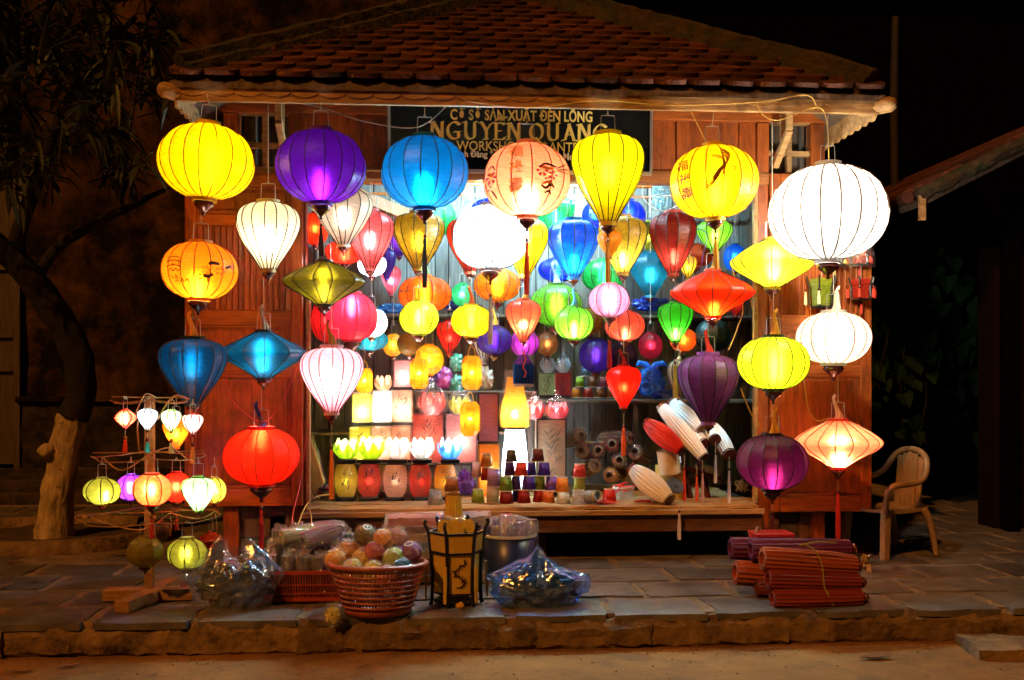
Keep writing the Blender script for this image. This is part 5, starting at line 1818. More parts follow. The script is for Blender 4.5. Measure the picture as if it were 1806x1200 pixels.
lotus('cream folded lotus lamp behind the pale pink balloon lantern', 676, 660, 690, 15, .60, (.85, .55, .38), 2, False)

# ---- small lampshades


def cup(label, x0, x1, y0, y1, col, Y, tip=None, top=.74, film_=False, name='small_lampshade', grp='small lampshades piled on the counter'):
    px = (x0 + x1) / 2
    s = ppm(px, Y)
    c = at(px, y1, Y)
    rb, h_ = (x1 - x0) / 2 / s, (y1 - y0) / s
    root = thing(name, label, 'lampshade', c, grp, tip)
    th = .0025
    MB().lathe([(rb - th, .001), (rb, .001), (rb * top, h_ - .001), (rb * top - th, h_ - .001), (rb - th, .001)], 22, cap=False).build('shade', fabric(col, 1 if rnd.random() < .4 else 0, .04, .3), root, smooth=True)
    tr = plain((.75, .66, .5))
    for (r_, z_) in ((rb, 0), (rb * top, h_ - .004)):
        MB().lathe([(r_ - .003, z_), (r_ + .0016, z_), (r_ + .0016, z_ + .004), (r_ - .003, z_ + .004), (r_ - .003, z_)], 22, cap=False).build('trim', tr, root)
    return root


DPUR, INDI, DRED, OLIV, CRM = (.10, .03, .16), (.09, .03, .34), (.45, .02, .015), (.30, .36, .03), (.80, .66, .46)
ybot = 889
cup('dark gold-grey small lampshade topping the left peak of the pile', 891, 913, 793, 815, (.10, .08, .05), .16)
cup('dark red-brown small lampshade topping the right peak of the pile', 937, 960, 791, 814, (.16, .02, .015), .16)
cup('dark plum small lampshade in the second row, left end', 889, 909, 815, 839, DPUR, .19)
cup('red small lampshade in the second row from the top', 907, 931, 815, 839, (.80, .05, .02), .15)
cup('violet small lampshade in the second row beside the red one', 929, 946, 815, 839, INDI, .20)
cup('indigo small lampshade in the second row, right end', 948, 971, 815, 839, (.07, .03, .36), .15)
cup('green small lampshade at the left end of the third row', 880, 905, 840, 866, (.25, .42, .04), .14)
cup('plum small lampshade beside the green one in the third row', 901, 919, 839, 864, DPUR, .20)
cup('indigo small lampshade in the middle of the third row', 920, 945, 839, 864, INDI, .15)
cup('olive-green small lampshade in the third row right of the middle', 941, 962, 839, 864, OLIV, .20)
cup('lavender small lampshade in the third row', 961, 985, 839, 865, (.36, .16, .55), .17)
cup('orange small lampshade on the cream one', 979, 1004, 842, 868, (.92, .26, .02), .10)
cup('olive small lampshade at the right under the red one', 1010, 1034, 842, 867, (.40, .42, .06), .20)
cup('red small lampshade at the top of the right stack', 1010, 1034, 818, 842, (.85, .06, .03), .20)
cup('dark red small lampshade at the left end of the bottom row', 880, 906, 866, ybot, DRED, .14)
cup('plum small lampshade in the bottom row behind the red ones', 902, 920, 864, 887, DPUR, .22)
cup('dark red small lampshade in the bottom row, second from the left', 912, 936, 864, 888, (.50, .02, .015), .15)
cup('red small lampshade in the middle of the bottom row', 939, 961, 864, 888, (.70, .03, .02), .18)
cup('orange small lampshade in the bottom row', 954, 979, 865, 890, (.92, .20, .02), .12)
cup('cream small lampshade under the orange one', 980, 1007, 868, 893, CRM, .08)
cup('white small lampshade with a row of buttons, front right of the pile', 1007, 1034, 864, 896, (.82, .74, .62), .03)
cup('red small lampshade standing alone right of the pile', 1062, 1088, 862, 888, (.85, .04, .02), .10)
cup('pale pink small lampshade left of the orange one', 831, 850, 816, 842, (.78, .48, .46), .22)
cup('bright orange small lampshade on a dark red one', 847, 869, 800, 824, (.95, .30, .02), .20)
cup('dark red small lampshade under the bright orange one', 848, 866, 824, 848, DRED, .20)
cup('tall mauve lampshade beside the tall white lamp', 859, 882, 827, 858, (.48, .24, .40), .15, top=.9)
cup('cream lampshade under the tall mauve one', 858, 880, 858, 886, (.72, .58, .40), .15, top=.9)
cup('olive-green small lampshade left of the pile', 831, 855, 863, 888, (.36, .42, .05), .16)
cup('white small lampshade beside the orange barrel lamp', 754, 782, 864, 892, (.85, .76, .66), .06)
cup('brown small lampshade behind the gold one', 784, 810, 842, 868, (.45, .14, .03), .12)
cup('brown-orange small lampshade under the brown one', 783, 811, 868, 891, (.55, .20, .03), .12)
r = cup('white small lampshade lying on its side showing its blue-grey inside', 1026, 1050, 862, 890, (.55, .60, .65), .02)
r.rotation_euler = (R(78), 0, R(28))
r.location.z += .05
for (a, b) in ((1016, 872), (1017, 879), (1018, 886)):
    pass
SG2 = 'small lampshades on the right shelf'
for (lab, x0, x1, y0, y1, col) in (('lime small lampshade in the second tier on the right shelf', 1014, 1031, 664, 683, (.40, .62, .04)), ('orange small lampshade at the left on the right shelf', 1007, 1026, 684, 702, (.85, .28, .03)),
                                   ('red small lampshade on the right shelf', 1027, 1047, 684, 702, (.70, .06, .03)), ('brown small lampshade on the right shelf', 1048, 1067, 684, 702, (.50, .18, .04)),
                                   ('brown small lampshade in the second tier on the right shelf', 1036, 1053, 665, 683, (.36, .14, .04)), ('rose small lampshade in the second tier on the right shelf', 1056, 1072, 665, 683, (.55, .12, .14)),
                                   ('blue-grey small lampshade topping the pile on the right shelf', 1024, 1040, 647, 664, (.10, .20, .30)), ('orange-brown small lampshade on the right shelf by the scarlet lantern', 1068, 1085, 684, 702, (.55, .20, .03))):
    cup(lab, x0, x1, y0, y1, col, .90, grp=SG2)

# ---- folded lanterns (spindles)


def spindle(label, a, b, r0, r1, r2, col, ya, yb, name='folded_lantern', tass=None, mat_=None, pleats=36, grp='folded white lanterns on the counter', ends=True):
    A, B = at(*a, ya), at(*b, yb)
    s = ppm(a[0], ya)
    L_ = (B - A).length
    root = thing(name, label, 'lantern', A, grp, (B - A).to_track_quat('Z', 'Y').to_euler())
    prof = []
    for i in range(9):
        t = i / 8
        r_ = (r0 * (1 - t) ** 2 + 2 * r1 * 1.35 * t * (1 - t) + r2 * t * t) / s
        prof.append((r_, L_ * t))
    MB().lathe(prof, pleats, pleat=.10).build('pleats', mat_ or (REDPLEAT if col[1] < .2 else WHITEPLEAT), root)
    if ends:
        for (z_, r_, sg) in ((L_, r2, 1), (0, r0, -1)):
            k = r_ / s
            MB().lathe(sorted([(k * 1.12, z_ - .004 * sg), (k * 1.12, z_ + .014 * sg), (k * .55, z_ + .016 * sg), (k * .45, z_ + .004 * sg)], key=lambda q: q[1] * sg) if sg > 0 else [(k * .5, z_ - .014), (k * 1.08, z_ - .012), (k * 1.08, z_ + .004)], 18).build('end_cap', FINIAL, root, smooth=False)
    return root, B


def hang_tassel(label, px, y0, yb0, y1, Y, col, r_=.010, name='tassel'):
    p = at(px, y0, Y)
    root = thing(name, label, 'tassel', p)
    za, zb = at(px, yb0, Y).z - p.z, at(px, y1, Y).z - p.z
    MB().tube([(0, 0, 0), (0, 0, za)], .002, 5).build('cord', CORD, root)
    tassel_into(root, (0, 0), zb, za, col, r_)


WT = (.93, .92, .92)
WHITEPLEAT = mat('white_pleated_silk', (.90, .89, .88), (.74, .72, .70), rough=.55, scale=20, stretch=(1, 1, .1))
REDPLEAT = mat('red_pleated_silk', (.80, .03, .012), (.55, .015, .008), rough=.5, scale=20, stretch=(1, 1, .1))
spindle('long folded white lantern leaning in the middle of the bundle', (1167, 718), (1241, 806), 10, 14, 10, WT, .30, .06)
spindle('folded white lantern leaning behind, uppermost in the bundle', (1186, 710), (1236, 756), 10, 14, 10, (.88, .84, .80), .40, .20)
spindle('short folded white lantern pointing at the viewer', (1242, 742), (1261, 775), 9, 14, 9, WT, .45, .14)
spindle('folded white lantern at the right of the bundle', (1258, 752), (1286, 801), 9, 13, 11, WT, .35, .08)
spindle('folded white lantern half hidden low in the bundle', (1200, 745), (1240, 782), 9, 14, 9, (.88, .86, .86), .42, .16)
spindle('folded red lantern leaning left of the white ones', (1141, 746), (1201, 795), 10, 20, 9, (.80, .03, .015), .22, .05)
_, e = spindle('fat folded white lantern lying on the counter edge', (1116, 828), (1180, 881), 11, 23, 11, (.93, .90, .87), .14, -.08)
hang_tassel('white tassel hanging over the counter edge', 1198, 885, 902, 952, -.20, (.75, .62, .62), .012)
WT2 = (.75, .60, .66)
for (px, a, b, e_, col, lab) in ((1239, 812, 832, 886, (.55, .35, .38), 'pinkish tassel under the long folded white lantern'), (1286, 806, 828, 888, (.70, .58, .66), 'lilac tassel under the rightmost folded lantern'),
                                 (1262, 780, 800, 852, (.62, .58, .72), 'pale tassel tangled below the short folded lantern'), (1207, 802, 826, 884, (.70, .05, .02), 'red tassel under the folded red lantern'), (1229, 822, 838, 884, (.75, .08, .03), 'short red tassel behind the pinkish one')):
    hang_tassel(lab, px, a, b, e_, .03, col, .011)
c = at(1178, 886, .30)
rk = thing('lantern_rack', 'dark wooden rack holding the folded lanterns', 'rack', c)
MB().bx(-.06, .42, -.02, .16, .0, .02).build('base', WOOD_DARK, rk)
for x in (.17, .30):
    MB().bar((x, .02, .02), (x - .06, .10, .34), .035, .03).build('upright', FINIAL, rk)
MB().bar((-.04, .05, .30), (.40, .05, .16), .03, .03).build('cross_bar', FINIAL, rk)
# cream drum shade, ochre drum and blue-grey disc behind the fat white one
s = ppm(1179, .2)
t = thing('drum_shade', 'cream drum lampshade tilted below the folded red lantern', 'lampshade', at(1182, 834, .20), None, (R(6), R(-8), 0))
MB().lathe([(19 / s, 0), (19 / s, 40 / s)], 24, cap=False).build('shade', CREAM, t, smooth=True)
MB().lathe([(19.4 / s, 38 / s), (19.4 / s, 41 / s), (18.4 / s, 41 / s)], 24, cap=False).build('trim', plain((.6, .45, .25)), t)
t = thing('ochre_shade', 'ochre drum lampshade standing behind the fat folded lantern', 'lampshade', at(1180, 884, .34))
MB().lathe([(28 / s, 0), (24 / s, 66 / s)], 24, cap=False).build('shade', mat('ochre_paper', (.55, .36, .08), (.4, .25, .05), rough=.7), t, smooth=True)
MB().lathe([(28.3 / s, 0), (28.3 / s, 3 / s)], 24, cap=False).build('trim', plain((.4, .25, .08)), t)
t = thing('pot_cover', 'dark blue-grey round cover leaning behind the fat folded lantern', 'cover', at(1190, 858, .02), None, (R(50), R(25), 0))
MB().lathe([(15 / s, 0), (16 / s, 2 / s), (15 / s, 4 / s), (11 / s, 5 / s)], 22).build('disc', plain((.06, .08, .13)), t)
MB().lathe([(5 / s, 5.2 / s), (4 / s, 8 / s)], 12).build('knob', plain((.08, .10, .15)), t)

# rolled wrapped lanterns at the back right of the counter
BRN = [(.22, .09, .03), (.34, .10, .03), (.16, .05, .02), (.40, .18, .04), (.25, .03, .02)]


def roll_end(label, px, py, r_, Y, col, ax=(.1, -1, .04), L_=.30):
    s = ppm(px, Y)
    c = at(px, py, Y)
    root = thing('wrapped_roll', label, 'lantern', c, 'wrapped rolled lanterns at the back of the counter', Vector(ax).to_track_quat('Z', 'Y').to_euler())
    k = r_ / s
    MB().lathe([(k * .9, -L_), (k, -L_ * .5), (k, 0), (k * .55, .003), (k * .5, -.03)], 26, pleat=.12).build('pleats', fabric(col, 0, .02, .2), root)
    MB().lathe([(k * .42, -.002), (k * .62, .004), (k * .42, .010)], 16, cap=False).build('end_ring', plain((.22, .11, .05)), root)
    m = MB().lathe([(k * 1.05, -L_), (k * 1.14, -L_ * .5), (k * 1.12, .0), (k * .8, .03), (k * .3, .04)], 14, cap=False)
    m.v = [tuple(Vector(v) + noise.noise_vector(Vector(v) * 33 + Vector((px, py, 0))) * .010) for v in m.v]
    m.build('wrapper', FILM, root)


for i, (px, py, lab) in enumerate(((1024, 768, 'leaning wrapped roll beside the tall beige lamp'), (1026, 795, 'wrapped roll at the left end of the middle row'), (1054, 794, 'wrapped roll in the middle row under the shelf'), (1049, 821, 'wrapped roll in the bottom row'),
                                   (1079, 783, 'reddish wrapped roll right of the middle row'), (1108, 774, 'wrapped roll highest at the right'), (1120, 797, 'brown wrapped roll behind the folded red lantern'), (1092, 812, 'wrapped roll low in the middle'), (1076, 838, 'wrapped roll in the bottom row, right'))):
    roll_end(lab, px, py, 14, .62, BRN[i % 5], (rnd.uniform(-.7, .7), -1, rnd.uniform(-.1, .35)))
part('crate_rail', MB().bx(at(1012, 780, .66).x, at(1070, 780, .66).x, .655, .665, at(1040, 783, .66).z, at(1040, 779, .66).z), WOOD_RAW)
# tub with red cord and the heap of red ribbon
s = ppm(1100, .22)
t = thing('plastic_tub', 'clear plastic tub of red ribbon at the back of the counter', 'tub', at(1100, 880, .25))
MB().lathe([(15 / s, 0), (18 / s, 20 / s), (19 / s, 21 / s)], 22, cap=False).build('wall', film('milky_plastic', (.8, .8, .75), .1, .35), t, smooth=True)
MB().lathe([(19.6 / s, 19 / s), (19.6 / s, 22 / s), (18 / s, 22 / s)], 22, cap=False).build('rim', plain((.75, .7, .6)), t)


def tangle(n, rx, ry, rz, seed, r_=.004):
    q = random.Random(seed)
    pts = [(q.gauss(0, .5) * rx, q.gauss(0, .5) * ry, abs(q.gauss(.3, .35)) * rz) for _ in range(n)]
    return MB().tube(catmull(pts, 5), r_, 4)


tangle(40, .07, .06, .06, 3).build('ribbon', plain((.75, .03, .03)), t, loc=(0, 0, .05))
tag(tangle(46, .09, .05, .03, 4).build('ribbon_heap', plain((.75, .04, .02)), None, loc=at(1066, 889, .0)), 'small heap of red ribbon on the counter edge', 'ribbon')
tag(tangle(30, .06, .03, .02, 5, .003).build('ribbon_heap', plain((.60, .04, .03)), None, loc=at(1138, 886, .02)), 'few curls of red ribbon beside the fat folded lantern', 'ribbon')
tag(tangle(40, .06, .03, .10, 6, .004).build('cord_heap', plain((.45, .30, .10)), None, loc=at(1310, 868, .15)), 'tangled tan cord at the right end of the counter', 'cord')
bd = MB().bx(-.12, .10, -.05, .06, 0, .03)
tag(bd.build('wood_offcut', WOOD_RAW, None, loc=at(1300, 886, .12), bevel=.004), 'short plank lying at the right end of the counter', 'plank')


# ---- crumpled bags


def blob(rx, ry, rz, seed, amp, sub=4, flat=0.0, freq=6.0):
    bm = bmesh.new()
    bmesh.ops.create_icosphere(bm, subdivisions=sub, radius=1)
    for v in bm.verts:
        n_ = v.co.normalized()
        q = n_ * freq * .5 + Vector((seed * 5.1, seed * 2.3, 0))
        d = 1 + amp * noise.noise(q) + amp * .7 * (abs(noise.noise(q * 2.3)) * 2 - .6) + amp * .35 * noise.noise(q * 5)
        v.co = Vector((n_.x * rx * d, n_.y * ry * d, n_.z * rz * d))
        if v.co.z < -rz * (1 - flat):
            v.co.z = -rz * (1 - flat)
    m = MB()
    bm.verts.ensure_lookup_table()
    m.add([v.co[:] for v in bm.verts], [tuple(x.index for x in f.verts) for f in bm.faces])
    bm.free()
    return m


FOIL = lambda n, c: film(n, tuple(min(1, q * 1.5 + .1) for q in c), .16, .5, .2, c)
t = thing('knotted_bag', 'bright blue knotted plastic bag on the right shelf', 'bag', at(1148, 703, .92))
s = ppm(1148, .92)
blob(24 / s, 20 / s, 27 / s, 3, .25, 4, .15).build('bag', FOIL('blue_film', (.03, .28, .80)), t, loc=(0, 0, 27 / s))
for sg in (-1, 1):
    MB().tube([(0, 0, 50 / s), (sg * 9 / s, 0, 60 / s), (sg * 22 / s, -.01, 63 / s), (sg * 27 / s, -.01, 58 / s)], [5 / s, 5 / s, 4 / s, 1.5 / s], 7).build('handle', FOIL('blue_film', (.03, .28, .80)), t)
tag(blob(22 / s, 14 / s, 9 / s, 8, .5, 3, .2).build('blue_wrap', FOIL('deep_blue_film', (.01, .06, .55)), None, loc=at(1172, 697, .84)), 'crumpled dark blue plastic wrap below the knotted bag', 'plastic wrap')
for (px, py, rr, col, lab) in ((821, 852, 17, (.20, .05, .42), 'crumpled purple foil packet beside the orange barrel lamp'), (765, 656, 14, (.08, .06, .45), 'crumpled blue foil packet beside the left hexagonal lantern'),
                               (783, 668, 15, (.55, .12, .40), 'magenta wrapped packet on the shelf'), (806, 640, 13, (.10, .32, .20), 'green cellophane packet on the shelf'), (806, 678, 14, (.70, .22, .05), 'orange wrapped packet beside the middle hexagonal lantern'),
                               (855, 668, 16, (.55, .42, .30), 'beige wrapped packet behind the middle hexagonal lantern')):
    Yp = .24 if py > 800 else .72
    s_ = ppm(px, Yp)
    tag(blob(rr / s_, rr / s_ * .8, rr * 1.3 / s_, px, .35, 3, .1).build('foil_packet', FOIL('foil_%d' % px, col), None, loc=at(px, py, Yp)), lab, 'packet', 'wrapped packets among the goods')
# supports of the shelf goods (a mid shelf behind them)
part('shelf', MB().bx(XO0 - .30, at(940, 700, .9).x, .64, YB - .002, at(740, 690, .66).z - .02, at(740, 690, .66).z - .003), WOOD_DARK)
for i, (x0, x1, y0, y1, col, lab) in enumerate(((688, 730, 532, 550, (.10, .30, .60), 'left'), (780, 830, 530, 550, (.12, .16, .45), 'middle'), (1120, 1165, 530, 552, (.08, .12, .55), 'right'), (955, 975, 480, 500, (.05, .06, .10), 'back'))):
    pass
for (px, py, rx, rz, col, lab) in ((692, 545, 24, 9, (.10, .34, .62), 'crumpled blue plastic wrap on the left of the long shelf'), (812, 543, 26, 10, (.16, .18, .42), 'crumpled bluish plastic wrap in the middle of the long shelf'), (1150, 538, 34, 13, (.04, .10, .50), 'heap of dark blue plastic wrap on the right of the long shelf'),
                                   (975, 542, 26, 22, (.06, .05, .06), 'dark wrapped goods in the middle of the long shelf')):
    s_ = ppm(px, 1.02)
    tag(blob(rx / s_, .10, rz / s_, px, .45, 4, .2).build('plastic_wrap', FOIL('wrap_%d' % px, col), None, loc=at(px, py, 1.02)), lab, 'plastic wrap', 'plastic wrap on the long shelf')
# leaning wrapped lantern at the left end of the counter
t = thing('leaning_packet', 'long ochre lantern packet in plastic leaning at the left end of the counter', 'packet', at(566, 872, .16), None, (R(-8), R(-18), 0))
s = ppm(566, .16)
MB().bx(-13 / s, 13 / s, -.03, .03, 0, 100 / s).build('packet', mat('ochre_silk', (.62, .38, .05), (.45, .25, .03), rough=.5), t, bevel=.008)
m = MB().bx(-18 / s, 16 / s, -.04, .04, -.003, 106 / s)
bm_ = bmesh.new()
me_ = m.mesh('tmp')
bm_.from_mesh(me_)
bmesh.ops.subdivide_edges(bm_, edges=bm_.edges[:], cuts=7, use_grid_fill=True)
for v in bm_.verts:
    v.co += noise.noise_vector(v.co * 26) * .012
bm_.to_mesh(me_)
bm_.free()
me_.materials.append(FILM)
link('wrapper', me_, t)
t = thing('black_bundle', 'small black plastic bundle beside the yellow barrel lamp', 'bag', at(572, 882, .10))
blob(.045, .04, .05, 9, .5, 3, .1).build('bag', plain((.012, .012, .014), .25, .6), t, loc=(0, 0, .045))
MB().tube([(0, 0, .085), (.01, 0, .11), (.025, 0, .12)], [.012, .009, .004], 6).build('knot', plain((.012, .012, .014), .25, .6), t)
tag(MB().bar(at(541, 838, .05), at(552, 882, .05), .02, .012).build('wood_stick', WOOD_RAW, None, bevel=.002), 'pale stick leaning in the left corner of the counter', 'stick')
# ================================================================== GOODS ON THE PAVEMENT
CLR = film('bag_film', (.80, .84, .90), .22, .10, .12, (.42, .50, .62), bump=.45, bscale=12)


def bag_mesh(rx, ry, h, seed, tips, shut=.62):
    """a soft bag standing on the ground: sagging belly, folds that run up into gathered tips [(angle, lift, spread)]"""
    N1, N2 = 34, 96
    m = MB()
    vs, fs = [], []
    for i in range(N1 + 1):
        t = i / N1
        base = (.80 + .28 * math.sin(min(1, t * 1.5) * math.pi * .55) - .15 * max(0, t - .55) / .45) if t < 1 else .9
        close = max(0, (t - .62) / .38)
        for k in range(N2):
            a = 6.283 * k / N2
            lift = sum(l * math.exp(-((((a - ta + 3.1416) % 6.2832) - 3.1416) / sp_) ** 2) for ta, l, sp_ in tips)
            r_ = base * (1 - shut * close ** 1.3)
            fold = .05 * (.3 + t) * (math.sin(9 * a + seed + 2 * t) + .6 * math.sin(17 * a + seed * 2 - 3 * t) + .4 * math.sin(31 * a + 5 * t))
            q = Vector((math.cos(a) * 2, math.sin(a) * 2, t * 3)) + Vector((seed, 0, 0))
            r_ *= 1 + fold + .16 * noise.noise(q) + .07 * noise.noise(q * 3.1)
            z = h * (t ** .9) * (1 - .12 * close) + lift * close + .02 * noise.noise(q * 2)
            vs.append((rx * r_ * math.cos(a), ry * r_ * math.sin(a), max(.002, z)))
    for i in range(N1):
        for k in range(N2):
            k2 = (k + 1) % N2
            fs.append((i * N2 + k, i * N2 + k2, (i + 1) * N2 + k2, (i + 1) * N2 + k))
    m.add(vs, fs)
    return m

# --- clear bag at the left
pb = on_z(404, 1080, 0)
t = thing('clear_bag', 'clear plastic bag of dark goods beside the lantern stand', 'bag', (pb.x, pb.y + .13, 0))
s = ppm(404, pb.y)
m = bag_mesh(.22, .16, .31, 1.7, [(3.9, .13, .5), (5.9, .10, .35), (1.5, .05, .6)])
m.build('bag', CLR, t, smooth=True)
rr = random.Random(5)
blob(.185, .125, .115, 61, .3, 4, .1, 8).build('packed_bundle', plain((.02, .017, .016), .4, .4), t, loc=(0, 0, .115))
for i in range(24):
    c_ = (.15, .10, .03) if i % 5 == 0 else ((.04, .05, .02) if i % 3 == 0 else (.012, .010, .012))
    b = blob(rr.uniform(.05, .08), rr.uniform(.045, .06), rr.uniform(.03, .05), i + 40, .35, 3)
    o = b.build('packed_item', plain(c_, .5, .3), t, loc=(rr.uniform(-.12, .12), rr.uniform(-.07, .07), rr.uniform(.05, .22)))
MB().tube([(.10, -.02, .27), (.13, -.03, .31), (.17, -.02, .28), (.18, 0, .22)], [.006, .010, .009, .005], 8).build('handle', film('blue_clear', (.35, .6, .95), .16, .25, .15, (.1, .25, .6)), t)
# --- blue bag in the middle
pb = on_z(955, 1074, 0)
t = thing('blue_bag', 'translucent blue plastic bag of dark goods lying in front of the booth', 'bag', (pb.x, pb.y + .12, 0))
m = bag_mesh(.25, .165, .22, 4.1, [(4.6, .13, .9), (1.8, .10, .9), (6.1, -.04, .6)], .80)
m.build('bag', film('blue_bag_film', (.42, .62, .92), .22, .16, .12, (.06, .24, .70), .45, 12), t, smooth=True)
blob(.205, .125, .10, 64, .3, 4, .1, 8).build('packed_bundle', plain((.022, .02, .026), .4, .4), t, loc=(0, 0, .10))
for i in range(18):
    b = blob(rr.uniform(.05, .09), rr.uniform(.04, .06), rr.uniform(.025, .045), i + 70, .4, 3)
    o = b.build('packed_item', plain(rr.choice(((.012, .012, .014), (.10, .05, .03), (.03, .03, .10), (.09, .03, .10))), .5, .3), t, loc=(rr.uniform(-.15, .15), rr.uniform(-.07, .07), rr.uniform(.04, .16)))
MB().add([(-.02, -.12, .17), (.035, -.135, .15), (.02, -.14, .105), (-.03, -.135, .12)], [(0, 1, 2, 3)]).build('paper_scrap', plain((.5, .35, .25)), t)

# --- round basket
BK = mat('terracotta_plastic', (.36, .085, .03), (.24, .05, .018), rough=.4, spec=.5)
pk = on_z(662, 1098, 0)
kb_ = thing('round_basket', 'round brown plastic basket heaped with small wrapped lanterns, at the kerb', 'basket', (pk.x, pk.y + .215, 0), None, (R(-3), 0, 0))
s = ppm(662, pk.y + .2)
RT, RB_, HB = 86 / s, 60 / s, 88 / s
MB().lathe([(RT * .97, HB * .93), (RT * 1.04, HB * .95), (RT * 1.05, HB * 1.0), (RT * .98, HB * 1.03), (RT * .93, HB * 1.0), (RT * .92, HB * .93), (RT * .97, HB * .93)], 48, cap=False).build('rim', BK, kb_, smooth=True)
MB().lathe([(RB_ * .98, .002), (RB_, .05), (RB_ * .94, .05), (RB_ * .9, .012)], 48).build('base', BK, kb_, smooth=True)
for i in range(8):
    t_ = .18 + .72 * i / 7
    rr_ = RB_ + (RT - RB_) * t_
    MB().lathe([(rr_ * .975, HB * t_ - .006), (rr_ * .995, HB * t_ - .006), (rr_ * .999, HB * t_ + .006), (rr_ * .979, HB * t_ + .006), (rr_ * .975, HB * t_ - .006)], 48, cap=False).build('hoop', BK, kb_, smooth=True)
lat = MB()
for k in range(72):
    a = 6.283 * k / 72
    w_ = .009 if k % 6 == 0 else .0055
    p0 = Vector((math.cos(a) * RB_ * .985, math.sin(a) * RB_ * .985, .04))
    p1 = Vector((math.cos(a) * RT * .975, math.sin(a) * RT * .975, HB * .96))
    lat.bar(p0, p1, w_, .006, up=(math.cos(a), math.sin(a), 0))
lat.build('stave', BK, kb_)['kind'] = 'stuff'
KL = kb_.location.copy()
balls = [((622, 1005), .0, (.95, .72, .12), 'cream-yellow wrapped ball lantern with open end, front left in the basket'), ((658, 1008), -.02, (.95, .75, .10), 'yellow wrapped ball lantern, front middle in the basket'), ((694, 985), .02, (.50, .60, .06), 'green wrapped ball lantern in the basket'),
         ((677, 952), .12, (.95, .36, .03), 'orange wrapped ball lantern on top of the heap'), ((660, 975), .08, (.65, .05, .03), 'red wrapped ball lantern in the heap'), ((725, 975), .06, (.34, .10, .30), 'purple wrapped ball lantern at the right in the basket'),
         ((592, 988), .06, (.95, .45, .04), 'orange wrapped ball lantern at the left in the basket'), ((708, 1004), -.02, (.04, .20, .34), 'blue wrapped ball lantern at the right rim of the basket'), ((640, 985), .09, (.95, .60, .05), 'amber wrapped ball lantern in the heap'),
         ((615, 972), .14, (.85, .40, .05), 'dull orange wrapped ball lantern at the back of the heap'), ((645, 945), .16, (.20, .16, .06), 'dark olive wrapped ball lantern at the back of the heap'), ((700, 950), .14, (.55, .20, .10), 'brown wrapped ball lantern at the back right of the heap'),
         ((682, 1015), -.08, (.75, .20, .04), 'small orange wrapped ball lantern at the front rim')]
for i, ((px, py), dy, col, lab) in enumerate(balls):
    Yb = KL.y + dy
    s = ppm(px, Yb)
    c = at(px, py, Yb)
    o = thing('ball_lantern', lab, 'lantern', c, 'wrapped ball lanterns in the round basket', (rr.uniform(-.9, .9), rr.uniform(-.6, .6), rr.uniform(0, 6)))
    k = 20 / s
    MB().lathe([(k * .4, -k * .8), (k * .75, -k * .62), (k, -k * .1), (k * .95, k * .3), (k * .7, k * .68), (k * .35, k * .85)], 20, pleat=.07).build('shade', fabric(col, 0, .03, .25), o)
    MB().lathe([(k * .40, k * .84), (k * .42, k * .92), (k * .3, k * .92)], 16, cap=False).build('ring', CREAM, o)
    w_ = blob(k * 1.14, k * 1.12, k * 1.1, i, .16, 3)
    w_.build('wrapper', FILM, o)
p = at(588, 1085, KL.y - .2)
o = thing('wrapped_trinket', 'small yellow wrapped lantern dangling outside the round basket', 'lantern', p)
blob(.035, .03, .045, 51, .3, 3).build('shade', fabric((.8, .6, .04), 0, .03, .2), o)
blob(.05, .04, .065, 52, .3, 3).build('wrapper', FILM, o)

# --- rectangular red basket
RBK = mat('red_plastic', (.42, .05, .02), (.30, .03, .012), rough=.4, spec=.5)
pr_ = on_z(535, 1066, 0)
rb = thing('red_basket', 'red slatted plastic basket of wrapped rolled lanterns behind the round basket', 'basket', (pr_.x, pr_.y + .2, 0))
s = ppm(535, pr_.y + .1)
W_, D_, HBx = .235, .18, 50 / s
for (i, j, ax) in ((0, -1, 'x'), (0, 1, 'x'), (-1, 0, 'y'), (1, 0, 'y')):
    for z_ in (.008, HBx * .3, HBx * .6, HBx):
        hgt = .02 if z_ in (.008, HBx) else .007
        e_ = .9 + .1 * z_ / HBx
        if ax == 'x':
            MB().bx(-W_ * e_, W_ * e_, j * D_ * e_ - .005, j * D_ * e_ + .005, z_, z_ + hgt).build('rail', RBK, rb)
        else:
            MB().bx(i * W_ * e_ - .005, i * W_ * e_ + .005, -D_ * e_ + .006, D_ * e_ - .006, z_, z_ + hgt).build('rail', RBK, rb)
sl = MB()
for k in range(34):
    x = -W_ * .9 + W_ * 1.8 * k / 33
    for j in (-1, 1):
        sl.bar((x, j * D_ * .905, .02), (x * 1.1, j * D_ * .995, HBx), .005, .004)
for k in range(24):
    y = -D_ * .9 + D_ * 1.8 * k / 23
    for i in (-1, 1):
        sl.bar((i * W_ * .905, y, .02), (i * W_ * .995, y * 1.1, HBx), .004, .005)
sl.build('stave', RBK, rb)['kind'] = 'stuff'
MB().bx(-W_ * .9, W_ * .9, -D_ * .9, D_ * .9, .002, .007).build('base', RBK, rb)
RL = rb.location.copy()
cols = [(.30, .05, .02), (.10, .05, .03), (.06, .02, .03), (.09, .025, .04), (.35, .04, .02), (.14, .10, .03), (.08, .03, .04), (.28, .06, .03), (.16, .04, .05)]
kk = 0
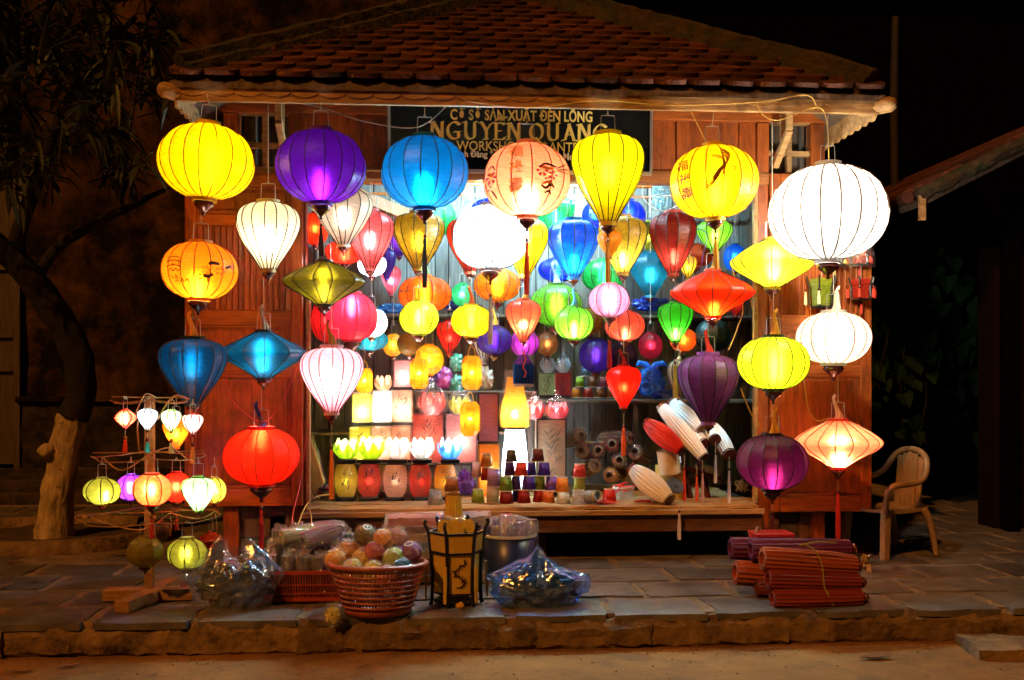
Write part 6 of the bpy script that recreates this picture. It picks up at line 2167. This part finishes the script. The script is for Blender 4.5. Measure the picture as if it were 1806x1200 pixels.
for j in range(3):
    for i in range(5):
        x, y = -W_ * .8 + W_ * 1.6 * i / 4, -D_ * .62 + D_ * .62 * j
        col = cols[kk % len(cols)]
        row = ('front', 'middle', 'back')[j]
        pos = ('leftmost', 'second from the left', 'third from the left', 'fourth from the left', 'rightmost')[i]
        o = thing('upright_roll', 'wrapped rolled lantern standing in the red basket, %s row, %s' % (row, pos), 'lantern', (RL.x + x, RL.y + y, .012), 'wrapped rolls in the red basket', (rr.uniform(-.08, .08), rr.uniform(-.08, .08), 0))
        hh = .24 + .05 * j + rr.uniform(-.02, .02)
        MB().lathe([(.036, 0), (.040, hh * .5), (.036, hh)], 22, pleat=.14).build('pleats', fabric(col, 0, .02, .2), o)
        m = MB().lathe([(.043, .0), (.045, hh), (.026, hh + .014), (.034, hh + .03)], 14, cap=False)
        m.v = [tuple(Vector(v) + noise.noise_vector(Vector(v) * 60 + Vector((kk, 0, 0))) * .018) for v in m.v]
        m.build('wrapper', CRINKLE, o)
        kk += 1


def lying_roll(label, a, b, r_, Y0, Y1, col, wrap=True, grp=None, name='lying_roll', seg=30):
    A, B = at(*a, Y0), at(*b, Y1)
    s = ppm(a[0], Y0)
    k = r_ / s
    L_ = (B - A).length
    o = thing(name, label, 'lantern', A, grp, (B - A).to_track_quat('Z', 'Y').to_euler())
    m = MB().lathe([(k * .58, .02), (k * .6, -.004), (k * .98, -.004), (k, .01), (k * 1.02, L_ * .3), (k * .96, L_ * .7), (k * .84, L_ * .97), (k * .5, L_)], seg, pleat=.10)
    m.v = [tuple(Vector(v) + Vector((noise.noise(Vector((v[0] * 60, v[1] * 60, v[2] * 4))), noise.noise(Vector((v[1] * 60, v[0] * 60, v[2] * 4 + 9))), 0)) * .005) for v in m.v]
    m.build('pleats', fabric(col, 0, .02, .2) if wrap else mat('pleated_%d_%d_%d' % tuple(int(q * 255) for q in col), col, tuple(q * .45 for q in col), rough=.5, scale=30, stretch=(1, 1, .08)), o)
    MB().lathe([(k * .60, -.010), (k * .80, -.008), (k * .80, .006), (k * .60, .006), (k * .60, -.010)], 20, cap=False).build('end_ring', plain(tuple(q * .8 + .02 for q in col)), o)
    MB().lathe([(k * .3, L_), (k * .5, L_ + .012), (k * .22, L_ + .03)], 12).build('end_knob', FINIAL, o, smooth=True)
    if wrap:
        m = MB().lathe([(k * .6, -.02), (k * 1.1, -.01), (k * 1.16, L_ * .4), (k * 1.08, L_ * .9), (k * .4, L_ + .04)], 16, cap=False)
        m.v = [tuple(Vector(v) + noise.noise_vector(Vector(v) * 34 + Vector((a[0], 0, 0))) * .014) for v in m.v]
        m.build('wrapper', CRINKLE, o)
    return o


YR = RL.y
lying_roll('yellow-green wrapped roll lying on top of the red basket', (500, 950), (556, 936), 14, YR - .02, YR + .06, (.30, .30, .04))
lying_roll('dark maroon wrapped roll lying on top of the red basket', (538, 955), (600, 932), 16, YR - .08, YR + .02, (.16, .03, .04))
lying_roll('maroon wrapped roll at the back on top of the red basket', (540, 940), (596, 928), 13, YR + .12, YR + .18, (.20, .03, .05))

# --- flat packs and the blue bucket
pbk = Vector((at(898, 1000, -.62).x, -.62, 0))
s = ppm(898, -.62)
bk = thing('blue_bucket', 'large dark blue plastic bucket full of wrapped lanterns before the counter', 'bucket', pbk)
zt_ = at(898, 941, -.62).z
MB().lathe([(40 / s, 0), (47 / s, zt_), (45 / s, zt_), (38 / s, .02)], 40, cap=False).build('body', mat('blue_plastic', (.015, .03, .16), (.01, .02, .10), rough=.35, spec=.5), bk, smooth=True)
MB().lathe([(39 / s, .004), (39 / s, .02)], 40).build('bottom', MATS['blue_plastic'], bk)
MB().lathe([(47 / s, zt_ - .012), (49 / s, zt_ - .012), (49 / s, zt_ + .004), (47 / s, zt_ + .004)], 40, cap=False).build('rim', plain((.55, .52, .50)), bk)
wb = blob(50 / s, 47 / s, 24 / s, 31, .12, 5, .5, 16)
wb.build('plastic_liner', CRINKLE, bk, loc=(0, 0, zt_ + .03))
kk = 0
for (px, py, r_, col, lab) in ((870, 915, 13, (.30, .16, .34), 'mauve roll standing in the blue bucket, left'), (893, 908, 13, (.45, .06, .05), 'dark red roll standing in the blue bucket, with open top'), (918, 922, 12, (.16, .05, .16), 'plum roll standing in the blue bucket, front'), (938, 918, 12, (.20, .12, .16), 'grey-brown roll standing in the blue bucket, right'),
                               (872, 930, 9, (.70, .25, .03), 'orange roll standing in the blue bucket'), (905, 930, 12, (.12, .05, .10), 'dark roll standing in the blue bucket, front middle')):
    c = at(px, py, -.62 + (.0 if py > 915 else .08))
    o = thing('bucket_roll', lab, 'lantern', (c.x, c.y, .03), 'rolls in the blue bucket')
    k = r_ / s
    MB().lathe([(k * .9, 0), (k, c.z * .6), (k * .95, c.z - .03), (k * .6, c.z - .028), (k * .55, c.z - .08)], 20, pleat=.1).build('pleats', fabric(col, 0, .02, .2), o)
    MB().lathe([(k * .6, c.z - .03), (k * .8, c.z - .024), (k * .6, c.z - .018)], 16, cap=False).build('end_ring', plain(col), o)
o = thing('gold_shade', 'pleated gold lampshade standing on the packs beside the bucket', 'lampshade', at(800, 922, -.70))
s7 = ppm(800, -.70)
MB().lathe([(18 / s7, 0), (16 / s7, 20 / s7), (11.5 / s7, 50 / s7)], 44, cap=False, pleat=.07).build('shade', mat('gold_silk', (.66, .42, .03), (.45, .25, .02), rough=.45), o)
MB().lathe([(11.8 / s7, 49 / s7), (12 / s7, 53 / s7), (9 / s7, 53 / s7), (8.6 / s7, 49 / s7)], 24, cap=False).build('trim', plain((.28, .12, .03)), o)


def pack(label, px0, px1, y0, y1, Y, col, turn):
    s_ = ppm((px0 + px1) / 2, Y)
    c = at((px0 + px1) / 2, y1, Y)
    w_, h_ = (px1 - px0) / s_, (y1 - y0) / s_
    o = thing('flat_pack', label, 'packet', c, 'flat wrapped packs before the counter', (0, R(rr.uniform(-2, 2)), R(turn)))
    m = MB().bx(-w_ / 2, w_ / 2, -.10, .10, .003, h_)
    me2 = m.mesh('packet', fabric(col, 0, .03, .2))
    b2 = bmesh.new()
    b2.from_mesh(me2)
    bmesh.ops.subdivide_edges(b2, edges=b2.edges[:], cuts=9, use_grid_fill=True)
    for v in b2.verts:
        v.co += noise.noise_vector(v.co * 22 + Vector((px0, 0, 0))) * .010
    b2.to_mesh(me2)
    b2.free()
    link('packet', me2, o)
    m = MB().bx(-w_ / 2 - .02, w_ / 2 + .02, -.115, .115, 0, h_ + .006)
    me2 = m.mesh('wrapper')
    b2 = bmesh.new()
    b2.from_mesh(me2)
    bmesh.ops.subdivide_edges(b2, edges=b2.edges[:], cuts=11, use_grid_fill=True)
    for v in b2.verts:
        v.co += noise.noise_vector(v.co * 30 + Vector((px1, 0, 0))) * .014
    b2.to_mesh(me2)
    b2.free()
    me2.materials.append(CRINKLE)
    link('wrapper', me2, o)


zpk = 0
tbx = thing('stock_crate', 'dark crate carrying the flat wrapped packs', 'crate', (at(722, 990, -.72).x, -.70, 0))
zt2 = at(722, 985, -.80).z
for i in range(3):
    MB().bx(-.17, .17, -.13, -.115, .01 + i * zt2 / 3, .01 + (i + .8) * zt2 / 3).build('slat', WOOD_DARK, tbx)
    MB().bx(-.17, .17, .115, .13, .01 + i * zt2 / 3, .01 + (i + .8) * zt2 / 3).build('slat', WOOD_DARK, tbx)
MB().bx(-.17, .17, -.114, .114, zt2 - .03, zt2 - .012).build('lid', WOOD_DARK, tbx)
for (x, y) in ((-.16, -.1), (.16, -.1), (-.16, .1), (.16, .1)):
    MB().bx(x - .01, x + .01, y - .012, y + .012, 0, zt2 - .031).build('corner_post', WOOD_DARK, tbx)
pack('yellow wrapped pack, lowest of the stack', 690, 760, 966, 984, -.70, (.40, .26, .04), 3)
pack('blue-white wrapped pack in the stack', 695, 762, 952, 967, -.70, (.10, .16, .40), -4)
pack('yellow and plum wrapped pack in the stack', 688, 758, 938, 953, -.70, (.55, .32, .05), 6)
pack('dark wrapped pack in the stack', 684, 765, 926, 939, -.70, (.14, .05, .06), -2)
pack('pink and orange wrapped pack on top of the stack', 686, 778, 910, 927, -.68, (.75, .24, .16), 4)
pack('silvery wrapped pack beside the gold lampshade', 770, 860, 908, 924, -.66, (.42, .36, .42), -3)

# --- yellow palace lantern with black frame
pp = on_z(806, 1076, 0)
pl = thing('palace_lantern', 'yellow hexagonal palace lantern with black horned frame standing on the pavement', 'lantern', (pp.x, pp.y + .16, 0), None, (0, 0, R(8)))
s = ppm(806, pp.y + .1)
YP = mat('yellow_silk_panel', (.62, .40, .06), (.50, .30, .04), rough=.5, scale=10)
R0 = 46 / s
zA, zB, zC_, zD = 22 / s, 92 / s, 96 / s, 128 / s
for k in range(6):
    a0, a1 = 6.283 * k / 6, 6.283 * (k + 1) / 6
    f = lambda r_, a, z_: (r_ * math.cos(a), r_ * math.sin(a), z_)
    MB().add([f(R0 * .9, a0, zA), f(R0 * .9, a1, zA), f(R0 * .9, a1, zB), f(R0 * .9, a0, zB)], [(0, 1, 2, 3)]).build('panel', YP, pl)
    MB().add([f(R0 * 1.02, a0, zC_), f(R0 * 1.02, a1, zC_), f(R0 * 1.08, a1, zD), f(R0 * 1.08, a0, zD)], [(0, 1, 2, 3)]).build('collar_panel', YP, pl)
    post = [f(R0 * 1.02, a0, 0), f(R0 * .96, a0, .03), f(R0 * .94, a0, zB * .5), f(R0 * 1.0, a0, zB), f(R0 * 1.10, a0, zD), f(R0 * 1.24, a0, zD + .045), f(R0 * 1.18, a0, zD + .065)]
    MB().tube(catmull(post, 4), .0105, 6).build('frame_post', BLACK, pl)
    for z_, r_ in ((zA, .91), (zB + .004, .95), (zD, 1.07)):
        MB().bar(f(R0 * r_, a0, z_), f(R0 * r_, a1, z_), .012, .012).build('frame_rail', BLACK, pl)
    MB().bar(f(R0 * 1.2, a0, .03), f(R0 * 1.16, a0, zB * .8), .016, .010).build('side_slip', YP, pl)
    q = f(R0 * .55, a0 + .5, 0)
    MB().add([(q[0] - .03, q[1], zD), (q[0] + .03, q[1], zD), (q[0] + .02, q[1] + .01, zD + .06), (q[0] - .03, q[1] + .012, zD + .05)], [(0, 1, 2, 3)]).build('paper_flap', YP, pl)
MB().lathe([(R0 * .88, .012), (R0 * .88, .03)], 6).build('floor', BLACK, pl)
m = MB()
am = 6.283 * 4.5 / 6
nrm = Vector((math.cos(am), math.sin(am), 0))
tn = Vector((-nrm.y, nrm.x, 0))
q5 = random.Random(3)
for i in range(26):
    a = i / 26 * 5
    u0 = math.sin(a * 1.7) * .028
    z_ = zA + (zB - zA) * (.18 + .66 * i / 26)
    p = nrm * (R0 * .9 * math.cos(math.pi / 6) + .003) + tn * u0 + Vector((0, 0, z_))
    d_ = tn * math.cos(a * 3) + Vector((0, 0, math.sin(a * 3)))
    e_ = tn * -math.sin(a * 3) + Vector((0, 0, math.cos(a * 3)))
    L_ = .024
    m.add([p - d_ * L_, p + e_ * .004, p + d_ * L_, p - e_ * .004], [(0, 1, 2, 3)])
m.build('painting', ink((.06, .03, .01)), pl)['kind'] = 'stuff'
o = tag(blob(.022, .012, .016, 9, .5, 3).build('paper_flower', plain((.75, .42, .03)), None, loc=on_z(811, 1072, 0) + Vector((0, -.03, .016))), 'small crumpled yellow paper flower before the palace lantern', 'flower')

# --- bundle of folded silk lanterns at the right
YBn = -1.42
G = 'tied bundle of folded silk lanterns on the pavement'
lying_roll('orange folded lantern on top at the front of the bundle', (1346, 986), (1512, 997), 22, -1.48, -1.46, (.36, .07, .012), False, G, 'folded_silk_lantern', 34)
lying_roll('dark red folded lantern in the middle of the front stack', (1356, 1022), (1518, 1027), 20, -1.53, -1.50, (.22, .025, .012), False, G, 'folded_silk_lantern', 34)
lying_roll('dark red folded lantern at the bottom of the front stack', (1364, 1056), (1522, 1054), 18, -1.56, -1.53, (.26, .035, .015), False, G, 'folded_silk_lantern', 34)
lying_roll('purple folded lantern at the back on top of the bundle', (1326, 970), (1502, 968), 20, YBn + .16, YBn + .16, (.14, .015, .08), False, G, 'folded_silk_lantern', 30)
lying_roll('dark purple folded lantern sticking out at the upper left of the bundle', (1290, 968), (1420, 970), 20, YBn + .30, YBn + .30, (.12, .012, .06), False, G, 'folded_silk_lantern', 30)
lying_roll('orange-brown folded lantern sticking out at the left of the bundle', (1298, 1010), (1430, 1020), 22, YBn + .18, YBn + .18, (.38, .07, .02), False, G, 'folded_silk_lantern', 30)
lying_roll('small dark folded lantern low at the left of the bundle', (1336, 1036), (1440, 1040), 16, YBn + .10, YBn + .10, (.18, .03, .015), False, G, 'folded_silk_lantern', 30)
tw = thing('tie_string', 'green-yellow string tied round the bundle of folded lanterns', 'string', at(1430, 965, YBn - .05))
T1 = tw.location.copy()
for pts in (((1418, 960), (1438, 972), (1450, 1000), (1454, 1035), (1462, 1052)), ((1460, 1044), (1464, 1058), (1470, 1068)), ((1410, 962), (1440, 956), (1476, 958))):
    MB().tube(catmull([tuple(at(a, b, YBn - .165) - T1) for a, b in pts], 5), .004, 5).build('strand', plain((.35, .30, .06)), tw)
m = MB()
for i in range(14):
    p = at(1526, 992, -1.46) + Vector((rr.uniform(-.03, .03), rr.uniform(-.03, .03), rr.uniform(-.03, .03)))
    d_ = Vector((rr.uniform(-1, 1), rr.uniform(-1, 1), rr.uniform(-1, 1))).normalized() * .03
    e_ = d_.cross(Vector((.3, .2, 1))).normalized() * .014
    m.add([p - d_ - e_, p + d_ - e_, p + d_ + e_, p - d_ + e_], [(0, 1, 2, 3)])
tag(m.build('ribbon_knot', plain((.55, .36, .24))), 'crumpled pale ribbon knot at the right end of the bundle', 'ribbon')
# red box behind the bundle
prb = at(1360, 962, -1.02)
o = thing('red_box', 'small red lacquered box behind the bundle of folded lanterns', 'box', (prb.x, -1.02, 0))
zt3 = at(1360, 938, -1.02).z
RB2 = plain((.50, .025, .015), .3, .6)
MB().bx(-.11, .11, -.08, .08, 0, zt3 - .022).build('body', RB2, o, bevel=.004)
MB().bx(-.115, .115, -.085, .085, zt3 - .0215, zt3).build('lid', RB2, o, bevel=.004)
MB().tube([(-.1, -.02, zt3), (-.09, -.02, zt3 + .03), (-.07, 0, zt3 + .025), (-.06, .01, zt3)], .006, 6).build('cord', plain((.5, .6, .6)), o)

# --- plastic chair
pch = on_z(1582, 985, 0)
ch = thing('plastic_chair', 'low dull beige plastic armchair facing the booth, right of the bundle', 'chair', (pch.x, pch.y + .16, 0), None, (0, 0, R(16)))
CP = mat('dull_plastic', (.32, .20, .095), (.21, .13, .06), rough=.5, scale=9, third=(.22, .14, .08), tscale=8, tlo=.55, thi=.8)
hs = .33
# faces -x (towards the booth)
n = 8
vs, fs = [], []
for i in range(n + 1):
    for j in range(n + 1):
        u, v_ = -1 + 2 * i / n, -1 + 2 * j / n
        vs.append((u * .20, v_ * (.19 + .02 * -u), hs + .012 * (u * u + v_ * v_) - .014))
for i in range(n):
    for j in range(n):
        a = i * (n + 1) + j
        fs.append((a, a + n + 1, a + n + 2, a + 1))
m = MB().add(vs, fs)
nv = len(vs)
m.add([(x, y, z - .022) for x, y, z in vs], [tuple(reversed(f)) for f in fs])
rim = [i * (n + 1) for i in range(n + 1)] + [n * (n + 1) + j for j in range(1, n + 1)] + [i * (n + 1) + n for i in range(n - 1, -1, -1)] + [j for j in range(n - 1, 0, -1)]
for a in range(len(rim)):
    b = (a + 1) % len(rim)
    m.f.append((rim[a], rim[b], nv + rim[b], nv + rim[a]))
m.build('seat', CP, ch, smooth=False)
for sy in (-1, 1):
    MB().add([(-.215, sy * .205 - .022, 0), (-.165, sy * .205 - .022, 0), (-.165, sy * .205 + .022, 0), (-.215, sy * .205 + .022, 0), (-.205, sy * .19 - .032, hs), (-.145, sy * .19 - .032, hs), (-.145, sy * .19 + .020, hs), (-.205, sy * .19 + .020, hs)],
             [(0, 3, 2, 1), (4, 5, 6, 7), (0, 1, 5, 4), (1, 2, 6, 5), (2, 3, 7, 6), (3, 0, 4, 7)]).build('leg', CP, ch, bevel=.006)
    P = catmull([(.25, sy * .20, .0), (.235, sy * .19, .12), (.205, sy * .18, .25), (.17, sy * .165, hs)], 4)
    nP = len(P)
    MB().tube(P, [.018 + .012 * i / nP for i in range(nP)], 8).build('leg', CP, ch, smooth=True)
    P = catmull([(-.19, sy * .20, hs - .02), (-.185, sy * .225, hs + .10), (-.17, sy * .235, hs + .155), (-.11, sy * .24, hs + .175), (.05, sy * .235, hs + .185), (.15, sy * .205, hs + .235), (.20, sy * .16, hs + .33), (.215, sy * .09, hs + .38), (.22, 0, hs + .395)], 4)
    m = MB().tube(P, .021, 10)
    m.build('armrest', CP, ch, smooth=True)
for i, y in enumerate((-.10, -.046, 0, .046, .10)):
    top = hs + .385 - .035 * abs(y) / .055 * .6
    MB().add([(.165, y - .022, hs - .01), (.165, y + .022, hs - .01), (.205, y * 1.02 + .0225, top), (.205, y * 1.02 - .0225, top), (.180, y - .022, hs - .01), (.180, y + .022, hs - .01), (.220, y * 1.02 + .0225, top), (.220, y * 1.02 - .0225, top)],
             [(0, 3, 2, 1), (4, 5, 6, 7), (0, 1, 5, 4), (1, 2, 6, 5), (2, 3, 7, 6), (3, 0, 4, 7)]).build('back_slat', CP, ch, bevel=.003)

# --- cables
CB = [mat('cable_red', (.45, .03, .03), rough=.5), mat('cable_yellow', (.60, .38, .08), rough=.5), mat('cable_grey', (.35, .33, .30), rough=.5), mat('cable_white', (.7, .75, .8), rough=.5), mat('cable_blue', (.10, .08, .40), rough=.5)]


def cable(label, pts, Y, k, r_=.0035):
    ys = Y if isinstance(Y, (list, tuple)) else [Y] * len(pts)
    P = catmull([tuple(at(a, b, y)) for (a, b), y in zip(pts, ys)], 7)
    tag(MB().tube(P, r_, 6).build('electric_cable', CB[k]), label, 'cable', 'electric cables of the lanterns')


cable('red cable looping round the teal saucer lantern', [(398, 658), (405, 700), (440, 735), (470, 742), (500, 705), (525, 640)], -.62, 0)
cable('red cable from the orange painted lantern to the left door', [(385, 434), (415, 450), (440, 478), (470, 495)], -.55, 0)
cable('red cable running down to the wrapped rolls', [(540, 770), (530, 850), (518, 900), (515, 925)], [-.2, -.25, -.5, -.9], 0)
cable('pale cable looping over the counter corner', [(585, 872), (560, 876), (540, 892), (524, 930)], [.0, -.18, -.22, -.6], 1, .004)
cable('second cable looping down from the counter corner', [(540, 890), (548, 905), (550, 930)], [-.2, -.3, -.6], 1)
cable('grey wire strung along the eave above the purple lantern', [(500, 178), (568, 190), (640, 214), (735, 225), (790, 185)], -.70, 2, .003)
cable('yellow wire strung along the eave right of the sign', [(820, 178), (930, 190), (1060, 178), (1190, 186), (1340, 180), (1420, 168), (1440, 186)], -.80, 1, .0035)
cable('yellow wire hanging from the eave to the phoenix lantern', [(1215, 188), (1225, 210), (1240, 240), (1248, 262)], -.74, 1, .003)
cable('wire loop at the right corner of the eave', [(1335, 178), (1345, 202), (1375, 212), (1440, 190), (1458, 215), (1462, 290)], -.80, 1, .003)
cable('yellow wire running down the right post', [(1290, 470), (1310, 540), (1300, 580), (1285, 618)], -.35, 1)
cable('second yellow wire beside the right post', [(1322, 520), (1330, 570), (1322, 640)], -.30, 1)
cable('yellow wire looping to the peach saucer lantern', [(1418, 668), (1425, 720), (1440, 742), (1462, 738)], -.60, 1)
cable('yellow wire crossing the right post low down', [(1306, 685), (1325, 730), (1348, 760)], -.55, 1)
cable('pale wire across the top of the opening', [(820, 345), (900, 350), (1050, 352), (1180, 345), (1240, 342)], -.02, 3, .003)
cable('pale wire looping below the lintel', [(1134, 324), (1136, 352), (1165, 372), (1196, 362), (1215, 350)], .05, 3, .003)
cable('violet cable hanging behind the phoenix lantern', [(1196, 378), (1218, 400), (1246, 412), (1240, 450), (1234, 490)], .0, 4, .003)
cable('blue wire between the blue balloon and the gold one', [(1040, 392), (1075, 398), (1110, 390), (1150, 385)], .02, 4, .003)
# crumpled clear sheets hung at the top of the opening
for (px, py, lab) in ((1168, 345, 'crumpled clear plastic sheet hanging below the lintel'),):
    s_ = ppm(px, .3)
    o = blob(16 / s_, .03, 26 / s_, 61, .5, 4).build('plastic_sheet', film('pale_sheet', (.6, .8, .85), .16, .3, .15, (.35, .6, .7)), None, loc=at(px, py, .3))
    tag(o, lab, 'plastic sheet')
